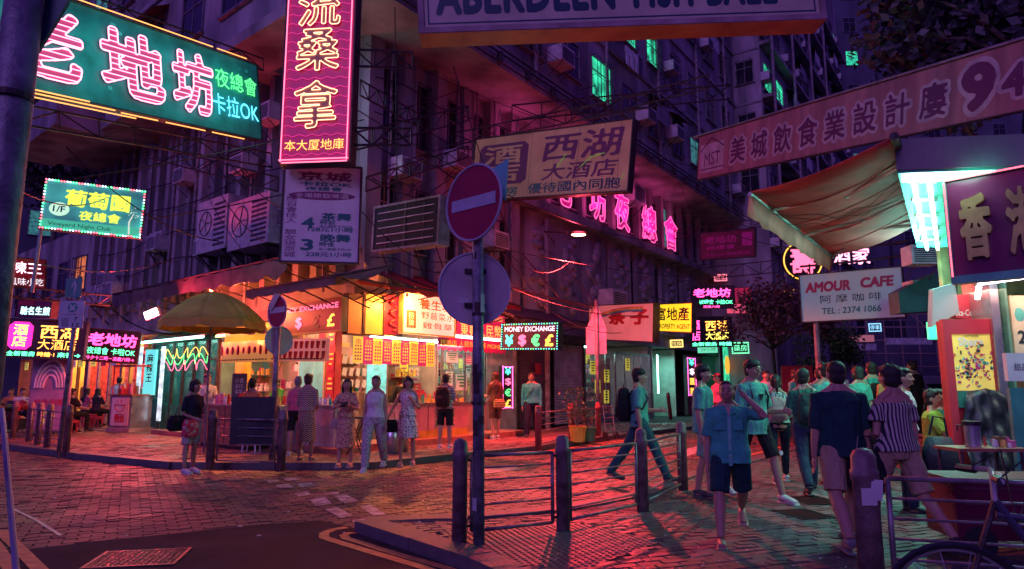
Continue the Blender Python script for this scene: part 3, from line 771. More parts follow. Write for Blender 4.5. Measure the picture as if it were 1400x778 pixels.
# ---------------------------------------------------------------- foliage
def leaf_mat(name, c, c2): return mat(name, c, .6, var=0, col2=c2, scale=1.3, island=.45)
def tree(name, label, base, h, crown_c, crown_r, n, m, leaf=.16, trunk_r=.14, cat='tree', clumps=14, seed=1, m_bark=None, group=None):
    r = random.Random(seed); t = thing(name, label, cat, base, 0, group)
    mb = m_bark or mat('bark', (.12, .09, .08), .9, var=.4, scale=6, bump=.6)
    c = Vector(crown_c)-Vector(base); b = MB(); tip = Vector((c.x*.6, c.y*.6, max(.3, c.z-crown_r[2]*.4)))
    b.tube([(0, 0, 0), (tip.x*.3+.05*h*.2, tip.y*.3, tip.z*.45), tip], [trunk_r, trunk_r*.75, trunk_r*.5], 8)
    cl = []
    for i in range(clumps):
        while True:
            v = Vector((r.uniform(-1, 1), r.uniform(-1, 1), r.uniform(-1, 1)))
            if .25 < v.length < 1: break
        p = c+Vector((v.x*crown_r[0], v.y*crown_r[1], v.z*crown_r[2])); cl.append((p, r.uniform(.28, .5)))
        mid = tip.lerp(p, .5)+Vector((0, 0, -.1*crown_r[2])); b.tube([tip*.85, mid, p], [trunk_r*.4, trunk_r*.22, .01], 5)
    b.obj('trunk', mb, t, smooth=True)
    q = MB(); s = min(crown_r)
    for i in range(n):
        p, rad = cl[r.randrange(clumps)]; v = Vector((r.gauss(0, 1), r.gauss(0, 1), r.gauss(0, .8))).normalized()*(r.random()**.5)*rad*s*1.5
        a = p+v; d = Vector((r.uniform(-1, 1), r.uniform(-1, 1), r.uniform(-1, .3))).normalized(); e = d.cross(Vector((r.uniform(-1, 1), r.uniform(-1, 1), r.uniform(-1, 1)))).normalized()
        L = leaf*r.uniform(.6, 1.3); q.add([a-d*L*.5, a+e*L*.3, a+d*L*.5, a-e*L*.3], [(0, 1, 2, 3)])
    q.obj('crown', m, t, fixn=False)
    return t
m_leafp = leaf_mat('dusky_leaves', (.05, .055, .07), (.13, .11, .12)); m_leafg = leaf_mat('green_leaves', (.05, .12, .05), (.12, .2, .08)); m_leafr = leaf_mat('dark_leaves', (.08, .06, .05), (.20, .12, .10))
tree('roadside_tree', 'leafy tree above the long red banner sign at top right', (12.2, 12.5, 0), 9, P(1345, 20, 15), (3.6, 2.5, 1.9), 9000, m_leafp, .30, .22, seed=3, clumps=22)
tree('street_tree', 'dark leafy street tree hiding the coloured signs down the right street', G(1062, 566, PZ), 5, P(1052, 432, 26), (2.0, 1.6, 1.15), 5200, m_leafr, .17, .12, seed=5, clumps=24)
tree('street_tree', 'small green tree under the pale cafe sign at the far end', (XY(1135, 34), 34, PZ), 4, P(1135, 478, 34), (1.5, 1.2, 1.25), 4200, m_leafg, .17, .08, seed=6, clumps=14)
tree('street_tree', 'shadowy tree behind the green night club sign at upper left', (XY(60, 34), 34, 0), 12, P(70, 190, 34), (3.6, 2.4, 3.0), 6000, m_leafp, .35, .2, seed=8, clumps=18)
# ================================================================ SHOPS AND STALLS
e_tube_w = emat('tube_white', (.75, 1, .95), 9); e_tube_t = emat('tube_teal', (.35, 1, .85), 9)
e_red = emat('lamp_red', (1, .12, .12), 10); e_orange = emat('lamp_orange', (1, .45, .12), 12)
m_wall_w = mat('shop_white_wall', (.42, .38, .33), .6, var=.15); m_wall_g = mat('shop_green_glass', (.04, .16, .12), .25, var=.3, scale=2)
m_counter = mat('counter_laminate', (.5, .36, .28), .5, var=.2, scale=2); m_steelb = mat('brushed_steel', (.5, .5, .52), .3, .8, var=.2, scale=4)
m_wood = mat('reddish_wood', (.30, .13, .07), .5, var=.3, scale=4, stretch=(1, 1, 6)); m_red = mat('red_paint', (.5, .03, .04), .45, var=.2)
m_yel = mat('yellow_paint', (.6, .4, .05), .45, var=.25); m_mag = mat('magenta_print', (.55, .03, .25), .6, var=.15)
m_yelprint = emat('yellow_card_glow', (1, .85, .1), .35, base=(.85, .75, .1)); m_blackp = mat('black_print', (.02, .02, .02), .6, var=0)  # yellow print given a glow of its own, light put into the cards
m_shut = mat('grey_shutter', (.52, .48, .50), .45, .4, var=.3, scale=2); m_shut_d = mat('dark_shutter', (.16, .13, .15), .45, .4, var=.3, scale=2)
m_wp = mat('white_plastic', (.75, .74, .72), .4, var=.1); m_black = mat('black_plastic', (.02, .02, .025), .35, var=.2)
m_redp = mat('red_plastic', (.55, .04, .07), .35, var=.1)
GOODS = [mat('goods_'+n, c, .5, var=.3, scale=15) for n, c in (('red', (.6, .05, .05)), ('yellow', (.8, .55, .1)), ('teal', (.05, .4, .35)), ('white', (.75, .72, .68)), ('brown', (.25, .12, .06)), ('pink', (.7, .2, .35)))]
def tube_lamp(par, a, b_, m=None, r=.022, energy=0, col=(1, 1, 1), label=None):
    q = MB().cyl(a, b_, r, n=6); o = q.obj('light_tube', m or e_tube_w, par)
    q = MB(); q.tube([Vector(a)+Vector((0, .03, .05)), Vector(b_)+Vector((0, .03, .05))], .035, 4); q.obj('tube_holder', m_wp, par)
    if energy:
        mid = (Vector(a)+Vector(b_))/2-Vector((0, 0, .06))
        l = lamp('AREA', mid, energy, col, size=max(.3, (Vector(a)-Vector(b_)).length), size_y=.15, parent=par)
    return o
def goods(par, x0, x1, y0, y1, z, n, seed, h=.2, name='goods', s=.09):
    r = random.Random(seed); n = int(n*1.7); qs = [MB() for _ in GOODS]
    for i in range(n):
        q = r.choice(qs); x = r.uniform(x0, x1); y = r.uniform(y0, y1); w = r.uniform(.5, 1.2)*s; hh = r.uniform(.4, 1)*h
        if r.random() < .5: q.box((x, y, z+hh/2), (w, w, hh), rz=r.random())
        else: q.cyl((x, y, z), (x, y, z+hh), w/2, w/2*r.uniform(.5, 1), 8)
    for q, m in zip(qs, GOODS):
        if q.v: q.obj(name, m, par, kind='stuff')
def shelves(par, x0, x1, y, zs, d=.3, seed=1, m=None, n=14):
    for k, z in enumerate(zs):
        MB().bx(x0, x1, y-d, y, z-.02, z).obj('shelf', m or m_wall_w, par)
        goods(par, x0+.05, x1-.05, y-d*.8, y-.06, z, n, seed*10+k)
def poster(par, x, z, w, h, y, m, m2=None, n=3, seed=1, name='poster'):
    o = MB().bx(x-w/2, x+w/2, y-.012, y, z-h/2, z+h/2).obj(name, m, par)
    if m2:
        r = random.Random(seed); q = MB()
        for i in range(n): 
            zz = z+h*.38-h*.8*i/max(1, n); ww = w*r.uniform(.4, .8); q.bx(x-ww/2, x+ww/2, y-.016, y-.013, zz-h*.05, zz+h*.04)
        q.obj('print', m2, o)
    return o
def shop(M, x0, x1, name, label, wall, depth=2.5, z1=3.25, floor=m_pave2, z0=PZ, sides='LR', back=None):
    t = thing(name, label, 'shop', M=M)
    ba_, bb_ = back or (x0, x1); MB().bx(ba_, bb_, depth-.06, depth, z0, z1).obj('back_wall', wall, t)
    if 'L' in sides: MB().bx(x0-.05, x0+.02, .05, depth-.062, z0, z1).obj('side_wall', wall, t)
    if 'R' in sides: MB().bx(x1-.02, x1+.05, .05, depth-.062, z0, z1).obj('side_wall', wall, t)
    return t
# ---------------- right-hand street, bays named by what they show
# (1) corner snack and phone-accessory shop, px 480..600
xa, xb = tR(482, 0), tR(597, 0)
s1 = shop(FR, xa+.1, xb, 'corner_shop', 'bright corner shop with hanging price cards and phone cases on the wall, behind the women', m_wall_w, 2.2, sides='R', back=(1.72, 3.1))
tube_lamp(s1, (xa-.1, -.75, 2.62), (xa+1.5, -.75, 2.62), e_tube_w, .03, 42, (1, .42, .16)); tube_lamp(s1, (xa+1.6, -.75, 2.62), (xb+.2, -.75, 2.62), e_tube_w, .03, 42, (1, .42, .15))
lamp('AREA', (1.6, 1.0, 3.1), 26, (1, .62, .36), 1.6, parent=s1, name='ceiling_lamp')
shelves(s1, xa+.25, xa+1.3, 1.2, (1.35, 1.75, 2.1), seed=3, m=m_counter); MB().bx(xa+.2, xa+1.35, 1.2, 1.26, PZ, 2.5).obj('display_panel', m_counter, s1)
q = MB()
for i in range(5):
    for j in range(3): q.box((xa+.32+i*.22, .86, 1.55+j*.3), (.13, .03, .2), ry=.15)
q.obj('phone_case', m_wp, s1)
MB().bx(xa+1.45, xa+2.3, 1.1, 1.5, PZ, 2.3).obj('drinks_fridge', m_steelb, s1); MB().bx(xa+1.52, xa+2.22, 1.085, 1.098, .9, 2.2).obj('fridge_glass', emat('fridge_glow', (.2, .85, .8), .8, noise_=.5, scale=5), s1)
shelves(s1, xa+2.4, xb-.1, 2.1, (1.2, 1.5, 1.85, 2.2), seed=5)
# its sign boards above
m_or = emat('amber_lightbox', (1, .5, .04), .5, base=(.8, .5, .1), noise_=.35, scale=1.2)
m_or2 = mat('amber_panel', (.7, .42, .12), .5, var=.3, scale=1.5)
def fboard(M, x0, x1, y, z0, z1, name, label, m, frame=True, cat='sign', d=.12, mfr=None):
    t = thing(name, label, cat, M=M @ Matrix.Translation(((x0+x1)/2, y, z0)))
    w, h = x1-x0, z1-z0
    MB().bx(-w/2, w/2, 0, d, 0, h).obj('panel', m, t)
    if frame:
        q = MB(); e = .035; q.bx(-w/2-e, w/2+e, -.02, d+.01, -e, 0).bx(-w/2-e, w/2+e, -.02, d+.01, h, h+e).bx(-w/2-e, -w/2, -.02, d+.01, 0, h).bx(w/2, w/2+e, -.02, d+.01, 0, h)
        q.obj('frame', mfr or m_steel, t)
    return t, w, h
def band(px0, px1, y0, y1, o, fr='R'):
    D, N, f = (DR, NR, tR) if fr == 'R' else (DL, NL, tL)
    a, b_ = f(px0, o), f(px1, o); pm = CORNER+D*((a+b_)/2)+N*o; pxm = 700+943.6*pm.x/pm.y
    z1, z0 = zat(pm, y0, pxm), zat(pm, y1, pxm)
    return (a, b_, z0, z1) if fr == 'R' else (-a, -b_, z0, z1)
x0, x1, z0, z1 = band(475, 497, 404, 456, .75); t, w, h = fboard(FR, x0, x1, -.75, z0, z1, 'sign_board', 'blank dull amber panel at the building corner above the price cards', m_or2)
x0, x1, z0, z1 = band(497, 523, 403, 457, .75); t, w, h = fboard(FR, x0, x1, -.75, z0, z1, 'sign_board', 'blank glowing amber panel beside the red patterned strip on the corner', m_or)
x0, x1, z0, z1 = band(524, 548, 404, 457, .70); t, w, h = fboard(FR, x0, x1, -.70, z0, z1, 'sign_board', 'dark red strip with a twisting dragon pattern left of the white clinic sign', emat('dim_red_lightbox', (.9, .03, .08), .22, noise_=.5, scale=3))
q = MB(); q.tube([(.12*sin(i*.9)*w*2, -.03, .08+i*(h-.16)/22) for i in range(23)], .035, 6); q.obj('dragon_relief', m_red, t, smooth=True)
x0, x1, z0, z1 = band(551, 621, 405, 457, .95); t, w, h = fboard(FR, x0, x1, -.95, z0, z1, 'shop_sign', 'white lit sign reading 養生坊 in red-orange above the corner shop', emat('white_lightbox', (1, .72, .58), .55, base=(.8, .75, .7)), mfr=m_or2)
mo = mat('orange_print', (.8, .13, .03), .6, var=0); mg_ = mat('brown_print', (.3, .14, .06), .6, var=0)
T(t, '養生坊', w*.12, h*.77, w*.66, h*.27, mo, -.004, bold=.02); T(t, '野葛菜水', w*.16, h*.48, w*.66, h*.2, mg_, -.004, bold=.015); T(t, '雞骨草', w*.16, h*.22, w*.6, h*.18, mo, -.004, bold=.015)
MB().bx(-w*.44, -w*.27, -.006, -.001, h*.12, h*.56).obj('red_seal', mo, t); T(t, '招\n牌', -w*.355, h*.34, w*.11, h*.36, m_wp, -.009, bold=.02)
x0, x1, z0, z1 = band(624, 690, 428, 466, .6); t, w, h = fboard(FR, x0, x1, -.6, z0, z1, 'shop_sign', 'crimson shop sign with gold characters 東興人民幣 behind the traffic sign disc', emat('crimson_box', (.9, .03, .16), .35))
mgold = emat('gold_letter', (1, .75, .2), .6); T(t, '東興人民幣', 0, h*.36, w*.85, h*.5, mgold, -.006, bold=.02, name='gold_letters'); T(t, 'MONEY EXCHANGE', w*.1, h*.85, w*.7, h*.16, mgold, -.006)
# price cards
x0, x1, z0, z1 = band(483, 594, 464, 497, .8)
pc = thing('price_cards', 'row of yellow and magenta price cards hung across the corner shop', 'banner', M=FR)
n = 9
for i in range(n):
    a = x0+(x1-x0)*i/n; b_ = x0+(x1-x0)*(i+1)/n-.01; dz = -.05+.04*sin(i)
    mm = m_yelprint if i % 2 == 0 else emat('magenta_card_glow', (.8, .03, .25), .25, base=(.5, .03, .2))  # printed cards glow by themselves, no lamp inside
    o = MB().bx(a, b_, -.82, -.81, z0-dz*.6-.05, z1).obj('card', mm, pc)
    q = MB()
    for j in range(5):
        for k in range(3): q.bx(a+(b_-a)*(.18+.25*k), a+(b_-a)*(.32+.25*k), -.826, -.822, z0+(z1-z0)*(.08+.13*j), z0+(z1-z0)*(.15+.13*j))
    q.obj('print', m_mag if i % 2 == 0 else m_yelprint, o); T(o, ['茶', '涼茶', '小食', '甜品', '果汁'][i % 5], (a+b_)/2, z1-.12, (b_-a)*.7, .12, m_mag if i % 2 == 0 else m_yelprint, -.826)
# counter in front
def counter(M, x0, x1, y0, y1, z1, name, label, m, top=m_steelb, n=18, seed=1, cat='counter', h=.22):
    t = thing(name, label, cat, M=M @ Matrix.Translation(((x0+x1)/2, (y0+y1)/2, 0))); w, d = (x1-x0), abs(y1-y0)
    MB().bx(-w/2, w/2, -d/2, d/2, PZ+.08, z1-.04).obj('cabinet', m, t); MB().bx(-w/2+.04, w/2-.04, -d/2+.05, d/2, PZ, PZ+.08).obj('plinth', m_black, t)
    MB().bx(-w/2-.03, w/2+.03, -d/2-.04, d/2+.03, z1-.04, z1).obj('worktop', top, t)
    k = max(1, int(w/.7)); q = MB()
    for i in range(1, k): q.bx(-w/2+w*i/k-.008, -w/2+w*i/k+.008, -d/2-.006, -d/2, PZ+.1, z1-.06)
    if q.v: q.obj('panel_joint', m_black, t)
    goods(t, -w/2+.08, w/2-.08, -d/2+.05, d/2-.1, z1, n, seed, h, 'wares')
    return t, w, d
ct, w, d = counter(FR, tR(545, .9)+.05, tR(632, .9), -1.15, -.55, 1.08, 'shop_counter', 'pink counter with green characters and a yellow base below the striped-shirt backpacker', mat('pink_counter', (.55, .28, .25), .5, var=.2), seed=4)
mgp = mat('green_print', (.05, .3, .1), .6, var=0)
T(ct, '野葛\n菜水', w*.1, .70, .8, .5, mgp, -d/2-.008, bold=.02); MB().bx(-w*.3, w/2-.02, -d/2-.006, -d/2-.001, PZ+.1, .42).obj('yellow_panel', m_yel, ct)
q = MB(); r = random.Random(3)
for i in range(10): q.box((-w/2+.2+i*w/11, r.uniform(-.1, .1), 1.2+r.uniform(-.03, .1)), (.1, .06, .2), rz=r.random())
q.obj('flyer_stack', m_redp, ct, kind='stuff')
# wooden step
MB().bx(tR(440, 1.6)+1.0, tR(700, .9), -1.45, -.5, 0, PZ+.14).obj('step', mat('brick_step', (.32, .16, .1), .6, var=.3, scale=6), None, kind='structure').matrix_world = FR
# (2) money-changer window, px 600..665
xa, xb = tR(600, 0), tR(664, 0)
s2 = shop(FR, xa+.05, xb, 'money_changer', 'teal-lit shop window with printed rate sheets under a frilled magenta valance', m_wall_w, 1.2)
lamp('AREA', ((xa+xb)/2, .55, 3.1), 28, (.45, 1, .9), 1.4, parent=s2, name='ceiling_lamp')
MB().bx(xa+.1, xb-.05, -.1, .0, PZ, 1.0).obj('pink_front', mat('pink_counter', (.55, .28, .25)), s2); MB().bx(xa+.1, xb-.05, -.14, .1, 1.0, 1.04).obj('sill', m_steelb, s2)
q = MB(); 
for x in (xa+.12, xa+1.1, xb-.7, xb-.08): q.bx(x-.03, x+.03, -.06, 0, 1.04, 2.6)
q.bx(xa+.1, xb-.05, -.06, 0, 2.6, 2.68); q.obj('window_frame', m_steelb, s2)
MB().bx(xa+.15, xb-.1, -.03, -.02, 1.04, 2.6).obj('window_glass', mat('clear_glass', (.6, .9, .85), .05, var=0, alpha=.12), s2)
for i, (fx, fz, fw, fh) in enumerate(((.25, 2.3, .5, .3), (.6, 2.25, .4, .3), (.45, 1.6, .5, .45), (.75, 1.9, .3, .5), (.2, 1.7, .3, .4))):
    poster(s2, xa+(xb-xa)*fx, fz, fw, fh, -.035, m_wp, m_mag if i % 2 else mgp, 4, i, 'rate_sheet')
shelves(s2, xa+.2, xb-.2, 1.1, (1.2, 1.6, 2.0), seed=8)
x0, x1, z0, z1 = band(598, 690, 464, 482, .75)
va = thing('valance', 'magenta valance with yellow frill under the crimson sign', 'awning', M=FR)
pts = []; N_ = 26
for i in range(N_+1): pts.append((x0+(x1-x0)*i/N_, z0+(.06 if i % 2 else 0)))
MB().prism([(x0, z1)]+pts+[(x1, z1)], -.78, -.765).obj('fabric', m_mag, va)
T(va, '找換店 人民幣 港幣 MONEY', (x0+x1)/2, (z0+z1)/2+.03, (x1-x0)*.94, (z1-z0)*.45, m_yelprint, -.785)
tube_lamp(va, (x0, -.7, z1+.04), (x1, -.7, z1+.04), e_tube_w, .025, 14, (1, .5, .3))
# (3) doorway and vertical neon currency sign px 664..700
xa, xb = tR(665, 0), tR(703, 0)
MB().bx(xa, xa+1.6, -.02, .1, PZ, 3.3).obj('doorway_panel', mat('pale_door_panel', (.5, .55, .5), .5), s2)  # plain pale green-grey panel
x0 = tR(687, .55); 
def vneon(M, x, y, z0, w, h, chars, cols, label, back=m_red):
    t = thing('neon_sign', label, 'neon sign', M=M @ Matrix.Translation((x, y, z0)))
    MB().bx(-w/2, w/2, 0, .12, 0, h).obj('panel', m_black, t)
    q = MB(); e = .02
    for (a, b_) in (((-w/2+.03, 0), (-w/2+.03, h)), ((w/2-.03, 0), (w/2-.03, h)), ((-w/2, .03), (w/2, .03)), ((-w/2, h-.03), (w/2, h-.03))): q.cyl((a[0], -.02, a[1]), (b_[0], -.02, b_[1]), .012, n=5)
    q.obj('neon_border', emat('neon_pink', (1, .1, .45), 5), t)
    n = len(chars)
    for i, c in enumerate(chars): T(t, c, 0, h-h*(i+.5)/n, w*.55, h/n*.7, cols[i], -.03, 'neon_character', bold=.03)
    return t
n_teal = emat('neon_teal', (.1, 1, .7), 2); n_pink = emat('neon_pinkish', (1, .14, .28), 2.2); n_gold = emat('neon_gold', (1, .5, .08), 2); n_green = emat('neon_green', (.12, 1, .25), 1.8)
n_white = emat('neon_white', (1, .7, .9), 2.2); n_cyan = emat('neon_cyan', (.1, .8, 1), 4); n_mag = emat('neon_magenta', (1, .06, .55), 4)
n_red = emat('neon_red', (1, .1, .1), 4)
vz1, vz0 = zat(R3(x0, .55, 0), 500, 687), zat(R3(x0, .55, 0), 559, 687)
vneon(FR, x0+.25, -.55, vz0, .55, vz1-vz0, '¥$€£', [n_teal, n_pink, n_green, n_gold], 'upright neon sign with ¥ $ € £ stacked beside the roller shutter')
# (4) roller shutters px 700..735 (dark) and 752..792 (grey)
def shutter(M, x0, x1, z0, z1, m, label, y=-.02):
    t = thing('roller_shutter', label, 'shutter', M=M); n = int((z1-z0)/.085); q = MB()
    prof = []
    for i in range(n):
        z = z0+(z1-z0)*i/n; dz = (z1-z0)/n
        q.add([(x0, y, z), (x1, y, z), (x1, y-.022, z+dz*.5), (x0, y-.022, z+dz*.5), (x1, y, z+dz), (x0, y, z+dz)], [(0, 1, 2, 3), (3, 2, 4, 5)])
    q.obj('slats', m, t, kind='stuff', fixn=False)
    MB().bx(x0-.06, x0, y-.08, y+.05, z0, z1).obj('guide_rail', m_steel, t); MB().bx(x1, x1+.06, y-.08, y+.05, z0, z1).obj('guide_rail', m_steel, t)
    MB().bx(x0-.08, x1+.08, y-.25, y+.1, z1, z1+.3).obj('shutter_box', m_steel, t); MB().bx(x0, x1, y-.03, y+.01, z0-.05, z0+.04).obj('bottom_bar', m_steel, t)
    return t
a, b_ = tR(703, 0)+.15, tR(748, 0); sh = shutter(FR, a, b_, PZ+.06, 3.0, m_shut_d, 'dark roller shutter with a small red paper notice behind the man in a teal shirt')
MB().bx(a+1.0, a+1.35, -.06, -.045, 1.9, 2.25).obj('red_notice', m_redp, sh)
a, b_ = tR(754, 0), tR(794, 0); shutter(FR, a, b_, PZ+.06, 3.0, m_shut, 'pale grey roller shutter right of the drainpipe behind the bollard fence')
dp = MB().cyl((tR(748, .35), -.35, PZ), (tR(748, .35), -.35, 7.2), .09, n=10); tag(dp.obj('drain_pipe', m_pipe), 'pale drainpipe standing between the two roller shutters', 'pipe').matrix_world = FR
# (5) glass shop front with yellow notices px 796..888
xa, xb = tR(797, 0), tR(886, 0)
s3 = shop(FR, xa, xb, 'glazed_shop', 'glazed shop front with yellow notices and red door below the rainbow-striped sign', m_wall_w, 2.4)
tube_lamp(s3, (xa+.3, .3, 3.0), (xa+1.9, .3, 3.0), e_tube_t, .03, 20, (.5, 1, .85)); lamp('AREA', ((xa+xb)/2+1, 1.0, 3.1), 26, (.7, .75, .9), 2, parent=s3, name='ceiling_lamp')
q = MB()
for i in range(8): x = xa+.05+(xb-xa-.1)*i/7; q.bx(x-.03, x+.03, -.05, .0, PZ, 2.85)
q.bx(xa, xb, -.05, 0, 2.8, 2.88).bx(xa, xb, -.05, 0, PZ, PZ+.3); q.obj('glazing_bars', m_steelb, s3)
MB().bx(xa+.1, xb-.1, -.03, -.02, PZ+.3, 2.8).obj('window_glass', MATS['clear_glass'], s3)
MB().bx(xa+1.35, xa+2.3, .1, .16, PZ, 2.6).obj('red_door', m_red, s3)
for i, (f, z) in enumerate(((.11, 2.2), (.17, 1.5), (.3, 1.9), (.29, 1.1), (.62, 2.4))): poster(s3, xa+(xb-xa)*f, z, .4, .5, -.035, m_yelprint, m_blackp, 4, i, 'yellow_notice')
shelves(s3, xa+3.0, xb-.3, 2.2, (.9, 1.3, 1.7, 2.1), seed=12, n=22)
q = MB(); q.cyl((xb-3.6, .5, PZ), (xb-3.6, .5, 1.5), .22, .16, 10).sph((xb-3.6, .5, 1.7), .14); q.obj('mannequin', m_steelb, s3, smooth=True)
# (6) teal lit doorway px 890..925 and beyond
xa, xb = tR(892, 0), tR(922, 0)
s4 = shop(FR, xa, xb, 'doorway_shop', 'open doorway washed with teal light where a man stands with hand on head', m_wall_w, 2.0)
lamp('AREA', ((xa+xb)/2, .2, 3.0), 60, (.25, 1, .85), 1.0, parent=s4, name='ceiling_lamp'); tube_lamp(s4, (xa+.2, -.1, 1.2), (xa+.2, -.1, 2.9), e_tube_t, .04)
xa = tR(928, 0); t, w, h = fboard(FR, xa, xa+2.0, -.3, PZ+.1, 3.0, 'sign_board', 'upright maroon panel lettered with rows of small characters beside the teal doorway', mat('maroon_panel', (.25, .03, .12), .5))
for i in range(4): T(t, '歡\n迎\n光\n臨\n平\n安', -w*.36+i*w*.24, h*.62, w*.14, h*.6, m_mag if i % 2 else m_wp, -.01)
x0 = tR(943, .9); vz1, vz0 = zat(R3(x0, .9, 0), 489, 943), zat(R3(x0, .9, 0), 541, 943)
t = vneon(FR, x0, -.9, vz0, 1.05, vz1-vz0, '¥$匯款', [n_teal, n_white, n_gold, n_gold], 'upright lit sign reading ¥ $ 匯款 farther down the right street')
xa = tR(955, 0); shutter(FR, xa, xa+2.4, PZ, 3.1, m_shut_d, 'far roller shutter seen between the heads of the two young men')
t, w, h = fboard(FR, tR(986, .8), tR(997, .8), -.8, 1.2, 3.6, 'sign_board', 'tall green-lit panel with an orange blob pattern at the far end of the shops', emat('green_panel', (.05, .8, .4), .8, noise_=.6, scale=2))
MB().sph((0, -.02, h*.6), (w*.3, .04, h*.22)).obj('orange_blob', emat('orange_blob', (1, .5, .05), 1), t, smooth=True)
# far row of small lit shops on the same side
for k, (pa, c, e) in enumerate(((1000, (1, .3, .2), 30), (1018, (1, .55, .3), 40), (1036, (.3, 1, .8), 30), (1052, (1, .35, .25), 40))):
    x = tR(pa, -.5) if pa < 1010 else None
for k, (px, Y, c) in enumerate(((1012, 46, (1, .3, .25)), (1030, 48, (.25, 1, .8)), (1048, 50, (1, .45, .2)), (1100, 52, (1, .25, .3)), (1086, 50, (.3, .9, .7)))):
    x, y, _ = P(px, 530, Y); t = thing('shop', ['tiny red-lit shop glimpsed beyond the hidden tree', 'tiny green-lit shop glimpsed beyond the hidden tree', 'tiny amber shop glimpsed between walkers', 'tiny pink shop right of the cafe sign post', 'tiny teal shop left of the cafe sign post'][k], 'shop', (x, y, 0))
    MB().bx(-.8, .8, 0, .1, .6, 3.0).obj('lit_front', emat('far_glow_%d' % k, c, .7, noise_=.8, scale=3), t); MB().bx(-.9, .9, -.15, .1, 3.0, 3.4).obj('fascia', m_steel, t)
    MB().bx(-.8, .8, -.05, 0, .1, .6).obj('counter', m_steel, t)
def clutter(par, x0, x1, y, z0, z1, n, seed, M=None):
    r = random.Random(seed); cols = GOODS+[m_wp, m_black, m_mag, m_redp, m_yelprint]
    for i in range(n):
        w = r.uniform(.15, .5); h = r.uniform(.15, .45); x = r.uniform(x0+w/2, x1-w/2); z = r.uniform(z0+h/2, z1-h/2)
        o = MB().bx(x-w/2, x+w/2, y-.015-.004*i, y-.004*i, z-h/2, z+h/2).obj('wall_poster', r.choice(cols), par)
        if M: o.matrix_local = M
        q = MB()
        for k in range(3): q.bx(x-w*r.uniform(.2, .42), x+w*r.uniform(.2, .42), y-.019-.004*i, y-.016-.004*i, z-h*.3+k*h*.25, z-h*.3+k*h*.25+h*.08)
        q.obj('print', r.choice((m_blackp, m_mag, m_wp)), o, kind='stuff')
    for i in range(int((x1-x0)*1.6)):
        x = r.uniform(x0+.2, x1-.2); q = MB().cyl((x, y-.6, z1), (x, y-.6, z1-.35), .008, n=4).sph((x, y-.6, z1-.45), (.09, .09, .12), 8, 6); o = q.obj('hanging_bag', r.choice(GOODS), par); o.matrix_local = M or Matrix.Identity(4)
    for i in range(2 if M else 0):
        z = z0+.05+.5*i; o = MB().bx(x0+.1, x1-.1, y-.28, y-.1, z-.02, z).obj('shelf', m_steelb, par); o.matrix_local = M; q = MB()
        for k in range(int((x1-x0)*9)): xx = r.uniform(x0+.15, x1-.15); q.cyl((xx, y-.2, z), (xx, y-.2, z+r.uniform(.1, .26)), r.uniform(.02, .05), n=7)
        o = q.obj('bottles', r.choice(GOODS), par, kind='stuff'); o.matrix_local = M
clutter(s1, 1.8, 3.0, 2.12, 1.0, 3.1, 12, 3)
clutter(s1, -2.05, -.3, -.03, 1.2, 3.1, 16, 13, Matrix.Translation((tR(597, 0), 0, 0)) @ Matrix.Rotation(-pi/2, 4, 'Z'))
clutter(s2, -1.05, -.2, -.03, 1.2, 3.0, 7, 14, Matrix.Translation((tR(664, 0), 0, 0)) @ Matrix.Rotation(-pi/2, 4, 'Z'))
clutter(s2, tR(600, 0)+.15, tR(664, 0)-.1, 1.12, 1.1, 3.0, 16, 4)
clutter(s3, tR(797, 0)+.2, tR(886, 0)-.2, 2.3, .9, 3.0, 18, 5)
# ---------------- left-hand street
# (7) drinks stall, px 305..465
xa, xb = -tL(303, 0), -tL(468, 0)
s5 = shop(FL, xa, xb, 'drinks_stall', 'open-fronted drinks stall with clock, fan and glass fridge behind its fruit banner', m_wall_w, 1.8, sides='L', back=(-tL(303, 0), -2.12))
lamp('AREA', ((xa+xb)/2, .7, 3.15), 55, (1, .62, .3), 2.2, parent=s5, name='ceiling_lamp')
tube_lamp(s5, (xa+.3, -.3, 2.95), (xa+2.0, -.3, 2.95), e_orange, .03, 48, (1, .38, .13)); tube_lamp(s5, (xb-2.1, -.3, 2.95), (xb-.4, -.3, 2.95), e_orange, .03, 48, (1, .38, .13))
MB().bx(xa+.95, xa+1.4, 0, .25, PZ, 3.2).obj('yellow_column', m_yel, s5)
xc = -tL(343, 1.5*-1)
q = MB(); q.cyl((xc, 1.72, 2.25), (xc, 1.62, 2.25), .2, n=18); o = q.obj('wall_clock', m_steelb, s5); MB().cyl((xc, 1.615, 2.25), (xc, 1.61, 2.25), .165, n=18).obj('clock_face', m_wp, o); MB().box((xc, 1.6, 2.3), (.015, .01, .12)).box((xc+.04, 1.6, 2.25), (.09, .01, .015)).obj('hand', m_blackp, o)
q = MB(); q.cyl((xc+1.0, 1.5, 2.0), (xc+1.0, 1.42, 2.0), .28, n=18).cyl((xc+1.0, 1.5, 1.1), (xc+1.0, 1.5, 2.0), .03); q.obj('fan', mat('teal_enamel', (.05, .35, .3), .4), s5)
xf0, xf1 = -tL(421, -.8), -tL(462, -.8)
fr = MB().bx(xf0, xf1, .55, 1.2, PZ, 2.45).obj('glass_fridge', m_wp, s5)
for i in range(2):
    a = xf0+.06+(xf1-xf0-.09)*i/2; b_ = a+(xf1-xf0-.15)/2; d_ = MB().bx(a, b_, .535, .548, .55, 2.2).obj('fridge_door', emat('fridge_glow2', (.15, .55, .5), .45, noise_=.4, scale=3), fr)
goods(s5, xf0+.1, xf1-.1, .5, .53, .8, 14, 9, .25, 'bottles')
MB().bx(xf0, xf1, .5, 1.2, 2.45, 2.65).obj('fridge_header', m_or2, fr)
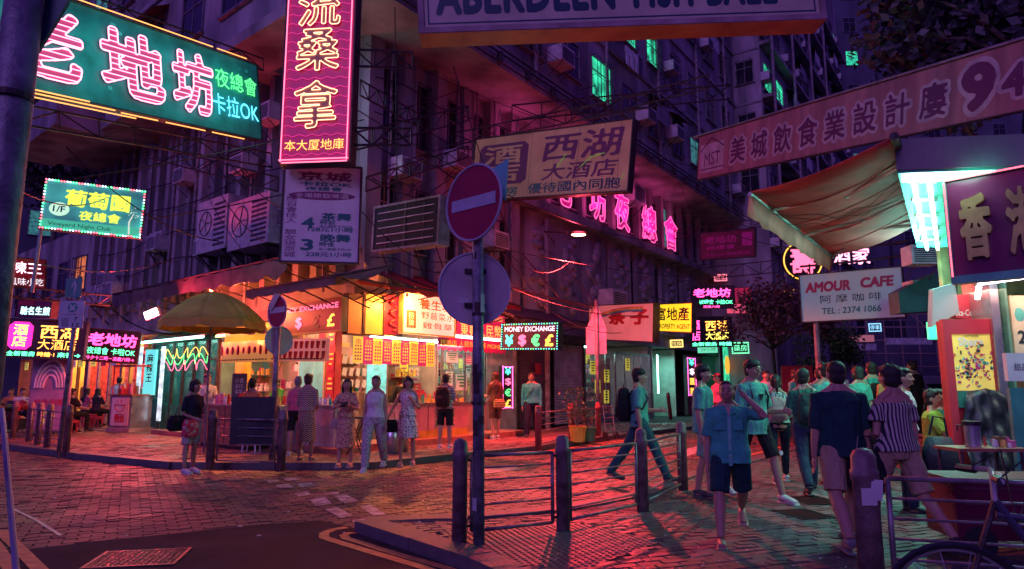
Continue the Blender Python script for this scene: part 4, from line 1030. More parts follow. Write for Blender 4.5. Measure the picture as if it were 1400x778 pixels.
shelves(s5, xa+1.6, xf0-.2, 1.7, (1.25, 1.6, 1.95), seed=15, n=20)
MB().bx(-.9, -.55, -.08, .1, PZ, 3.25).obj('red_pillar_poster', m_red, s5)
for i in range(4): poster(s5, -.72, .9+i*.6, .28, .45, -.085, m_redp, m_yelprint, 3, i)
clutter(s5, xa+1.5, -2.2, 1.7, 1.1, 3.1, 26, 7); clutter(s5, .3, 1.65, -.05, 1.3, 3.0, 14, 17, Matrix.Translation((xa, 0, 0)) @ Matrix.Rotation(pi/2, 4, 'Z')); clutter(s5, xa+.2, xa+1.4, 1.7, 1.3, 2.9, 6, 8)
MB().bx(xa+2.3, xa+2.9, 1.2, 1.7, PZ, 1.9).obj('steel_cabinet', m_steelb, s5); MB().bx(xa+3.1, xa+3.6, 1.1, 1.6, 1.2, 1.75).obj('juice_machine', m_redp, s5)
# counters of the stall
c1, w, d = counter(FL, -tL(272, 2.0, 590), -tL(352, 2.0, 590), -2.3, -1.6, 1.08, 'stall_counter', 'reddish wooden counter loaded with food trays under the green umbrella', m_wood, top=mat('tray_steel', (.4, .3, .25), .4, .4), n=34, seed=21, h=.25)
c2, w, d = counter(FL, -tL(352, 1.4, 590), -tL(398, 1.4, 590), -1.7, -1.1, 1.05, 'stall_counter', 'steel drinks counter with boxes where the green-shirted vendor works', m_steelb, n=16, seed=22)
c3, w, d = counter(FL, -tL(398, 1.0, 590), -tL(470, 1.0, 590), -1.25, -.7, 1.08, 'stall_counter', 'beige cabinet counter between the woman in zigzag dress and the camera woman', mat('beige_laminate', (.5, .44, .38), .5, var=.15), n=8, seed=23)
MB().bx(-tL(398, 1.2), -tL(474, 1.2)+.3, -1.5, -.7, 0, PZ+.1).obj('step', MATS['brick_step'], None, kind='structure').matrix_world = FL
# two-part fruit banner
def banner(p0, p1, zt0, zt1, h, m, name, label, waves=3, seed=0):
    t = thing(name, label, 'banner', p0); v = Vector(p1)-Vector(p0); n = 24; q = MB(); vs = []
    for i in range(n+1):
        f = i/n; x, y = v.x*f, v.y*f; off = .03*sin(f*waves*6.28)
        vs += [(x, y+off, zt0+(zt1-zt0)*f), (x+.0, y-off-.03, zt0+(zt1-zt0)*f-h)]
    q.add(vs, [(2*i, 2*i+1, 2*i+3, 2*i+2) for i in range(n)]); o = q.obj('cloth', m, t, smooth=True, fixn=False)
    md = o.modifiers.new('t', 'SOLIDIFY'); md.thickness = .006
    return t, v
a0 = L3(tL(305, 1.9), 1.9, 0); a1 = L3(tL(452, 1.5), 1.5, 0); am = a0.lerp(a1, .52)
zt = zat(a0, 468, 305), zat(am, 464, 380), zat(a1, 462, 452)
m_ban = emat('fruit_banner_glow', (1, .42, .12), .35, base=(.85, .45, .2))  # both banner cloths carry light as a glow in their colour
m_ban2 = emat('fruit_banner_glow2', (1, .28, .2), .3, base=(.8, .35, .25))
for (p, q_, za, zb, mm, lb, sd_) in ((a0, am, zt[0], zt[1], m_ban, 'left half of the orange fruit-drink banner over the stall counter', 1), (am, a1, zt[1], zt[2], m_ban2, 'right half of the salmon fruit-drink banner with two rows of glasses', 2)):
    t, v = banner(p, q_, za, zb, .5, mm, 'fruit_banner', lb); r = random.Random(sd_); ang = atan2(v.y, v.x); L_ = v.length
    q = MB(); 
    for i in range(9 if sd_ == 1 else 10):
        for j in range(1 if sd_ == 1 else 2):
            x = L_*(i+.6)/(9.5 if sd_ == 1 else 10.3); z = za+(zb-za)*x/L_-(.22 if sd_ == 1 else .14+.22*j)
            if sd_ == 1: q.sph((x, -.07, z), (.07*r.uniform(.6, 1), .02, .14*r.uniform(.6, 1)), 9, 6)
            else: q.tube([(x, -.07, z-.08), (x+.02, -.07, z+.08)], [.035, .055], 7, flat=.3)
    o = q.obj('fruit_print', mat('fruit_red_print', (.6, .04, .06), .6), t, kind='stuff'); o.rotation_euler = (0, 0, ang)
    q = MB()
    for i in range(16): x = L_*(i+.5)/17; q.bx(x-.05, x+.04, -.075, -.07, za+(zb-za)*x/L_-.46, za+(zb-za)*x/L_-.43)
    o = q.obj('caption_print', m_blackp, t, kind='stuff'); o.rotation_euler = (0, 0, ang)
# yellow canvas panels over the banner
b_0 = L3(tL(309, 1.7), 1.7, 0); b_1 = L3(tL(372, 1.6), 1.6, 0)
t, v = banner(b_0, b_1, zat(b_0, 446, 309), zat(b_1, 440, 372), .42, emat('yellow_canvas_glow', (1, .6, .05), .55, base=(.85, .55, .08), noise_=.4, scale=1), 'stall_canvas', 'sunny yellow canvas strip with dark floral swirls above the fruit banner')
q = MB(); ang = atan2(v.y, v.x)
for k in range(2):
    for i in range(8):
        a = i*.4-1.4; q.tube([(v.length*(.62+.25*k), -.06, zat(b_0, 458, 309)-.05), (v.length*(.62+.25*k)+.16*sin(a), -.06, zat(b_0, 458, 309)-.05+.2*cos(a))], [.008, .03], 5, flat=.3)
o = q.obj('swirl_print', mat('purple_print', (.12, .03, .12), .6), t, kind='stuff'); o.rotation_euler = (0, 0, ang)
# stall MONEY EXCHANGE sign
x0, x1, z0, z1 = band(371, 466, 414, 455, 1.2, 'L')
t, w, h = fboard(FL, x0, x1, -1.2, z0, z1, 'shop_sign', 'dark red MONEY EXCHANGE board with pink and gold currency signs, above the salmon banner', emat('maroon_box', (.5, .02, .04), .28, base=(.2, .02, .03)), mfr=m_or2)
T(t, 'MONEY EXCHANGE', 0, h*.8, w*.92, h*.17, n_pink, -.006, bold=.02)
for c, f, m_ in (('¥', -.36, m_wood), ('$', -.08, n_pink), ('€', .16, mat('dull_gold_letter', (.4, .25, .1), .5)), ('£', .37, n_gold)): T(t, c, w*f, h*.33, w*.1, h*.42, m_, -.01, 'currency_sign', bold=.04)
# (8) green glazed shop front px 214..303
xa, xb = -tL(214, 0), -tL(303, 0)
s6 = shop(FL, xa, xb, 'green_shop', 'green glass shop front with looping neon script behind the umbrella', mat('green_interior', (.1, .3, .24), .5), 1.5)
tube_lamp(s6, (xa+.1, -.5, 2.95), (xb-.1, -.5, 2.95), e_tube_t, .035, 30, (.6, 1, .85)); lamp('AREA', ((xa+xb)/2, .6, 3.1), 34, (.3, 1, .7), 2, parent=s6, name='ceiling_lamp')
MB().bx(xa+.05, xb-.05, 0, .02, .9, 2.9).obj('green_glass', mat('green_glass', (.03, .2, .15), .1, var=.2, alpha=.55), s6); MB().bx(xa, xb, -.05, .05, PZ, .9).obj('dado', m_wall_g, s6)
q = MB()
for i in range(7): x = xa+.04+(xb-xa-.08)*i/6; q.bx(x-.04, x+.04, -.06, .03, .1, 2.9)
q.bx(xa, xb, -.055, .03, 2.3, 2.36); q.obj('mullion', m_steel, s6)
for k, (mm, zc) in enumerate(((n_gold, 2.55), (n_pink, 2.15), (n_green, 2.35))):
    q = MB(); pts = []
    for i in range(60): a = i*.45; pts.append((xa+.7+(xb-xa-1.2)*i/60+.12*sin(a+k), -.09, zc+.16*cos(a*1.3+k)))
    q.tube(pts, .012, 5); q.obj('neon_script', mm, s6)
for i, f in enumerate((.2, .45, .75)):
    q = MB(); q.sph((xa+(xb-xa)*f, .3, 1.9), .1).tube([(xa+(xb-xa)*f, .3, 1.8), (xa+(xb-xa)*f, .3, 1.0)], [.1, .22], 10); q.obj('mannequin', m_wp, s6, smooth=True)
MB().bx(-tL(222, 1.2), -tL(300, 1.2), -1.3, 0, PZ-.02, PZ+.13).obj('step', m_pave2, None, kind='structure').matrix_world = FL
# (9) eating places px 20..200
for k, (pa, pb, wall, col, en, nm, lb) in enumerate(((126, 172, mat('red_brick_tiles', (.45, .12, .1), .5, var=.4, scale=8), (1, .22, .12), 190, 'noodle_shop', 'red-walled noodle shop with a man in white at its door'),
        (92, 124, mat('ochre_wall', (.65, .45, .15), .5, var=.2), (1, .5, .15), 180, 'noodle_shop', 'amber-lit eating place with diners on stools'), (172, 207, m_wall_w, (1, .4, .4), 110, 'noodle_shop', 'pink-lit eatery behind the food cart'),
        (34, 88, mat('brown_wall', (.3, .14, .12), .5, var=.3), (1, .3, .25), 120, 'noodle_shop', 'dim brownish eatery behind the parked motorcycles'))):
    xa, xb = -tL(pa, 0), -tL(pb, 0); t = shop(FL, xa, xb, nm, lb, wall, 2.4)
    lamp('AREA', ((xa+xb)/2, .4, 3.1), en, col, 1.2, parent=t, name='ceiling_lamp')
    q = MB(); n_ = 3
    for i in range(n_+1): x = xa+.05+(xb-xa-.1)*i/n_; q.bx(x-.06, x+.06, -.04, .06, PZ, 3.2)
    q.bx(xa, xb, -.04, .06, 2.75, 2.85); q.obj('door_frame', [m_steelb, m_wood, m_yel, m_wood][k], t)
    shelves(t, xa+.3, xb-.3, 2.3, (1.2, 1.6, 2.0), seed=30+k, n=16)
    for i in range(3): poster(t, xa+(xb-xa)*(.2+.3*i), 2.45, .5, .35, -.05, [m_yelprint, m_redp, m_wp][(i+k) % 3], m_mag, 3, i)
# food cart with printed front
pm = L3(tL(179, 1.2, 560), 1.2, 0); t = thing('food_cart', 'square food cart with a printed poster front at the noodle shop door', 'cart', M=MX(pm, ANG_L+.25))
MB().bx(-.5, .5, -.35, .35, PZ+.12, PZ+1.1).obj('body', m_steelb, t); MB().bx(-.55, .55, -.4, .4, PZ, PZ+.12).obj('plinth', m_conc, t); MB().bx(-.55, .55, -.4, .4, PZ+1.1, PZ+1.15).obj('worktop', m_wood, t)
o = MB().bx(-.4, .4, -.365, -.352, PZ+.2, PZ+1.05).obj('poster', m_wp, t); q = MB().tube([(.24*cos(pi+a*pi/8), -.37, PZ+.82+.2*sin(pi+a*pi/8)) for a in range(9)]+[(.28, -.37, PZ+.82), (-.28, -.37, PZ+.82)], .014, 5).tube([(-.1, -.37, PZ+.86), (-.14, -.37, PZ+.98)], .01, 4).tube([(.06, -.37, PZ+.86), (.03, -.37, PZ+1.0)], .01, 4); q.obj('bowl_print', m_redp, o); T(o, '麵', 0, PZ+.42, .5, .28, m_redp, -.37, bold=.03)
goods(t, -.45, .45, -.2, .3, PZ+1.15, 14, 44, .35, 'wares')
q = MB()
for s in (-1, 1): q.cyl((s*.5, -.3, PZ+1.1), (s*.5, -.3, PZ+2.0), .02, n=5)
q.bx(-.52, .52, -.34, .3, PZ+2.0, PZ+2.05); q.obj('canopy_frame', m_red, t)
# vertical teal sign
pm = L3(tL(209, .9), .9, 0); zt1, zt0 = zat(pm, 478, 209), zat(pm, 540, 209)
t = thing('lit_sign', 'upright teal sign reading 麻辣王 beside the pink-lit eatery', 'sign', M=MX((pm.x, pm.y, zt0), radians(-8))); h = zt1-zt0; w = .36
MB().bx(-w/2, w/2, 0, .1, 0, h).obj('panel', emat('teal_lightbox', (.15, .9, .95), .8), t); T(t, '麻\n辣\n王', 0, h*.6, w*.62, h*.62, m_blackp, -.006, bold=.03)
for nm, dx in (('light_strip', -.4), ('light_strip', .38)):
    MB().bx(dx-.06, dx+.06, .05, .1, -.8, h+.1).obj(nm, emat('pale_strip', (.6, .85, 1), 1.0, noise_=.6, scale=6), t)
# ---------------- awnings and canopies
def canopy(M, x0, x1, y0, y1, z0, z1, m, name, label, sag=.06, n=10, drop=.0, ribs=True):
    """sheet from the wall (y0,z1) down to its outer edge (y1,z0)"""
    t = thing(name, label, 'awning', M=M); q = MB(); k = 8; vs = []
    for i in range(n+1):
        for j in range(k+1):
            f = j/k; vs.append((x0+(x1-x0)*i/n, y0+(y1-y0)*f, z1+(z0-z1)*f-sag*sin(pi*f)*(.5+.5*abs(sin(i*2.3)))-(drop*.3*abs(sin(i*1.7)) if j == k else 0)))
    fs = [(i*(k+1)+j, i*(k+1)+j+1, (i+1)*(k+1)+j+1, (i+1)*(k+1)+j) for i in range(n) for j in range(k)]
    q.add(vs, fs)
    if drop:
        a = len(q.v); vs2 = []
        for i in range(n+1): v_ = vs[i*(k+1)+k]; vs2 += [v_, (v_[0], v_[1]-.01, v_[2]-drop*(.8+.3*abs(sin(i*1.3))))]
        q.add(vs2, [(2*i, 2*i+1, 2*i+3, 2*i+2) for i in range(n)])
    o = q.obj('sheet', m, t, fixn=False); md = o.modifiers.new('t', 'SOLIDIFY'); md.thickness = .012
    if ribs:
        q = MB()
        for i in range(0, n+1, 3): x = x0+(x1-x0)*i/n; q.cyl((x, y0, z1-.04), (x, y1, z0-.05), .02, n=4).cyl((x, y0, z1-.9), (x, y1*.9+y0*.1, z0-.06), .016, n=4)
        q.cyl((x0, y1, z0-.03), (x1, y1, z0-.03), .025, n=5); q.obj('rib_frame', m_steel, t)
    return t
# long tin canopy over the left shops (its edge drops to the left in the picture)
pa, pb = L3(tL(150, 2.0), 2.0, 0), L3(tL(388, 2.0), 2.0, 0)
za, zb = zat(pa, 402, 150), zat(pb, 347, 388)
canopy(FL, -tL(150, 2.0), -tL(388, 2.0), 0, -2.0, (za+zb)/2-.0, (za+zb)/2+.5, m_tin, 'tin_canopy', 'long corrugated tin canopy running over the left-hand stalls', .0, 24, .38)
cz = (za+zb)/2
canopy(FL, -tL(345, 2.2), -tL(468, 2.2), -.9, -2.4, 3.62, 4.05, m_canvas, 'canvas_awning', 'sagging dark canvas awning draped over the MONEY EXCHANGE board', .25, 12, .18)
canopy(FR, -.6, tR(560, 1.6), 0, -1.8, 3.75, 4.15, m_red_canvas, 'canvas_awning', 'maroon awning at the corner with glowing orange underside', .15, 10, .12)
canopy(FR, tR(552, 1.6)+.1, tR(700, 1.6), 0, -1.9, 3.75, 4.45, m_red_canvas, 'canvas_awning', 'maroon awning behind the round traffic sign disc', .1, 12, .15)
canopy(FR, tR(690, 1.2), tR(800, 1.2), 0, -1.5, 3.5, 4.1, m_tin, 'tin_canopy', 'low rusty tin canopy above the roller shutters', .03, 14, .1)
# lamps under the awnings (visible bulbs)
def bulb(M, x, y, z, energy, col, label, m=None, shape='bulb'):
    t = thing('awning_lamp', label, 'lamp', M=M @ Matrix.Translation((x, y, z)))
    if shape == 'bulb': MB().sph((0, 0, 0), (.05, .05, .07)).obj('bulb', m or e_orange, t, smooth=True); MB().cyl((0, 0, .06), (0, 0, .16), .03, n=6).cyl((0, 0, .16), (0, 0, .4), .006, n=4).obj('socket', m_black, t)
    else: MB().box((0, 0, 0), (.34, .05, .2), ry=-.4).obj('lamp_glass', m or e_red, t); MB().box((0, .06, .02), (.4, .07, .26), ry=-.4).obj('housing', m_steel, t)
    lamp('POINT', (0, -.12, -.1), energy, col, .08, parent=t)
    return t
RED = (1, .10, .06); PINK = (1, .08, .2); ORG = (1, .22, .05)
bulb(FL, -4.6, -1.3, cz-.25, 240, RED, 'orange bulb under the left end of the tin canopy behind the umbrella', e_orange)
bulb(FL, -2.4, -1.6, 3.45, 240, ORG, 'orange bulb hung over the MONEY EXCHANGE board', e_orange)
bulb(FR, .6, -1.2, 3.55, 300, ORG, 'orange bulb under the maroon corner awning', e_orange)
bulb(FR, 3.4, -1.5, 3.6, 300, RED, 'orange-red bulb under the awning behind the traffic disc', e_orange)
p_ = P(207, 429, 17.8); bulb(MX((0, 0, 0), 0), p_[0], p_[1], p_[2], 620, (1, .05, .09), 'red-glowing floodlight at the left end of the canopies', emat('flood_white', (1, .75, .8), 7), 'flood')
# ================================================================ HANGING SIGNS
def qmat(xl, tl, bl, xr, tr, br, H, roll=True):
    E = []
    for x, t_, b_ in ((xl, tl, bl), (xr, tr, br)):
        kt, kb = ray(x, t_)[1], ray(x, b_)[1]; Y = H/(kt-kb); E.append(Vector((ray(x, (t_+b_)/2)[0]*Y, Y, HC+kb*Y)))
    v = E[1]-E[0]; w = hypot(v.x, v.y); M = Matrix.Translation((E[0]+E[1])/2) @ Matrix.Rotation(atan2(v.y, v.x), 4, 'Z')
    if roll: M = M @ Matrix.Rotation(-atan2(v.z, w), 4, 'Y')
    return M, w, H
def qsign(q, name, label, m, d=.16, cat='sign', frame=m_steel, e=.03, cap='panel', roll=True):
    M, w, h = qmat(*q, roll); t = thing(name, label, cat, M=M)
    MB().bx(-w/2, w/2, 0, d, 0, h).obj(cap, m, t)
    if frame:
        b = MB(); b.bx(-w/2-e, w/2+e, -.02, d+.01, -e, 0).bx(-w/2-e, w/2+e, -.02, d+.01, h, h+e).bx(-w/2-e, -w/2, -.02, d+.01, 0, h).bx(w/2, w/2+e, -.02, d+.01, 0, h)
        b.obj('frame', frame, t)
    return t, w, h
def qmat_p(xl, tl, bl, xr, tr, H):
    kt, kb = ray(xl, tl)[1], ray(xl, bl)[1]; Y = H/(kt-kb); a = Vector((ray(xl, (tl+bl)/2)[0]*Y, Y, HC+kb*Y)); zt = a.z+H
    Y2 = (zt-HC)/ray(xr, tr)[1]; c = Vector((ray(xr, tr)[0]*Y2, Y2, a.z)); v = c-a
    return Matrix.Translation((a+c)/2) @ Matrix.Rotation(atan2(v.y, v.x), 4, 'Z'), v.length, H
def truss(par, a, b_, h=.4, n=6, r=.022, name='truss'):
    a = Vector(a); b_ = Vector(b_); up_ = Vector((0, 0, h)); q = MB(); q.cyl(a, b_, r, n=5).cyl(a+up_, b_+up_, r, n=5)
    for i in range(n): 
        p = a.lerp(b_, i/n); s = a.lerp(b_, (i+1)/n); q.cyl(p, p+up_, r*.7, n=4); q.cyl(p if i % 2 else p+up_, s+up_ if i % 2 else s, r*.7, n=4)
    q.cyl(b_, b_+up_, r*.7, n=4)
    return q.obj(name, m_steel, par)
def Ti(t): return t.matrix_world.inverted() if t.matrix_world != Matrix.Identity(4) else t.matrix_basis.inverted()
# --- big neon 老地坊 sign, top left
m_signdark = mat('dark_teal_panel', (.03, .26, .25), .5, var=.4, scale=2)
t, w, h = qsign((-30, -37, 104, 362, 96, 191, 1.75), 'neon_sign', 'large teal neon sign reading 老地坊 in pink brick-filled characters at top left', m_signdark, .22, 'neon sign')
sx = w/392.   # rough metres per photograph pixel along the sign
m_face = emat('pink_letter_face', (1, .04, .22), .30, base=(.4, .03, .12))
n_rose = emat('neon_rose', (1, .36, .55), 2.6)
for c, f, ww in (('老', -.32, .22), ('地', -.045, .22), ('坊', .185, .17)):
    T(t, c, w*f, h*.50, w*ww, h*.74, n_rose, -.07, 'neon_character', bold=.035, mode='neon', r=.0145, bars=.105, m2=m_face)
T(t, '夜總會', w*.385, h*.67, w*.2, h*.24, n_green, -.05, 'neon_character', bold=.008); T(t, '卡拉OK', w*.375, h*.33, w*.22, h*.27, emat('neon_blue', (.12, .7, 1), 2.2), -.05, 'neon_character', bold=.012)
b = MB()
for (a, c, z) in ((-.36, .28, h+.05), (.3, .44, h+.05), (-.5, -.12, -.08), (-.1, .03, -.10), (.06, .22, -.10), (.25, .4, -.1), (-.4, -.2, -.02), (-.46, -.05, -.15)): b.cyl((w*a, -.07, z), (w*c, -.07, z), .012, n=5)
b.obj('neon_border', emat('neon_amber', (1, .4, .1), 2), t)
b = MB(); r = random.Random(2)
for i in range(16): b.sph((r.uniform(-.4, .45)*w, -.005, r.uniform(.08, .92)*h), (.05*r.random()+.02, .008, .05), 6, 4)
b.obj('peeling_paint', mat('peeled_teal', (.1, .55, .5), .6), t, kind='stuff')
truss(t, (-w*.5, .35, h+.1), (w*.6, .35, h+.1), .3, 9); truss(t, (-w*.5, .3, -.55), (w*.6, .3, -.55), .35, 9)
for xx in (-.3, 0, .3): lamp('AREA', (w*xx, -.55, h*.5), 7, (.1, 1, .85), w*.3, size_y=h*.8, rot=(radians(90), 0, 0), parent=t, name='panel_wash')  # unseen teal lamps added in front to wash the panel
for xx, cc in ((-.25, (1, .3, .55)), (.1, (1, .3, .55)), (.38, (.25, 1, .8))): lamp('AREA', (w*xx, -.15, h*.5), 30, cc, w*.3, size_y=h*.7, rot=(radians(-90), 0, 0), parent=t, name='neon_light')
# --- tall magenta vertical sign 流桑拿
m_magp = emat('magenta_neon_field', (.8, .01, .16), .20, base=(.35, .01, .1))
t, w, h = qsign((391, -95, 219, 483, -95, 223, 4.2), 'neon_sign', 'tall magenta neon sign with gold outlined characters 流桑拿 and a row of small characters below', m_magp, .25, 'neon sign', roll=False)
n_wg = emat('neon_warm_white', (1, .62, .34), 2.4); m_gf = mat('copper_letter_face', (.55, .22, .12), .5, var=.2)
zz = lambda py: h*(219-py)/314
for c, py, hh in (('流', 14, 52), ('桑', 73, 56), ('拿', 146, 62)):
    T(t, c, 0, zz(py), w*.62, h*hh/314, n_wg, -.06, 'neon_character', bold=.014, mode='neon', r=.0085, m2=m_gf)
T(t, '本大厦地庫', 0, zz(198), w*.86, h*14/314, n_gold, -.04, 'neon_character', bold=.01)
b = MB()
for i in range(24):
    z0_ = .12+i*(h-.2)/24
    if abs(z0_-zz(198)) < .1: continue
    b.tube([(-w*.46+w*.92*k/24, -.025, z0_+.018*sin(k*1.3)) for k in range(25)], .0045, 4)
b.obj('wave_neon', emat('neon_dim_magenta', (1, .05, .35), .9), t, kind='stuff')
b = MB(); e = .03
for (a, c) in (((-w/2+e, 0), (-w/2+e, h)), ((w/2-e, 0), (w/2-e, h)), ((-w/2, e), (w/2, e)), ((-w/2+.05, -.02), (w/2-.02, -.02))): b.cyl((a[0], -.05, a[1]), (c[0], -.05, c[1]), .011, n=5)
b.obj('neon_border', emat('neon_hot_pink', (1, .16, .28), 2.6), t)
lamp('AREA', (0, -.3, h*.35), 16, (1, .12, .45), w*.8, size_y=h*.6, rot=(radians(-90), 0, 0), parent=t, name='neon_light')
for z in (.3, 1.7, 3.1): truss(t, (w/2, .1, z), (w/2+.9, .5, z+.1), .3, 3)
# --- white board 京城 below it
m_dullw = mat('faded_white_sheet', (.68, .60, .60), .6, var=.2, scale=2, col2=(.82, .75, .74))
t, w, h = qsign((387, 228, 358, 491, 229, 357, 1.66), 'shop_sign', 'faded white board with 京城 heading and purple, green lines of prices', m_dullw, .14, roll=False)
m_pp = mat('purple_print2', (.22, .04, .14), .6, var=0); m_gp = mat('green_print2', (.02, .16, .15), .6, var=0)
for s, x, y, ww, hh, mm, bo in (('京城', .03, .90, .72, .10, m_pp, .04), ('卡拉OK', .04, .815, .7, .05, m_gp, .04), ('夜總會', .02, .765, .5, .045, m_gp, .03), ('茶舞', .2, .47, .4, .085, m_gp, .04), ('4', -.17, .40, .17, .12, m_gp, .05), ('時前', .09, .41, .2, .05, m_gp, .02),
        ('128元1小時', .13, .335, .6, .055, m_gp, .03), ('晚舞', .2, .245, .4, .085, m_gp, .04), ('3', -.17, .17, .17, .12, m_gp, .05), ('時後', .09, .18, .2, .05, m_gp, .02), ('228元1小時', .12, .075, .6, .055, m_gp, .03), ('進入廳堂卡拉OK', .2, .37, .44, .03, m_gp, .01), ('進入廳堂卡拉OK', .2, .13, .44, .03, m_gp, .01)):
    T(t, s, w*x, h*y, w*ww, h*hh, mm, -.004, bold=bo)
T(t, '應\n召\n會\n佳\n人\n \n靚\n女\n現\n京\n城', -w*.39, h*.36, w*.15, h*.64, m_pp, -.004, bold=.01)
b = MB(); b.cyl((0, -.004, 0), (0, -.001, 0), 1, n=28); o = b.obj('oval', m_pp, t); o.location = (0, 0, h*.69); o.scale = (w*.44, 1, h*.045)
T(t, '全場贈飲啤酒', 0, h*.69, w*.7, h*.05, m_dullw, -.009, bold=.01)
# --- bulb-bordered Vineyard sign
def bulbs(t, w, h, cols, n1, n2, r=.016, y=-.02):
    qs = [MB() for _ in cols]; k = 0
    P_ = [(-w/2+w*i/n1, 0) for i in range(n1)]+[(w/2, h*i/n2) for i in range(n2)]+[(w/2-w*i/n1, h) for i in range(n1)]+[(-w/2, h-h*i/n2) for i in range(n2)]
    for p in P_: qs[(k//2) % len(cols)].box((p[0], y, p[1]), (r*2, r, r*2), ry=.78); k += 1
    for q, m in zip(qs, cols): q.obj('border_bulbs', m, t, kind='stuff')
m_vine = emat('vineyard_box', (.06, .5, .42), .5, base=(.1, .3, .35), noise_=.7, scale=1.6)
t, w, h = qsign((58, 245, 311, 194, 262, 325, 1.15), 'night_club_sign', 'green and purple night club light box 葡萄園 edged with coloured bulbs', m_vine, .14)
m_yg = emat('yellow_green_letter', (.75, .9, .08), 1.3)
T(t, '葡萄園', .03*w, h*.68, w*.66, h*.36, m_yg, -.008, bold=.05); T(t, '夜總會', .07*w, h*.34, w*.42, h*.2, m_yg, -.008, bold=.03)
b = MB(); b.cyl((0, -.006, 0), (0, -.001, 0), 1, n=20); o = b.obj('floor_oval', emat('pale_oval', (.6, 1, .7), .9), t); o.location = (-w*.34, 0, h*.42); o.scale = (w*.1, 1, h*.14)
T(t, '1/F', -w*.34, h*.42, w*.12, h*.13, mat('blue_print', (.02, .12, .25), .5), -.012, bold=.03); T(t, 'Vineyard Night Club', -w*.12, h*.1, w*.62, h*.1, m_blackp, -.008)
MB().bx(-w*.49, w*.49, -.004, -.001, h*.02, h*.2).obj('green_strip', emat('strip_green', (.1, .8, .5), .5), t)
b = MB(); r = random.Random(4)
b.tube([(w*.38, -.01, h*.05), (w*.37, -.01, h*.3), (w*.4, -.01, h*.45)], [.06, .05, .025], 6, flat=.3)
for i in range(20): b.sph((w*.40+r.gauss(0, .07), -.01, h*.5+r.gauss(0, .06)), .012, 5, 4)
b.obj('lady_figure', emat('pale_figure', (.8, .9, .8), .7), t, kind='stuff')
bulbs(t, w, h, [emat('bulb_red', (1, .1, .15), 5), emat('bulb_green', (.1, 1, .3), 5), emat('bulb_white', (.7, .9, 1), 4)], 34, 16)
b = MB().cyl((-w/2+.02, .05, 0), (-w/2+.02, .05, -1.5), .04, n=8); b.obj('post', mat('teal_lit_post', (.2, .4, .36), .4), t)  # teal light put into the post colour
lamp('AREA', (0, -.3, h*.5), 12, (.3, 1, .7), w, size_y=h, rot=(radians(-90), 0, 0), parent=t, name='box_light')
# --- left lower group of signs
t, w, h = qsign((10, 352, 392, 64, 357, 394, .82), 'shop_sign', 'small maroon sign 辣王 風味小吃 at the left edge', mat('maroon_panel'.replace('maroon', 'plum'), (.2, .03, .07), .5))
T(t, '辣王', 0, h*.68, w*.8, h*.42, n_white, -.006, bold=.02); T(t, '風味小吃', 0, h*.2, w*.9, h*.26, emat('dim_white_letter', (.8, .9, 1), 1.2), -.006)
t, w, h = qsign((23, 410, 432, 70, 411, 434, .45), 'shop_sign', 'narrow half-red sign 馳名生煎 under the 辣王 sign', mat('plum_panel', (.2, .03, .07)))
T(t, '馳名生煎', w*.05, h*.36, w*.85, h*.5, emat('neon_pale_cyan', (.5, 1, .95), 2.5), -.006, bold=.02); MB().bx(-w*.48, 0, -.006, -.001, h*.7, h*.98).obj('red_half', m_red, t)
t, w, h = qsign((9, 436, 487, 115, 441, 491, 1.0), 'led_sign', 'dark LED sign 西湖大酒店 with a pink octagon 酒店 and a green arrow', m_black)
b = MB(); ow, oh = w*.155, h*.37; cx, cz_ = -w*.335, h*.57; b.prism([(cx-ow*.6, cz_-oh), (cx+ow*.6, cz_-oh), (cx+ow, cz_-oh*.7), (cx+ow, cz_+oh*.7), (cx+ow*.6, cz_+oh), (cx-ow*.6, cz_+oh), (cx-ow, cz_+oh*.7), (cx-ow, cz_-oh*.7)], -.012, -.004)
b.obj('pink_octagon', emat('led_pink_field', (1, .03, .4), 1.6), t)
m_ly = emat('led_yellow', (1, .75, .1), 3); m_lo = emat('led_orange', (1, .38, .06), 3.5); m_lg = emat('led_green', (.1, 1, .4), 3.5); m_lp = emat('led_pink', (1, .06, .3), 4)
T(t, '酒\n店', cx, cz_, ow*1.2, oh*1.6, m_ly, -.018, bold=.02); T(t, '西湖', w*.16, h*.70, w*.5, h*.38, m_lo, -.008, bold=.02); T(t, '大酒店', w*.15, h*.36, w*.5, h*.28, m_lo, -.008, bold=.015)
T(t, '全新套房', -w*.3, h*.09, w*.36, h*.13, m_lg, -.008, bold=.02); T(t, '時鐘·1', w*.02, h*.09, w*.22, h*.13, m_lo, -.008, bold=.02); T(t, '來香→', w*.32, h*.09, w*.3, h*.14, m_lg, -.008, bold=.03)
lamp('AREA', (0, -.2, h*.5), 10, (1, .25, .35), w, size_y=h, rot=(radians(-90), 0, 0), parent=t, name='led_light')
t, w, h = qsign((115, 449, 492, 188, 455, 497, .92), 'led_sign', 'dark LED sign 老地坊 卡拉OK in pink and green, right of the hotel LED sign', m_black)
T(t, '老地坊', 0, h*.70, w*.92, h*.42, m_lp, -.008, bold=.05); T(t, '夜總會 卡啦OK', 0, h*.33, w*.9, h*.22, m_lg, -.008, bold=.01); T(t, '今夕十二時－凌晨六時→', 0, h*.1, w*.9, h*.13, m_lp, -.008, bold=.02)
lamp('AREA', (0, -.2, h*.5), 8, (1, .15, .45), w, size_y=h, rot=(radians(-90), 0, 0), parent=t, name='led_light')
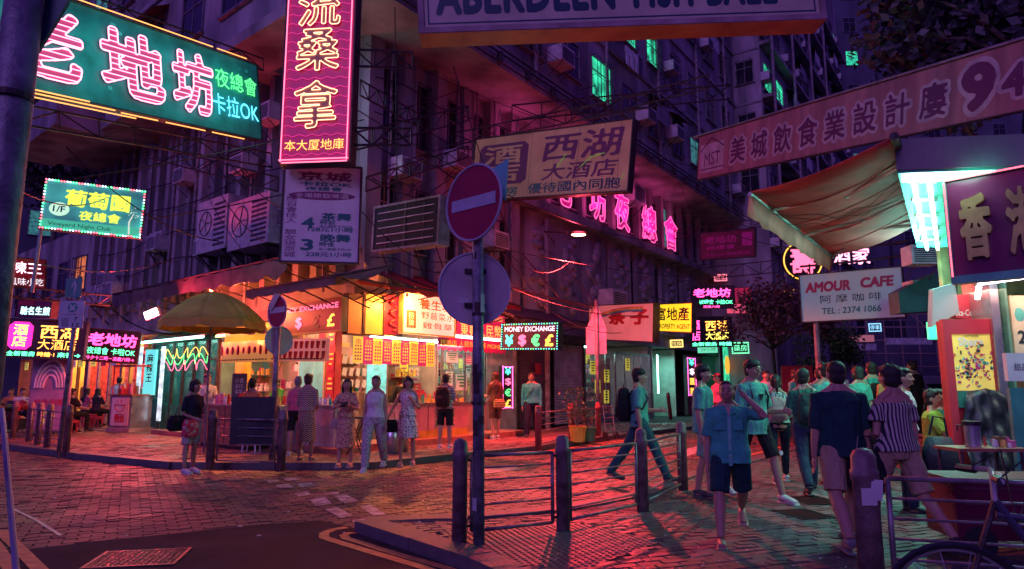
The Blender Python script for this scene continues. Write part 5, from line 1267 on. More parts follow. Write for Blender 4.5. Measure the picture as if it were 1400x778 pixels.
# --- ABERDEEN sign overhead
m_cream = mat('cream_sign_face', (.52, .44, .34), .5, var=.15, scale=3); m_navyp = mat('navy_print', (.01, .05, .09), .4, var=0)
m_ubox = mat('painted_sign_box', (.34, .22, .24), .5, var=.4, scale=2); m_under = mat('orange_lit_underside', (.45, .08, .06), .45, var=0, col2=(.8, .3, .12), scale=1.6, bump=.2)  # underside colour carries the orange light that falls on it
t, w, h = qsign((581, -68, 39, 1118, -84, 20, 1.12), 'overhead_sign', 'long cream sign with navy letters ABERDEEN overhead at the top edge', m_cream, .34, frame=None)
b = MB(); e = .075; b.bx(-w/2-e, w/2+e, -.03, .36, -e, 0).bx(-w/2-e, w/2+e, -.03, .36, h, h+e).bx(-w/2-e, -w/2, -.03, .36, 0, h).bx(w/2, w/2+e, -.03, .36, 0, h); b.obj('frame', m_ubox, t)
MB().bx(-w/2-e+.01, w/2+e-.01, -.02, .35, -e-.012, -e-.002).obj('underside', m_under, t)
b = MB(); g_ = .05; k = .02
for (a, c, d_, f) in ((-w/2+g_, w/2-g_, g_, g_+k), (-w/2+g_, w/2-g_, h-g_-k, h-g_)): b.bx(a, c, -.004, -.001, d_, f)
b.bx(-w/2+g_, -w/2+g_+k, -.0035, -.001, g_, h-g_).bx(w/2-g_-k, w/2-g_, -.0035, -.001, g_, h-g_); b.obj('border_line', m_navyp, t)
T(t, 'ABERDEEN', -w*.245, h*.385, w*.45, h*.46, m_navyp, -.004, bold=.055, spacing=1.1); T(t, 'FISH BALL', w*.21, h*.385, w*.37, h*.46, m_navyp, -.004, bold=.055, spacing=1.1)
# --- 西湖大酒店 board
m_gold_b = mat('ochre_sign_face', (.62, .36, .13), .5, var=0, col2=(.85, .54, .22), scale=1.4)
t, w, h = qsign((643, 193, 274, 857, 165, 260, 1.65), 'hotel_sign', 'ochre hotel board 西湖大酒店 with a purple 酒店 block behind the no-entry sign', m_gold_b, .22)
m_plum = mat('plum_print', (.17, .03, .10), .6, var=0)
b = MB(); b.prism([(-w*.43, h*.22), (-w*.15, h*.22), (-w*.12, h*.28), (-w*.12, h*.82), (-w*.15, h*.88), (-w*.43, h*.88), (-w*.46, h*.82), (-w*.46, h*.28)], -.006, -.001); b.obj('plum_block', m_plum, t)
T(t, '酒\n店', -w*.29, h*.55, w*.26, h*.58, m_gold_b, -.010, bold=.035, line=.95); T(t, '西湖', w*.22, h*.72, w*.48, h*.42, m_plum, -.005, bold=.03, shear=.1); T(t, '大酒店', w*.21, h*.35, w*.46, h*.25, m_plum, -.005, bold=.025, shear=.1)
T(t, '優待國內同胞', w*.18, h*.12, w*.56, h*.16, m_navyp, -.005, bold=.02); T(t, '新套房', -w*.3, h*.1, w*.26, h*.15, m_navyp, -.005, bold=.02)
b = MB()
for i, f in enumerate((-.1, .05, .2, .35, .44)): b.bx(w*f-.004, w*f+.004, -.0035, -.001, 0.02, h-.02)
b.obj('sheet_joint', mat('dark_joint', (.2, .1, .06), .7, var=0), t)
b = MB(); b.tube([(w*.08, -.02, h*.42), (w*.1, -.02, h*.5), (w*.13, -.02, h*.6)], .008, 4).tube([(w*.22, -.02, h*.38), (w*.28, -.02, h*.52), (w*.36, -.02, h*.56)], .008, 4).tube([(w*.46, -.02, h*.15), (w*.48, -.02, h*.25)], .006, 4)
b.obj('dead_neon_tube', emat('faint_green_glow', (.3, .7, .1), .35), t)  # unlit tubes given a faint green glow
truss(t, (-w*.75, .3, h+.05), (w*.55, .3, h+.35), .35, 8); truss(t, (w*.1, .3, h+.25), (w*.85, .3, h+.6), .3, 5)
for x in (-w*.4, 0, w*.35): MB().cyl((x, .2, h), (x, .3, h+.9), .012, n=4).obj('hanger', m_steel, t)
# --- neon characters standing on the ledge
n_mg = emat('neon_orchid', (1, .10, .40), 1.7); m_mf = emat('magenta_letter_face', (1, .02, .3), .3, base=(.5, .02, .2))
t = thing('ledge_neon_sign', 'row of magenta neon characters 老地坊夜總會 standing on the wall ledge', 'neon sign', M=FR)
for c, px, ww in (('老', 703, 1.25), ('地', 768, 1.25), ('坊', 817, 1.3), ('夜', 850, 1.3), ('總', 887, 1.5), ('會', 916, 1.5)):
    x = tR(px, .68, 310); T(t, c, x, 8.55, ww, 1.6, n_mg, -.72, 'neon_character', bold=.03, mode='neon', r=.02, m2=m_mf)
    lamp('AREA', (x, -.95, 8.7), 20, (1, .08, .42), 1.0, size_y=1.4, rot=(radians(115), 0, 0), parent=t, name='neon_light')
# --- MONEY EXCHANGE box
t, w, h = qsign((686, 444, 477, 762, 442, 477, .58), 'money_exchange_sign', 'small bulb-edged MONEY EXCHANGE light box with ¥ $ € £ hung on the grey pole side', mat('plum_panel', (.2, .03, .07)), .16)
T(t, 'MONEY EXCHANGE', 0, h*.8, w*.9, h*.2, emat('pale_pink_letter', (1, .7, .8), 2), -.008, bold=.02)
for c, f, m_ in (('¥', -.36, n_teal), ('$', -.12, n_pink), ('€', .12, n_green), ('£', .36, n_gold)): T(t, c, w*f, h*.34, w*.15, h*.48, m_, -.01, 'currency_sign', bold=.06)
bulbs(t, w, h, [emat('bulb_green', (.1, 1, .3), 5), emat('bulb_cyan', (.1, .8, 1), 4)], 22, 10, .01)
lamp('AREA', (0, -.2, h*.5), 8, (.6, 1, .8), w, size_y=h, rot=(radians(-90), 0, 0), parent=t, name='box_light')
# --- rainbow striped salmon sign 英皇..
m_salm = emat('salmon_lightbox', (1, .22, .25), .28, base=(.62, .28, .28), noise_=.25, scale=1)
t, w, h = qsign((804, 419, 463, 892, 415, 467, 1.12), 'shop_sign', 'salmon shop sign with crimson block characters and a rainbow arc above the glazed shop', m_salm, .2)
T(t, '茶 子', w*.14, h*.66, w*.6, h*.46, m_red, -.006, bold=.07); T(t, '凱施', -w*.38, h*.82, w*.16, h*.14, m_red, -.006)
for k, (cc) in enumerate(((.7, .2, .1), (.75, .6, .1), (.1, .5, .4), (.1, .2, .5))):
    b = MB(); pts = [(-w*.5+w*(.0+i/14), -.006-.001*k, h*(.62+.3*sin(i/14*2.2)-.035*k)) for i in range(13)]; b.tube(pts, .018, 4, flat=.2); b.obj('rainbow_stripe', mat('stripe_%d' % k, cc, .5), t)
# --- property agent
t, w, h = qsign((894, 417, 452, 945, 415, 454, .78), 'shop_sign', 'bright yellow sign 富地產 PROPERTY AGENT', emat('yellow_lightbox', (1, .8, .02), .85, base=(.8, .7, .05)), .12, frame=m_steel)
T(t, '富地產', 0, h*.64, w*.88, h*.5, m_blackp, -.006, bold=.02); T(t, 'PROPERTY AGENT', .03*w, h*.18, w*.86, h*.18, m_blackp, -.006, bold=.02)
# --- signs down the street
t, w, h = qsign((957, 320, 355, 1030, 313, 350, 1.15), 'hanging_sign', 'unlit dark red hanging sign 老地坊 夜總會 high in the right street', mat('dark_red_board', (.16, .02, .05), .5), .15)
T(t, '老地坊', -w*.12, h*.72, w*.6, h*.3, m_mag, -.006, bold=.03); T(t, '夜總會', -w*.12, h*.42, w*.55, h*.16, m_mag, -.006, bold=.02); T(t, '卡拉OK酒廊地庫', 0, h*.15, w*.85, h*.13, m_mag, -.006)
MB().bx(w*.28, w*.46, -.006, -.001, h*.4, h*.9).obj('seal', m_mag, t)
truss(t, (-w*1.1, .2, h*.95), (w*.7, .2, h*1.1), .35, 6); truss(t, (-w*1.0, .2, -.9), (w*.9, .2, -.7), .5, 6)
def ledsign(q, label, rows, m=m_black, name='led_sign', border=None, lampc=None):
    t, w, h = qsign(q, name, label, m, .12)
    for s, x, y, ww, hh, mm, bo in rows: T(t, s, w*x, h*y, w*ww, h*hh, mm, -.008, bold=bo)
    if border: bulbs(t, w, h, [border], 18, 10, .025)
    return t
ledsign((944, 392, 421, 1001, 391, 421, .95), 'upper dark LED sign 老地坊 half hidden by the street tree', [('老地坊', 0, .7, .9, .42, m_lp, .04), ('夜總會 卡拉OK', .1, .28, .8, .2, m_lg, .02), ('凌晨六時', 0, .06, .4, .12, m_lp, .02)])
ledsign((944, 434, 474, 1001, 433, 473, 1.25), 'lower dark LED sign 西湖大酒店 half hidden by the street tree', [('酒\n店', -.36, .55, .2, .7, m_lp, .03), ('西湖', .14, .7, .55, .36, m_lo, .03), ('大酒店', .14, .36, .55, .28, m_ly, .02), ('全新套房 時鐘', 0, .08, .95, .13, m_lg, .03)])
ledsign((1005, 394, 415, 1028, 393, 414, .8), 'small dim crimson sign above the street tree', [('香江', -.1, .55, .6, .5, m_plum, .02)], emat('crimson_box2', (.8, .03, .12), .35), 'lit_sign')
ledsign((1004, 444, 470, 1036, 442, 469, 1.15), 'crimson bank sign with white characters 建 beside the LED signs', [('建', .05, .72, .4, .36, m_wp, .03), ('華民銀行', 0, .38, .8, .2, m_wp, .02), ('BANK', 0, .12, .7, .1, m_wp, .02)], emat('crimson_box3', (1, .02, .22), .6), 'lit_sign')
ledsign((1040, 437, 456, 1075, 437, 456, .95), 'small green-bordered LED sign farthest down the street', [('酒店', -.1, .6, .8, .35, m_lp, .04), ('古町', 0, .25, .5, .3, m_ly, .04)], m_black, border=m_lg)
ledsign((1056, 440, 462, 1108, 444, 468, 1.3), 'warm salmon slatted shop sign beyond the tree', [('餐廳食坊', 0, .5, .8, .4, m_wood, .02)], emat('warm_sign', (1, .35, .12), .45), 'lit_sign')
# --- round neon
M, w, h = qmat(1068, 333, 381, 1126, 333, 381, 1.5); t = thing('round_neon_sign', 'round yellow-ringed neon emblem partly behind the tip of the striped awning', 'neon sign', M=M)
b = MB(); b.cyl((0, 0, h/2), (0, .15, h/2), h*.56, n=28); b.obj('disc', m_black, t)
b = MB(); b.tube([(h*.53*cos(i*pi/16), -.04, h/2+h*.53*sin(i*pi/16)) for i in range(32)], .028, 5, close=True); b.obj('neon_ring', n_gold, t)
T(t, '壽', 0, h/2, h*.72, h*.76, n_pink, -.03, 'neon_character', bold=.02); 
for s, x in (('酒', 1.25), ('家', 2.0)): T(t, s, h*x*.72+h*.2, h*.65, h*.5, h*.5, n_rose, -.03, 'neon_character', bold=.03)
b = MB(); b.cyl((-h*.2, .1, h*.9), (h*3.4, .1, h*1.02), .03, n=5); b.obj('bracket', m_steel, t)
# --- AMOUR CAFE
m_cafe = mat('pale_green_sign_face', (.26, .80, .66), .45, var=0, col2=(.70, .82, .40), scale=.45)
t, w, h = qsign((1095, 377, 440, 1234, 365, 433, 1.2), 'cafe_sign', 'pale green AMOUR CAFE sign with phone number hanging above the crowd', m_cafe, .2)
m_dred = mat('dark_red_print', (.35, .03, .07), .5, var=0); m_dk = mat('ink_print', (.02, .04, .05), .5, var=0)
T(t, 'AMOUR', -w*.22, h*.72, w*.46, h*.22, m_dred, -.006, bold=.07, shear=.12); T(t, 'CAFE', w*.27, h*.74, w*.32, h*.22, m_dred, -.006, bold=.07, shear=.12)
T(t, '阿 摩 咖 啡', 0, h*.45, w*.6, h*.17, m_dk, -.006, bold=.015); T(t, 'TEL : 2374 1066', .0, h*.2, w*.58, h*.13, mat('green_ink', (.01, .2, .13), .5, var=0), -.006, bold=.03, shear=.1)
b = MB().cyl((-w*.37, .1, 0), (-w*.37, .1, -3.1), .07, n=8); b.obj('post', m_pipe, t); b = MB().cyl((w*.2, .1, h+.25), (w*.95, .1, h+.35), .03, n=5).cyl((-w*.4, .1, h), (-w*.4, .1, h+.3), .02, n=4).cyl((w*.4, .1, h), (w*.4, .1, h+.3), .02, n=4).cyl((-w*.5, .1, h+.25), (w*.2, .1, h+.25), .03, n=5); b.obj('bracket', m_steel, t)
# --- long red banner sign 美城飲食業設計廔 948
m_rb = mat('faded_red_banner', (.24, .11, .13), .6, var=0, col2=(.40, .20, .21), scale=1.2, stretch=(3, 3, .3))
t, w, h = qsign((951, 190, 246, 1440, 46, 140, 1.35), 'banner_sign', 'long faded red banner sign 美城飲食業設計廔 slanting across the upper right', m_rb, .06)
m_pb = mat('dull_purple_print', (.12, .03, .10), .6, var=0); m_halo = mat('pale_letter_halo', (.42, .36, .40), .6, var=.2)
def halo(t, s, x, z, ww, hh, bo=.03): T(t, s, x, z, ww*1.22, hh*1.2, m_halo, -.006, bold=bo+.10); T(t, s, x, z, ww, hh, m_pb, -.012, bold=bo)
MB().bx(-w*.49, -w*.385, -.006, -.002, h*.12, h*.78).obj('logo_plate', m_halo, t); T(t, 'MST', -w*.435, h*.42, w*.07, h*.3, m_pb, -.01); b = MB(); b.tube([(-w*.49, -.012, h*.62), (-w*.44, -.012, h*.9), (-w*.385, -.012, h*.66)], .018, 5).tube([(-w*.485, -.012, h*.2), (-w*.385, -.012, h*.2)], .015, 5); b.obj('logo_roof', m_pb, t)
for i, c in enumerate('美城飲食業設計廔'): halo(t, c, -w*.325+w*i*.0845, h*.47, w*.062, h*.56)
halo(t, '9', w*.36, h*.5, w*.07, h*.74, .06); halo(t, '48', w*.45, h*.46, w*.09, h*.5, .05)
b = MB().cyl((-w*.53, .02, h+.05), (w*.55, .02, h+.05), .045, n=7); b.obj('top_tube', mat('galvanised_tube', (.4, .4, .42), .4, .6), t)
# --- empty light-box frame with bare tubes
t, w, h = qsign((511, 286, 342, 598, 270, 331, .95), 'empty_light_box', 'open light box with bare unlit tubes and an orange-lit bottom edge', m_dark, .3, frame=m_pipe, e=.05)
b = MB()
for i in range(5): b.cyl((-w*.44, -.01, h*(.14+.18*i)), (w*.44, -.01, h*(.14+.18*i)), .014, n=6)
b.obj('unlit_tube', mat('milky_tube', (.6, .52, .58), .3), t)
b = MB(); b.bx(-w*.02, w*.02, -.015, 0, 0, h).bx(-w*.3, -w*.285, -.012, 0, 0, h).bx(w*.28, w*.295, -.012, 0, 0, h); b.obj('tube_rack', m_steel, t)
b = MB(); 
for s in (-.42, .1, .42): b.cyl((w*s, .1, h), (w*s*.8, 1.4, h+1.0), .015, n=4).cyl((w*s, .1, 0), (w*s, .5, -.7), .015, n=4)
b.obj('bracket', m_steel, t)
# --- scaffolding-like brackets, wires
for i, (a, c, hh, lb) in enumerate((((488, 205, 14.0), (640, 165, 17), .4, 'steel sign gantry reaching from the magenta sign toward the ochre board'), ((492, 130, 14), (575, 175, 17), .35, 'short sloping steel lattice right of the magenta sign'),
        ((700, 165, 16), (1000, 135, 17.5), .4, 'long steel lattice arm above the ochre hotel board'), ((200, 215, 17), (380, 262, 16), .35, 'steel lattice arm below the big neon sign'), ((500, 262, 13.5), (640, 215, 17), .3, 'steel lattice brace above the empty light box'),
        ((0, 405, 15), (150, 418, 17), .25, 'teal-lit lattice arm above the LED signs'))):
    pa, pb = Vector(P(*a)), Vector(P(*c)); g = thing('sign_gantry', lb, 'bracket', pa); truss(g, (0, 0, 0), pb-pa, hh, 8)
m_wire = mat('black_cable', (.02, .018, .025), .6, var=0)
rw = random.Random(21)
wires = [((100, 245, 12), (640, 120, 19)), ((-20, 232, 9), (160, 262, 17)), ((200, 300, 16), (640, 190, 17)), ((488, 150, 12), (900, 330, 22)), ((280, 260, 17), (400, 400, 15)), ((640, 330, 15), (960, 380, 24)), ((690, 375, 16), (850, 455, 20)),
         ((500, 60, 14), (1020, 240, 26)), ((860, 60, 20), (950, 300, 22)), ((700, 395, 15.5), (960, 410, 24)), ((960, 300, 24), (1240, 330, 14)), ((1060, 330, 20), (1300, 320, 12)), ((0, 345, 12), (240, 352, 18)), ((480, 270, 13), (640, 350, 15)), ((620, 90, 16), (700, 330, 18)),
         ((150, 420, 15), (250, 455, 15)), ((270, 200, 17), (360, 330, 16)), ((540, 10, 15), (545, 330, 16)), ((800, 0, 17), (806, 260, 19)), ((930, 245, 22), (1100, 300, 20)), ((700, 350, 16), (790, 345, 19)), ((300, 205, 16), (480, 300, 14)), ((880, 400, 20), (1010, 395, 26)), ((90, 200, 14), (300, 330, 17))]
LM = [(120, 250, 'the vineyard sign'), (640, 120, 'the middle pier of the corner wall'), (-20, 232, 'the left edge post'), (200, 300, 'the small condenser unit'), (330, 300, 'the big condenser units'), (440, 100, 'the tall magenta sign'), (440, 290, 'the white price board'), (540, 300, 'the empty light box'), (560, 20, 'the overhead cream sign left end'), (640, 330, 'the no-entry disc'),
      (750, 220, 'the ochre hotel board'), (800, 0, 'the overhead cream sign middle'), (820, 350, 'the street lamp'), (900, 350, 'the neon characters on the ledge'), (1020, 240, 'the left tip of the red banner'), (1100, 300, 'the salmon awning'), (1240, 330, 'the tube-lit soffit'), (960, 380, 'the dark LED signs'), (850, 455, 'the salmon shop sign'), (150, 420, 'the left LED signs'), (250, 455, 'the umbrella top'), (700, 395, 'the canopies over the shutters'), (0, 345, 'the small maroon sign'), (950, 300, 'the dark red hanging sign'), (545, 330, 'the maroon corner awning')]
for k, (a, c) in enumerate(wires):
    pa, pb = Vector(P(*a)), Vector(P(*c)); sg = rw.uniform(.15, .6); b = MB()
    b.tube([pa.lerp(pb, i/14)-Vector((0, 0, sg*4*(i/14)*(1-i/14))) for i in range(15)], rw.uniform(.008, .016), 4)
    nm_ = lambda q: min(LM, key=lambda l: hypot(l[0]-q[0], l[1]-q[1]))[2]
    o = b.obj('cable', m_wire); tag(o, 'thin %s cable from %s %s %s' % (('taut', 'slack', 'sagging')[int(sg*6) % 3], nm_(a), 'past' if nm_(a) == nm_(c) else 'to', nm_(c) if nm_(a) != nm_(c) else 'the wall'), 'cable', 'overhead cables between the signs')
# pipes and struts climbing from canopies to the walls on the right (red light put into the steel colour)
g = thing('strut_frame', 'reddish steel struts and crossbar propping the canopies above the shutters', 'bracket', M=FR)
b = MB()
for x in (tR(640, 1), tR(700, 1), tR(735, 1), tR(790, 1)): b.cyl((x, 0, 6.2), (x+.2, -1.7, 4.2), .025, n=5).cyl((x, 0, 4.6), (x+.2, -1.9, 4.1), .025, n=5)
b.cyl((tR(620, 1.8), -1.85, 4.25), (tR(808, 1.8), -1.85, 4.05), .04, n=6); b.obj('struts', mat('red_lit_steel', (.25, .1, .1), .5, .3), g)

rs_ = random.Random(5)
far = [(1008, 422, 26, 12, 34, '美食', (1, .1, .2)), (1044, 396, 22, 14, 38, '金行', (1, .2, .6)), (1078, 404, 20, 16, 36, '酒吧', (1, .5, .1)), (1012, 476, 22, 14, 33, '藥房', (.2, 1, .5)), (1040, 470, 24, 11, 40, '按摩', (1, .12, .35)), (1082, 474, 18, 12, 42, '宵夜', (.2, .8, 1)),
       (1030, 372, 18, 12, 40, '卡拉', (1, .1, .5)), (925, 470, 16, 9, 31, '找換', (1, .7, .2)), (968, 478, 26, 9, 30, '24小時', (.2, 1, .6)), (1196, 448, 16, 10, 44, '停車', (.3, .7, 1)), (1130, 452, 16, 9, 46, '茶餐廳', (1, .3, .2)), (1060, 488, 16, 9, 44, '粥麵', (1, .6, .2)), (1102, 490, 14, 8, 45, '便利', (1, .15, .25)), (985, 380, 16, 8, 36, '麻雀', (1, .2, .3))]
for k, (x, y, w_, h_, Y_, s_, c_) in enumerate(far):
    nm = ['crimson', 'violet-pink', 'amber', 'mint', 'rose', 'cyan', 'magenta', 'pale gold', 'green', 'blue', 'vermilion', 'orange', 'cherry', 'coral'][k]
    M, w, h = qmat(x-w_/2, y-h_/2, y+h_/2, x+w_/2, y-h_/2-.5, y+h_/2-.5, h_*Y_/943*1.05); t = thing('lit_sign', 'tiny %s lit sign %s far down the right-hand street' % (nm, s_), 'sign', M=M, group='small lit signs far down the right street')
    dark = k % 2; mc = emat('far_sign_%d' % k, c_, 1.6 if dark else .8)
    MB().bx(-w/2, w/2, 0, .15, 0, h).obj('panel', m_black if dark else mc, t); T(t, s_, 0, h*.5, w*.8, h*.62, mc if dark else m_wp, -.02)
    if dark: bulbs(t, w, h, [mc], 10, 6, .03)
# ================================================================ STREET FURNITURE AND RIGHT-HAND RESTAURANT
m_boll = mat('chipped_bollard_paint', (.10, .05, .06), .5, var=0, col2=(.24, .17, .18), scale=9, bump=.3)
m_rail = mat('railing_paint', (.22, .19, .21), .45, .4, var=.4, scale=10)
m_bred = mat('maroon_bollard_paint', (.26, .05, .06), .5, var=.3, scale=8)
def bollard(par, p, h, r, m=m_boll, local=None):
    q = MB(); x, y, z = p
    q.tube([(x, y, z-.05), (x, y, z+h*.80), (x, y, z+h*.81), (x, y, z+h*.86), (x, y, z+h*.87), (x, y, z+h*.95), (x, y, z+h*.985), (x, y, z+h)], [r, r, r*1.12, r*1.12, r, r*.97, r*.7, r*.25], 14)
    return q.obj('bollard', m, par, smooth=True)
def railing(name, label, pts, h, r, rails=7, m=m_boll, skip=(), rz0=.1, rz1=.82, group=None):
    t = thing(name, label, 'railing', pts[0], 0, group); o0 = Vector(pts[0]); V_ = [Vector(p)-o0 for p in pts]
    for v in V_: bollard(t, v, h, r, m)
    for i in range(len(V_)-1):
        if i in skip: continue
        a, c = V_[i], V_[i+1]; d = (c-a).normalized(); a2 = a+d*(r+.05); c2 = c-d*(r+.05)
        for s, pp in ((0, a2), (1, c2)): MB().cyl(pp+Vector((0, 0, h*rz0)), pp+Vector((0, 0, h*rz1)), .017, n=8).obj('upright', m_rail, t, smooth=True)
        for k in range(rails):
            z = h*(rz0+(rz1-rz0)*k/(rails-1)); q = MB().cyl(a2+Vector((0, 0, z)), c2+Vector((0, 0, z)), .016 if k in (0, rails-1) else .009, n=7); q.obj('rail', m_rail, t, smooth=True)
        q = MB()
        for pp, e in ((a, a2), (c, c2)):
            for z in (.15, .78): q.cyl(pp+Vector((0, 0, h*z)), e+Vector((0, 0, h*z)), .012, n=5)
        q.obj('clamp', m_steel, t)
    return t
nf = [G(628, 742, PZ), G(770, 726, PZ), G(879, 699, PZ), G(934, 670, PZ)]
t = railing('pavement_railing', 'bollard railing with thin horizontal bars along the near pavement beside the no-entry sign', nf, .9, .066)
# foreground right railing
p0 = G(1196, 842, PZ); p1 = (p0[0]+2.4, p0[1]-.75, PZ)
t = railing('pavement_railing', 'dark foreground railing and stout bollard at bottom right in front of the bicycle', [p0, p1], .98, .075, 7)
q = MB(); q.box((-.02, -.079, .70), (.09, .006, .1)).box((.03, -.077, .74), (.07, .006, .12), ry=.1); q.obj('sticker', mat('torn_sticker', (.5, .5, .5), .6), t)
# far-left railing, the stall railing and the fence before the shutters
railing('pavement_railing', 'dark railing posts at the far left of the plaza', [G(17, 599, PZ), G(39, 604, PZ), G(51, 608, PZ), G(64, 613, PZ), G(90, 619, PZ)], 1.0, .07, 6, skip=(0,))
ps = [G(287, 637, PZ), G(384, 640, PZ)]
t = railing('pavement_railing', 'railing with a dark board behind it in front of the food stall', ps, .98, .075, 6)
v = Vector(ps[1])-Vector(ps[0]); q = MB().box((v.x*.55, v.y*.55+.07, .78), (v.x*.56, .03, .82)); q.obj('board', m_black, t)
rf = [G(736, 613, PZ), G(781, 601, PZ), G(818, 597, PZ)]
railing('pavement_railing', 'maroon bollard railing in front of the roller shutters', rf, .95, .075, 6, m_bred)
for (px, py, lb, lean) in ((917, 573, 'leaning maroon bollard in front of the teal doorway', -.08), (940, 567, 'maroon bollard right of the leaning one near the maroon panel', 0)):
    x, y, z = G(px, py, PZ); t = thing('bollard', lb, 'bollard', (x, y, z)); t.rotation_euler = (0, lean, 0); bollard(t, (0, 0, 0), 1.15, .08, m_bred)
# litter rack with bicycle-like tubes behind the backpack man
x, y, z = G(835, 600, PZ); t = thing('hand_trolley', 'small folded hand trolley leaning by the railing behind the backpack man', 'trolley', (x, y, z), .5)
q = MB()
for s in (-.15, .15): q.tube([(s, 0, .12), (s, .12, .9)], .014, 6)
for k in range(5): q.cyl((-.15, .03+.02*k, .25+.15*k), (.15, .03+.02*k, .25+.15*k), .01, n=5)
q.obj('frame', m_rail, t)
for s in (-.18, .18): MB().cyl((s-.02, 0, .1), (s+.02, 0, .1), .1, n=14).obj('wheel', m_black, t)
# potted plants
def pot(px, py, h, m, lb, ls, hp, seed, n=260):
    x, y, z = G(px, py, PZ); t = thing('potted_plant', lb, 'plant', (x, y, z)); r = random.Random(seed)
    MB().tube([(0, 0, 0), (0, 0, hp), (0, 0, hp+.03)], [.17, .22, .24], 12).obj('pot', m, t, smooth=False)
    q = MB()
    for i in range(9): 
        a = r.uniform(0, 6.3); d = r.uniform(.05, .35); q.tube([(0, 0, hp), (cos(a)*d*.4, sin(a)*d*.4, hp+h*.5), (cos(a)*d, sin(a)*d, hp+h*r.uniform(.7, 1))], [.012, .008, .003], 4)
    q.obj('stem', mat('bark', (.12, .09, .08)), t)
    q = MB()
    for i in range(n):
        p = Vector((r.gauss(0, .2), r.gauss(0, .2), hp+h*r.uniform(.25, 1.05))); d = Vector((r.uniform(-1, 1), r.uniform(-1, 1), r.uniform(-.6, .8))).normalized(); e = d.cross(Vector((r.random(), r.random(), r.random()))).normalized(); L = ls*r.uniform(.6, 1.2)
        q.add([p-d*L*.5, p+e*L*.25, p+d*L*.5, p-e*L*.25], [(0, 1, 2, 3)])
    q.obj('leaves', m_leafg, t, kind='stuff', fixn=False)
pot(790, 604, .95, m_yel, 'bushy plant in a yellow pot by the maroon railing', .1, .36, 1); pot(804, 602, .45, mat('green_pot', (.03, .2, .1), .5), 'low plant in a green pot beside the yellow one', .1, .3, 2, 90)
# --- signposts
m_pole = mat('grey_sign_pole', (.20, .19, .23), .5, .3, var=.5, scale=9, bump=.3); m_signred = mat('traffic_red', (.30, .012, .05), .4, var=.1); m_signw = mat('traffic_white', (.42, .44, .5), .45, var=.15, scale=4)
m_back = mat('sign_back_grey', (.52, .44, .44), .5, .2, var=.2, scale=3, bump=.1)
def disc(t, z, r, rz, m, y, name, rim=True, x=0, tilt=0):
    o = MB().cyl((0, 0, 0), (0, .012, 0), r, n=40).obj(name, m, t); o.location = (x, y, z); o.rotation_euler = (tilt, 0, rz)
    if rim: q = MB().tube([(r*cos(i*pi/18), -.002, r*sin(i*pi/18)) for i in range(36)], .012, 5, close=True); q.obj('rim', m_signw, o)
    return o
b0 = G(655, 744, PZ); Yp = b0[1]
t = thing('sign_post', 'tall grey signpost with a red no-entry disc above a round grey sign back', 'sign post', b0)
tz = HC+ray(650, 325)[1]*Yp
MB().cyl((0, 0, -.05), (-.04, 0, HC+ray(650, 240)[1]*Yp-PZ), .052, n=14).obj('pole', m_pole, t, smooth=True)
zc = HC+ray(648, 281)[1]*Yp-PZ; o = disc(t, zc, .355, radians(-42), m_signred, -.11, 'no_entry_disc', x=-.07)
MB().bx(-.285, .285, -.006, -.001, -.055, .055).obj('white_bar', m_signw, o)
zc2 = HC+ray(648, 393)[1]*Yp-PZ; o = disc(t, zc2, .335, radians(14), m_back, .075, 'sign_back', rim=True, x=-.06)
for zz_ in (-.16, .16): MB().bx(-.1, .1, -.04, -.008, zz_-.02, zz_+.02).obj('clamp', m_steel, o)
for (sx_, sz_) in ((.12, -.2), (.02, .2), (-.1, -.12)): MB().box((sx_, -.004, sz_), (.09, .003, .06), ry=.2).obj('sticker', MATS['torn_sticker'], o)
q = MB().prism([(-.16, .05), (.14, .22), (.11, -.2)], 0, .012); o = q.obj('triangle_plate', mat('teal_plate', (.06, .42, .40), .5), t); o.location = (.12, .12, HC+ray(680, 243)[1]*Yp-PZ); o.rotation_euler = (0, 0, -.3)
q = MB(); 
for zz_ in (2.0, 2.9, 1.2): q.cyl((-.02, 0, zz_), (-.02, 0, zz_+.03), .06, n=12)
q.obj('band', m_steel, t)
r_ = random.Random(31)
for k in range(14):
    z_ = r_.uniform(.3, 3.6); a_ = r_.uniform(-2.6, -.6); MB().box((.051*cos(a_)-.04*z_/4, .051*sin(a_), z_), (.05, .006, r_.uniform(.05, .2)), rz=a_+pi/2).obj('paint_chip', mat('bare_rust', (.06, .035, .03), .8, var=.4, scale=20) if k % 3 else MATS['torn_sticker'], t)
b1 = G(371, 628, PZ); t = thing('sign_post', 'far signpost with a bent no-entry disc half folded over and a small grey sign back', 'sign post', b1); Yq = b1[1]
MB().cyl((0, 0, -.05), (0, 0, HC+ray(371, 412)[1]*Yq-PZ), .05, n=10).obj('pole', m_pole, t, smooth=True)
o = disc(t, HC+ray(370, 427)[1]*Yq-PZ, .31, radians(-38), m_signred, -.09, 'no_entry_disc'); MB().bx(-.25, .25, -.006, -.001, -.02, .09).obj('white_bar', m_signw, o)
q = MB().prism([(-.3, .1), (-.1, .36), (.12, .34), (-.16, .02)], -.03, -.01); q.obj('folded_flap', m_back, o)
disc(t, HC+ray(374, 465)[1]*Yq-PZ, .28, radians(44), m_back, .09, 'sign_back')
b2 = G(80, 622, PZ); t = thing('sign_post', 'left signpost with a green arrow plate above a no-stopping plate', 'sign post', b2); Yq = b2[1]; zf = lambda py: HC+ray(82, py)[1]*Yq-PZ; sc_ = Yq/943
MB().cyl((0, 0, -.05), (.1, 0, zf(378)), .045, n=10).obj('pole', m_pole, t, smooth=True)
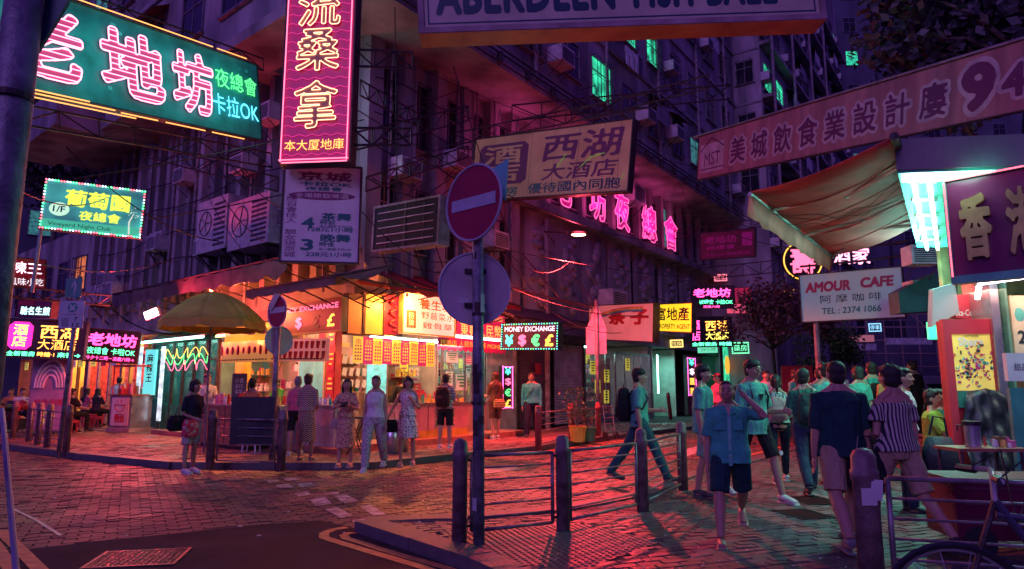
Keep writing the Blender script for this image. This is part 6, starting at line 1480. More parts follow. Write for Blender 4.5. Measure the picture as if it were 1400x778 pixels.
MB().bx(-10*sc_, 9*sc_+.05, -.06, -.05, zf(407), zf(381)).obj('arrow_plate', mat('green_plate', (.03, .22, .18), .4), t); T(t, '↑', .03, (zf(407)+zf(381))/2, 8*sc_, zf(381)*1.-zf(403), m_signw, -.065, 'arrow', bold=.05)
MB().bx(-15*sc_, 19*sc_, -.06, -.05, zf(430), zf(412)).obj('no_stopping_plate', m_signw, t); MB().bx(-15*sc_, 19*sc_, -.06, -.05, zf(449), zf(431)).obj('time_plate', m_signw, t)
q = MB().cyl((.04, -.063, zf(421)), (.04, -.061, zf(421)), 7*sc_, n=20); q.obj('roundel', mat('green_plate', (.03, .22, .18)), t); T(t, '×', .04, zf(421), 9*sc_, 9*sc_, m_signw, -.066, bold=.03)
T(t, '7\n12', 9*sc_, zf(440.5), 10*sc_, 14*sc_, m_dk, -.064, bold=.02); T(t, '凶\n目', -6*sc_, zf(440.5), 9*sc_, 12*sc_, m_dk, -.064)
b3 = G(819, 597, PZ); t = thing('sign_post', 'signpost seen from behind with a pale triangular plate over a tall square plate', 'sign post', b3); Yq = b3[1]; zf = lambda py: HC+ray(818, py)[1]*Yq-PZ; sc_ = Yq/943
MB().cyl((0, 0, -.05), (-.02, 0, zf(410)), .05, n=10).obj('pole', m_pole, t, smooth=True)
m_pk = mat('pale_plate_back', (.62, .42, .50), .45, .1, var=.2)
MB().prism([(-13*sc_, zf(446)), (12*sc_, zf(446)), (2*sc_, zf(418)), (-1*sc_, zf(418))], .06, .075).obj('triangle_plate', m_pk, t); MB().bx(-15*sc_, 13*sc_, .06, .075, zf(484), zf(447)).obj('square_plate', m_pk, t)
# left foreground pole with a plate and a leaning stay
x0_ = ray(34, 0)[0]*2.5; t = thing('lamp_post', 'thick grey post at the left edge with a dark fin-shaped plate', 'post', (x0_, 2.5, 0))
MB().cyl((0, 0, 0), (0, 0, 4.6), .066, n=16).obj('pole', m_pole, t, smooth=True)
def loc_(px, py, Y=2.55): v = P(px, py, Y); return (v[0]-x0_, v[2])
MB().prism([loc_(52, -70), loc_(128, -70), loc_(94, 6), loc_(44, 88)], .04, .055).obj('plate', mat('dark_green_plate', (.03, .10, .10), .5), t)
MB().cyl((0, -.01, HC+ray(20, 130)[1]*2.5), (0, -.01, HC+ray(20, 138)[1]*2.5), .072, n=16).obj('band', m_steel, t)
q = MB().cyl(P(3, 560, 2.9), P(24, 800, 2.2), .010, n=8); tag(q.obj('leaning_bar', mat('galvanised_tube', (.4, .4, .42))), 'thin blurred metal bar leaning at the bottom left corner', 'bar')
# --- wall-mounted street lamp (the bright red-haloed one)
lp = Vector(P(791, 321, 18.2)); w_ = R3(tR(760, 0), 0, 6.6)
t = thing('street_lamp', 'lit street lamp on a wall arm glowing red below the ledge', 'lamp', lp)
MB().sph((0, 0, 0), (.20, .09, .04), 14, 7).obj('lamp_glass', emat('street_lamp_glow', (1, .35, .25), 14), t, smooth=True)
MB().sph((0, 0, .05), (.24, .11, .05), 14, 7).obj('housing', m_steel, t, smooth=True)
MB().tube([(-.3, 0, .06), (-.9, .5, .2), w_-lp], .022, 6).obj('arm', m_steel, t)
lamp('SPOT', (0, 0, -.12), 4200, (1, .05, .06), .12, rot=(radians(-22), radians(-14), 0), spot=radians(122), parent=t); lamp('POINT', (0, -.3, .15), 110, (1, .06, .12), .1, parent=t)
# --- umbrella
bx_, by_, _ = G(296, 640, PZ); by_ = 14.6; bx_ = XY(290, by_, 450)
t = thing('umbrella', 'green and yellow market umbrella over the food stall', 'umbrella', (bx_, by_, PZ)); zt_, zh_ = HC+ray(285, 400)[1]*by_-PZ, HC+ray(285, 440)[1]*by_-PZ; Rr = 70*by_/943
MB().cyl((0, 0, 0), (-.03, 0, zt_), .025, n=8).obj('pole', m_rail, t)
m_um = translucent(mat('olive_umbrella_cloth', (.68, .78, .16), .8, var=.2, scale=2, bump=.3, bscale=5), .5); m_um2 = mat('yellow_umbrella_cloth', (.6, .42, .06), .8, var=.2)
for i in range(8):
    q = MB(); K = 6; vs = []
    for j in range(K+1):
        f = j/K; rr_ = Rr*f; z = zt_-(zt_-zh_)*(f**1.9)
        for k in range(5):
            a = 2*pi*(i+k/4)/8+.2; s = 1-.07*sin(pi*k/4)*f; vs.append((rr_*cos(a)*s, rr_*sin(a)*s, z-.03*sin(pi*k/4)*f))
    q.add(vs, [(j*5+k, j*5+k+1, (j+1)*5+k+1, (j+1)*5+k) for j in range(K) for k in range(4)])
    o = q.obj('gore', m_um, t, smooth=True, fixn=False); md = o.modifiers.new('t', 'SOLIDIFY'); md.thickness = .004
    q = MB(); e = vs[-5:]; q.add([(p[0], p[1], p[2]-.004) for p in e]+[(p[0]*1.01, p[1]*1.01, p[2]-.15-.02*(k % 2)) for k, p in enumerate(e)], [(k, k+1, k+6, k+5) for k in range(4)]); o = q.obj('valance', m_um2, t, fixn=False)
    q = MB().cyl((0, 0, zt_-.25), (Rr*.95*cos(2*pi*i/8+.2), Rr*.95*sin(2*pi*i/8+.2), zh_+.01), .008, n=4); q.obj('rib', m_steel, t)
# stall goods: low board stand, chopping block sign etc
x, y, z = G(318, 628, PZ); t = thing('menu_board', 'dark upright menu board standing on the stall counter beside the umbrella pole', 'board', (XY(327, 15.6), 15.6, 1.15), .1); MB().bx(-.16, .16, 0, .03, 0, .62).obj('board', mat('slate', (.12, .09, .09), .6, var=.3), t); T(t, '小食\n$15\n$20', 0, .34, .2, .36, m_dullw, -.004)
# milk churns between the women and step
for i, (px, py, lb) in enumerate(((536, 617, 'larger steel gas canister standing behind the women'), (548, 614, 'smaller steel gas canister behind its neighbour'))):
    x, y, z = G(px, py+3, PZ); t = thing('canister', lb, 'canister', (x, y, z)); MB().tube([(0, 0, 0), (0, 0, .42), (0, 0, .5), (0, 0, .56), (0, 0, .6)], [.16, .17, .12, .07, .07], 14).obj('body', m_steelb, t, smooth=True); MB().tube([(-.1, 0, .5), (-.1, 0, .7), (.1, 0, .7), (.1, 0, .5)], .012, 5).obj('handle', m_steelb, t)
# stool/tripod by counter
x, y, z = G(484, 622, PZ); t = thing('folding_stool', 'dark folding bar stool between the camera woman and the woman in white', 'stool', (x, y, z)); q = MB().cyl((-.15, 0, 0), (.13, 0, .72), .014, n=5).cyl((.15, 0, 0), (-.13, 0, .72), .014, n=5).cyl((-.15, .25, 0), (.13, .25, .72), .014, n=5).cyl((.15, .25, 0), (-.13, .25, .72), .014, n=5); q.obj('legs', m_black, t); MB().bx(-.17, .17, -.02, .27, .72, .76).obj('seat', m_black, t)
# plastic stools at the far left
st = None
for i, (px, py) in enumerate(((114, 577), (124, 580), (132, 577), (98, 586))):
    x, y, z = G(px, py+4, PZ)
    if st is None:
        st = thing('plastic_stool', 'pink plastic stool', 'stool', (x, y, z)); MB().bx(-.15, .15, -.15, .15, .4, .44).obj('seat', m_redp, st)
        for a in (-1, 1):
            for c in (-1, 1): MB().cyl((a*.15, c*.15, 0), (a*.12, c*.12, .4), .022, n=5).obj('leg', m_redp, st)
        s_ = st
    else: s_ = copy_tree(st); s_.location = (x, y, z)
    s_['group'] = 'pink plastic stools outside the noodle shops'; s_['label'] = ['pink plastic stool under the pink-shirted diner', 'pink plastic stool under the diner in a dark hood', 'empty pink plastic stool nearest the man in white', 'pink plastic stool nearest the railing under the dark-jacketed diner'][i]
# folding table there
x, y, z = G(106, 580, PZ); t = thing('folding_table', 'small round dining table among the pink stools', 'table', (x, y+.3, z)); MB().cyl((0, 0, .7), (0, 0, .73), .42, n=20).obj('tabletop', m_wp, t); q = MB().cyl((-.25, 0, 0), (.25, 0, .7), .015, n=5).cyl((.25, 0, 0), (-.25, 0, .7), .015, n=5); q.obj('leg', m_steelb, t); goods(t, -.25, .25, -.2, .2, .73, 9, 5, .15, 'dishes')
# poster board at left
x, y, z = P(66, 560, 19); t = thing('poster_board', 'tall printed poster board behind the left railing', 'poster', (x, y, PZ)); MB().bx(-.55, .55, 0, .05, .2, 2.5).obj('panel', mat('mauve_poster', (.38, .22, .28), .5, var=.3, scale=2), t); q = MB()
for k in range(4): q.tube([(.42*cos(a*.35)*(1-.18*k), -.02, 1.35+.75*sin(a*.35)*(1-.18*k)) for a in range(10)], .03, 5)
q.obj('arc_print', m_wp, t); T(t, '特色麻辣', 0, .95, .8, .2, m_redp, -.01, bold=.02); T(t, '小吃\n$18', 0, .55, .4, .4, m_yelprint, -.01)
# --- motorcycles far left
def motorbike(loc, rz, label):
    t = thing('motorcycle', label, 'motorcycle', loc, rz, 'motorcycles parked at the far left')
    for x in (-.62, .62):
        q = MB().tube([(x+.27*cos(i*pi/9), 0, .29+.27*sin(i*pi/9)) for i in range(18)], .05, 6, close=True); w_ = q.obj('wheel', m_black, t); q = MB()
        for i in range(6): q.cyl((x, 0, .29), (x+.25*cos(i*pi/3), 0, .29+.25*sin(i*pi/3)), .008, n=4)
        q.obj('spokes', m_steelb, w_)
    MB().tube([(.55, 0, .35), (.38, 0, .85), (.3, 0, 1.0)], [.03, .04, .03], 6).obj('fork', m_steelb, t)
    MB().tube([(.35, 0, .82), (.1, 0, .88), (-.1, 0, .75), (-.15, 0, .55), (.2, 0, .45)], [.08, .15, .13, .12, .08], 8).obj('fuel_tank', m_redp, t, smooth=True)
    MB().tube([(-.1, 0, .8), (-.45, 0, .82), (-.78, 0, .9)], [.1, .12, .07], 8, flat=1.3).obj('seat', m_black, t, smooth=True)
    MB().box((.0, 0, .36), (.4, .26, .28)).obj('engine', m_steel, t); MB().tube([(.28, -.33, 1.03), (.36, 0, .98), (.28, .33, 1.03)], .016, 6).obj('handlebar', m_steelb, t); MB().sph((.45, 0, .9), (.09, .09, .09)).obj('headlight', m_wp, t); MB().cyl((-.1, .16, .3), (-.75, .18, .38), .035, n=8).obj('exhaust', m_steelb, t)
    return t
motorbike(G(20, 598, PZ), .9, 'dark motorcycle parked nearest the left edge behind the railing'); motorbike(G(45, 590, PZ), 1.1, 'second dark motorcycle behind the left railing post')
# --- big air conditioning units on the left wall
def bigac(px0, px1, py0, py1, o, label, fan=True):
    x0, x1, z0, z1 = band(px0, px1, py0, py1, o, 'L'); w = x1-x0; h = z1-z0; t = thing('condenser_unit', label, 'air conditioner', M=FL @ Matrix.Translation(((x0+x1)/2, -.05, z0)), group='large condenser units on the left wall')
    MB().bx(-w/2, w/2, -o, 0, 0, h).obj('casing', m_ac, t)
    q = MB()
    for k in range(9): q.bx(w*.08, w*.44, -o-.01, -o-.002, h*(.08+.095*k), h*(.08+.095*k)+h*.045)
    q.obj('grille', m_acd, t)
    if fan:
        q = MB(); q.tube([(-w*.2+w*.2*cos(i*pi/10), -o-.012, h*.55+w*.2*sin(i*pi/10)) for i in range(20)], .015, 4, close=True)
        for k in range(5): q.cyl((-w*.2, -o-.012, h*.55), (-w*.2+w*.19*cos(k*1.256), -o-.012, h*.55+w*.19*sin(k*1.256)), .012, n=4)
        q.obj('fan_guard', m_acd, t)
    q = MB()
    for s in (-.4, .4): q.cyl((w*s, -o, -.02), (w*s, 0, -.7), .03, n=5).bx(w*s-.03, w*s+.03, -o, 0, -.06, 0)
    q.obj('bracket', m_steel, t)
bigac(262, 303, 272, 344, .8, 'left of the two big white condenser units above the tin canopy'); bigac(306, 362, 270, 338, 1.0, 'right and larger of the two big white condenser units above the tin canopy'); bigac(120, 150, 388, 415, .7, 'white condenser unit with a round fan above the 老地坊 LED sign')
bigac(196, 212, 318, 342, .5, 'small condenser unit with a fan grille on the fluted left wall'); 
t = put_ac(FR, tR(836, .5), -.1, 4.4, 'pale condenser unit hanging above the rainbow-striped sign', 1.6); put_ac(FR, tR(870, .5), -.1, 9.2, 'condenser unit between the neon characters 夜 and 總', 1.5)
# laundry on the upper facade
q = MB(); tl_ = tR(865, OV+.5, 80); zl = zat(R3(tl_, OV+.5, 0), 70, 865)
ln = thing('laundry', 'pale shirts hanging below the green lit windows', 'laundry', M=FR @ Matrix.Translation((tl_, -OV-.5, zl)))
MB().cyl((-.7, 0, 0), (.9, 0, .02), .012, n=5).obj('line', m_wire, ln)
for i in range(4): MB().prism([(-.6+i*.38, 0), (-.28+i*.38, 0), (-.25+i*.38, -.3), (-.31+i*.38, -.3), (-.31+i*.38, -.75), (-.57+i*.38, -.72), (-.57+i*.38, -.28), (-.64+i*.38, -.28)], -.01, .01).obj('shirt', m_wp if i != 3 else m_black, ln)
# ================================================================ right-hand awning and restaurant
m_aw = translucent(mat('salmon_awning', (.72, .11, .12), .75, var=.3, scale=1.2, bump=.5, bscale=5), .12); m_aw2 = mat('salmon_awning_valance', (.75, .18, .17), .75, var=.3, scale=2, bump=.5, bscale=6); m_al = mat('aluminium', (.6, .6, .62), .35, .7)
# front bar parallel to the street
fa = Vector(P(1025, 262, 9.0)); zb_ = fa.z
s_len = 3.6
# find far end of front bar at px 1140,350 by keeping its height
Yf = (zb_-HC)/ray(1139, 350)[1]; fb = Vector(P(1139, 350, Yf))
ba = Vector(P(1222, 186, 6.6)); bb = Vector(P(1262, 300, 9.9))
t = thing('retractable_awning', 'salmon retractable awning with white folding arms over the pavement at right', 'awning', fa)
n = 10; vs = []
for i in range(n+1):
    f = i/n; a = fa.lerp(fb, f)-fa; c = ba.lerp(bb, f)-fa
    for j in range(9): g = j/8; p = a.lerp(c, g); vs.append((p.x, p.y, p.z-.10*sin(pi*g)+.02*sin(f*14+g*3)))
q = MB().add(vs, [(i*9+j, i*9+j+1, (i+1)*9+j+1, (i+1)*9+j) for i in range(n) for j in range(8)]); o = q.obj('canopy', m_aw, t, smooth=True, fixn=False); md = o.modifiers.new('t', 'SOLIDIFY'); md.thickness = .008
q = MB(); vs = []
for i in range(n*2+1):
    f = i/n/2; a = fa.lerp(fb, f)-fa; vs += [(a.x, a.y, a.z), (a.x-.05+.03*sin(f*30), a.y, a.z-.34-.02*sin(f*50))]
q.add(vs, [(2*i, 2*i+1, 2*i+3, 2*i+2) for i in range(n*2)]); o = q.obj('valance', m_aw2, t, smooth=True, fixn=False); md = o.modifiers.new('t', 'SOLIDIFY'); md.thickness = .006
MB().cyl((0, 0, -.03), fb-fa+Vector((0, 0, -.03)), .028, n=8).obj('front_bar', m_al, t)
for f in (.2, .4, .6, .8):
    a = fa.lerp(fb, f)-fa; c = ba.lerp(bb, f)-fa; MB().tube([(a.lerp(c, g/8)+Vector((0, 0, -.10*sin(pi*g/8)+.02*sin(f*14+g/8*3)-.012))) for g in range(9)], .007, 4).obj('seam', MATS['salmon_awning_valance'], t)
r_ = random.Random(8)
for k in range(5):
    f = r_.random(); a = fa.lerp(fb, f)-fa; c = ba.lerp(bb, min(1, f+r_.uniform(-.3, .3)))-fa; MB().tube([a.lerp(c, g/8)+Vector((0, 0, -.10*sin(pi*g/8)-.05-.12*sin(pi*g/8)*r_.random())) for g in range(9)], .004, 4).obj('cord', m_wire, t)
for f, e in ((.18, (1157, 268, 8.6)), (.55, (1180, 301, 9.6)), (.97, (1190, 313, 10.6))):
    a = fa.lerp(fb, f)-fa; el = Vector(P(*e))-fa; c = ba.lerp(bb, f)-fa; q = MB().cyl(a+Vector((0, 0, -.05)), el, .022, n=6).cyl(el, c+Vector((0, 0, -.1)), .026, n=6).sph(el, .035, 8, 6); q.obj('folding_arm', m_al, t)
MB().cyl(ba-fa, bb-fa, .045, n=8).obj('roller', m_steel, t)
# restaurant: canopy box, soffit with tubes, hanging sign
rs = thing('restaurant', 'teal-lit restaurant front with a stained fascia box, soffit and side pillar at right', 'shop', (0, 0, 0))
c0 = Vector(P(1222, 190, 6.9)); zT = c0.z; c1 = Vector((c0.x+3.4, c0.y-.4, 0))
zS = HC+ray(1237, 236)[1]*6.9
dRv = Vector((DR.x*.9, DR.y*1., 0)).normalized()
pA = Vector((c0.x, c0.y, 0)); pB = pA+dRv*4.6; pC = pB+Vector((3.2, -.3, 0)); pD = c1
MB().slab([pA.to_2d(), pB.to_2d(), pC.to_2d(), pD.to_2d()], zS+.03, zT).obj('fascia_box', m_conc, rs)
m_soff = mat('teal_soffit_paint', (.10, .42, .32), .4, var=.2, scale=3)
MB().slab([(pA+Vector((.02, .02, 0))).to_2d(), pB.to_2d(), pC.to_2d(), (pD+Vector((0, .02, 0))).to_2d()], zS, zS+.028).obj('soffit', m_soff, rs)
nrm = Vector((-dRv.y, dRv.x, 0))
for k in (0, 1):
    for i in range(5):
        a = pA+dRv*(.25+i*.86)+Vector((.16+.17*k, 0, zS-.05)); c = a+dRv*.78; MB().cyl(a, c, .022, n=7).obj('light_tube', emat('tube_bright', (.75, 1, .95), 12), rs)
        if k == 0: MB().box(a+Vector((.08, 0, .02)), (.3, .04, .05)).obj('tube_holder', m_al, rs)
for k in (0, 1): a = pA+Vector((.15, .05+.12*k, zS-.03)); MB().cyl(a, a+Vector((3.2, -.35, 0)), .024, n=7).obj('light_tube', MATS['tube_bright'], rs)
mid = pA+dRv*2.2+Vector((.3, 0, zS-.12)); lamp('AREA', mid, 95, (.22, 1, .82), 4.0, size_y=.4, rot=(0, 0, atan2(dRv.y, dRv.x)), parent=rs); 
lamp('AREA', pA+Vector((1.7, -.15, zS-.06)), 30, (.55, 1, .85), 2.6, size_y=.3, parent=rs)
for k_, e_ in ((.6, 5), (2.2, 10), (4.5, 90)): lamp('POINT', pA+dRv*k_+Vector((.0, 0, zS-.35)), e_, (.14, .95, .72), .12, parent=rs, name='tube_spill')
# inner green panel above the sign and pillar
MB().slab([(pA+dRv*.1+Vector((.5, 0, 0))).to_2d(), (pA+dRv*4+Vector((.5, 0, 0))).to_2d(), (pA+dRv*4+Vector((.56, 0, 0))).to_2d(), (pA+dRv*.1+Vector((.56, 0, 0))).to_2d()], zS-.9, zS-.001).obj('green_panel', m_soff, rs)
M, w, h = qmat_p(1299, 250, 378, 1440, 222, 1.0); t = thing('restaurant_sign', 'dark maroon sign with thick gilt characters 香港 at the right edge', 'sign', M=M)
MB().bx(-w/2, w/2, 0, .1, 0, h).obj('panel', mat('maroon_gloss_board', (.16, .03, .09), .25, var=.2), t)
m_gilt = mat('gilt', (.62, .45, .16), .35, .5, var=.2, scale=6)
T(t, '香', -w*.24, h*.48, w*.3, h*.68, m_gilt, -.06, 'gilt_character', bold=.05, mode='solid', ext=.055); T(t, '港', w*.2, h*.48, w*.3, h*.68, m_gilt, -.06, 'gilt_character', bold=.05, mode='solid', ext=.055)
q = MB(); e = .03; q.bx(-w/2-e, w/2+e, -.03, .1, -.08, 0).bx(-w/2-e, w/2+e, -.03, .1, h, h+e).bx(-w/2-e, -w/2, -.03, .1, 0, h); q.obj('frame', mat('teal_trim', (.1, .35, .3), .4), t)
q = MB()
for i in range(46): q.box((-w/2-.01, -.04, h*i/46), (.012, .01, .012))
for i in range(50): q.box((-w/2+w*i/50, -.04, h+.01), (.012, .01, .012))
q.obj('border_bulbs', emat('bulb_red', (1, .1, .15), 5), t, kind='stuff')
sM = t.matrix_basis.copy(); sw, shh = w, h
# below the sign: tube, interior, cabinets
base = sM.translation; 
MB().cyl(P(1336, 388, 8.0), P(1450, 372, 7.6), .025, n=7).obj('light_tube', emat('tube_pinkish', (1, .75, .8), 10), rs)
for i in range(4): a = Vector(P(1338-i*.5, 392+i*22, 8.0+i*.5)); c = Vector(P(1336-i*.5, 408+i*22, 8.1+i*.5)); MB().cyl(a, c, .03, n=7).obj('light_tube', MATS['tube_bright'], rs)
lamp('AREA', P(1400, 395, 8.2), 22, (1, .45, .35), 1.2, parent=rs, name='kitchen_light')
X = lambda px, Y: XY(px, Y, 500)
# back room
MB().bx(X(1300, 11), X(1300, 11)+5, 11, 11.1, PZ, 4.2).obj('back_wall', mat('brown_tile_wall', (.36, .15, .08), .5, var=.3, scale=5), rs)
# red poster cabinet
Yc = 8.3; cx0, cx1 = X(1296, Yc), X(1362, Yc); zt1 = zat(Vector((cx0, Yc, 0)), 438, 1296)
t = thing('poster_cabinet', 'tall red drinks cabinet with a yellow Share poster draped in black plastic', 'cabinet', ((cx0+cx1)/2, Yc, PZ), radians(-4)); w = cx1-cx0; hh = zt1-PZ
MB().bx(-w/2, w/2, 0, .16, .05, hh).obj('cabinet', m_red, t); q = MB(); q.bx(-w/2-.03, -w/2+.06, -.05, .02, 0, hh+.01).bx(w/2-.07, w/2+.03, -.05, .02, 0, hh+.01).bx(-w/2-.028, w/2+.028, -.045, .02, hh-.17, hh+.012); q.obj('red_frame', m_redp, t)
m_post = emat('share_poster_glow', (1, .72, .12), .32, base=(.8, .6, .15), noise_=.4, scale=4); pz0, pz1 = zat(Vector((cx0, Yc, 0)), 534, 1325)-PZ, zat(Vector((cx0, Yc, 0)), 456, 1325)-PZ  # poster print given a glow of its own, light put into its colour
o = MB().bx(-w*.40, w*.38, -.03, -.022, pz0, pz1).obj('poster', m_post, t); T(o, 'Share', -w*.02, pz1-.1, w*.5, .1, m_wp, -.036, bold=.04); T(o, 'HAPPINESS', 0, pz1-.03, w*.3, .03, m_dk, -.035)
r = random.Random(9); qs = [MB() for _ in range(4)]
for i in range(150):
    a = r.uniform(0, 6.28); d = r.uniform(.04, .27); q = qs[i % 4]; q.box((-.01+cos(a)*d*1.0, -.034-.001*(i % 5), (pz0+pz1)/2-.04+sin(a)*d*1.05), (r.uniform(.015, .05), .003, r.uniform(.01, .03)), ry=r.random()*3)
for q, m_ in zip(qs, (m_dk, m_mag, MATS['stripe_2'], MATS['stripe_0'])): q.obj('food_print', m_, o, kind='stuff')
MB().bx(-w*.40, w*.38, -.03, -.02, pz0-.2, pz0-.005).obj('green_strip', mat('green_strip_print', (.03, .2, .14), .5), t)
# draped plastic
n = 22; vs = []
for i in range(n+1):
    for j in range(15):
        f = i/n; g = j/14; wd = (.55+.5*g**.6); xx = (f-.5)*w*1.25*wd+(.12*w); yy = -.08-.2*g+.03*sin(f*31+g*6)*(g+.2)+.02*sin(g*23+f*9)+.02*sin(f*13-g*19); vs.append((xx, yy, pz0-.02+.05*(1-abs(f-.5)*2)-g*(pz0-.25)))
q = MB().add(vs, [(i*15+j, i*15+j+1, (i+1)*15+j+1, (i+1)*15+j) for i in range(n) for j in range(14)]); o = q.obj('plastic_drape', mat('black_plastic_film', (.02, .022, .035), .42, var=.2, bump=.4, bscale=14), t, smooth=True, fixn=False); md = o.modifiers.new('t', 'SOLIDIFY'); md.thickness = .006
# table with steel pot in front
xt, yt = X(1327, 6.7), 6.7; t = thing('side_table', 'narrow dark table before the draped cabinet', 'table', (xt, yt, PZ)); MB().bx(-.32, .36, -.2, .2, .76, .79).obj('tabletop', m_wood, t)
for a in (-1, 1):
    for c in (-1, 1): MB().cyl((a*.28, c*.17, 0), (a*.28, c*.17, .76), .015, n=6).obj('leg', m_steel, t)
t = thing('steel_pot', 'tall steel pot with a black lid on the narrow table', 'pot', (xt-.05, yt, PZ+.792)); MB().cyl((0, 0, 0), (0, 0, .2), .07, n=16).obj('body', m_steelb, t, smooth=False); MB().cyl((0, 0, .2), (0, 0, .24), .085, n=16).obj('lid', m_black, t); MB().tube([(-.08, 0, .2), (-.14, 0, .2), (-.14, 0, .15)], .008, 5).obj('handle', m_black, t)
t = thing('condiment_jars', 'cluster of small condiment jars beside the steel pot', 'jars', (xt+.15, yt, PZ+.792)); goods(t, -.07, .12, -.08, .08, 0, 9, 3, .1, 'jar', .05)
# metal pillar and upright boards right of the cabinet
t = thing('door_pillar', 'steel-edged pillar with a white pictogram board, right of the red cabinet', 'pillar', (X(1368, 8.2), 8.2, PZ)); MB().bx(-.04, .06, 0, .5, 0, 2.9).obj('pillar', m_steelb, t); MB().bx(.1, .13, -.05, .3, 0, 2.8).obj('door_edge', mat('green_gloss', (.15, .35, .25), .3), t); o = MB().bx(.17, .36, -.03, 0, 1.7, 2.45).obj('sign_board', mat('ivory_board', (.7, .62, .4), .5), t); T(o, '2', .27, 1.95, .1, .16, m_dk, -.034, bold=.05)
MB().sph((.27, -.03, 2.22), (.06, .006, .09)).obj('logo_spot', MATS['stripe_2'], o)
t = thing('menu_board', 'teal menu panel low at the right edge with a round white notice', 'panel', (X(1392, 7.4), 7.4, PZ)); MB().bx(-.12, .5, 0, .05, .25, 1.35).obj('panel', mat('teal_panel', (.05, .25, .22), .5), t); MB().bx(-.12, .5, 0, .06, 1.42, 1.72).obj('notice', m_wp, t); T(t, '甜品 $12', .1, 1.57, .3, .08, m_dk, -.004)
# Coca-Cola parasol/crate cover at top of the cabinet
t = thing('folded_parasol', 'folded white and red Coca-Cola parasol cloth above the red cabinet', 'parasol', Vector(P(1288, 415, 8.6)))
m_pc = mat('parasol_white', (.30, .26, .30), .6, var=.1); vs = []
q = MB(); ax = [(-.16, -.22), (-.14, .12), (.14, .2), (.22, -.12)]
q.prism([(-.12, .18), (.16, .26), (.18, -.12), (-.02, -.22), (-.18, -.30)], -.04, .06); q.obj('white_cloth', m_pc, t); MB().prism([(.10, .1), (.50, .14), (.52, -.22), (.14, -.18)], -.02, .1).obj('red_cloth', m_redp, t); T(t, 'Coca-Cola', .24, -.12, .3, .08, m_wp, -.03, bold=.02, shear=.2)
MB().bx(.47, .51, -.06, -.02, -.4, .3).obj('strap', mat('yellow_strap', (.6, .5, .15), .5), t)
# small green exit-like panel
t = thing('lit_sign', 'small glowing green panel left of the red cabinet', 'sign', Vector(P(1281, 452, 9.5))); MB().bx(-.12, .1, 0, .04, -.12, .12).obj('panel', emat('green_panel2', (.05, 1, .5), 1.2), t)
# hanging teal canopies and clutter behind the restaurant corner
t = thing('green_canopy', 'dark green folded canopy behind the cafe sign at right', 'awning', Vector(P(1262, 405, 14))); MB().prism([(-.5, .1), (.3, .5), (.4, .1), (.3, -.3), (-.5, -.35)], 0, .4).obj('cloth', mat('bottle_green_canvas', (.03, .14, .12), .7, var=.3), t)
t = put_ac(MX((0, 0, 0), 0), X(1264, 13.5), 13.5, zat(Vector((0, 13.5, 0)), 365, 1264), 'air conditioner hung beside the tubes at right', .75); t2 = put_ac(MX((0, 0, 0), 0), X(1262, 14.5), 14.5, zat(Vector((0, 14.5, 0)), 412, 1262), 'lower air conditioner behind the cafe sign', .8)
# scaffold grid building front behind the van
t = thing('bamboo_scaffold', 'bamboo scaffold grid on the low building behind the van', 'scaffold', (XY(1235, 52), 52, 0)); q = MB()
for i in range(9): q.cyl((-5+i*1.3, 0, 2.6), (-5+i*1.3, 0, 8.2), .06, n=4)
for k in range(6): q.cyl((-5.2, -.05, 3+k), (5.6, -.05, 3+k), .06, n=4)
q.cyl((-5, -.1, 3), (0, -.1, 8), .06, n=4).cyl((5, -.1, 3), (0, -.1, 8), .06, n=4); q.obj('poles', mat('bamboo', (.35, .25, .22), .6), t)
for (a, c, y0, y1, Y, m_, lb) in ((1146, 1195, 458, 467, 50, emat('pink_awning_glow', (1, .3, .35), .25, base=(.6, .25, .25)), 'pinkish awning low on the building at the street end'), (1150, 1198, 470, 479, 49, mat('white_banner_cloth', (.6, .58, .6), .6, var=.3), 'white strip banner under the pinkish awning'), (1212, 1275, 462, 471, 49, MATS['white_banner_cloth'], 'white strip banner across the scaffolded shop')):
    M, w, h = qmat(a, y0, y1, c, y0, y1, (y1-y0)*Y/943); t = thing('strip_banner', lb, 'banner', M=M); MB().bx(-w/2, w/2, 0, .3, 0, h).obj('cloth', m_, t)
# wall of lit signs on the far side (orange hoardings)
t = thing('hoarding', 'dim red double-leaf hoarding standing at the street side under the cafe sign', 'hoarding', (XY(1091, 27), 27, PZ)); 
for s in (-1, 1): MB().bx(s*.31-.3, s*.31+.3, 0, .06, .2, 2.2).obj('leaf', m_red, t)
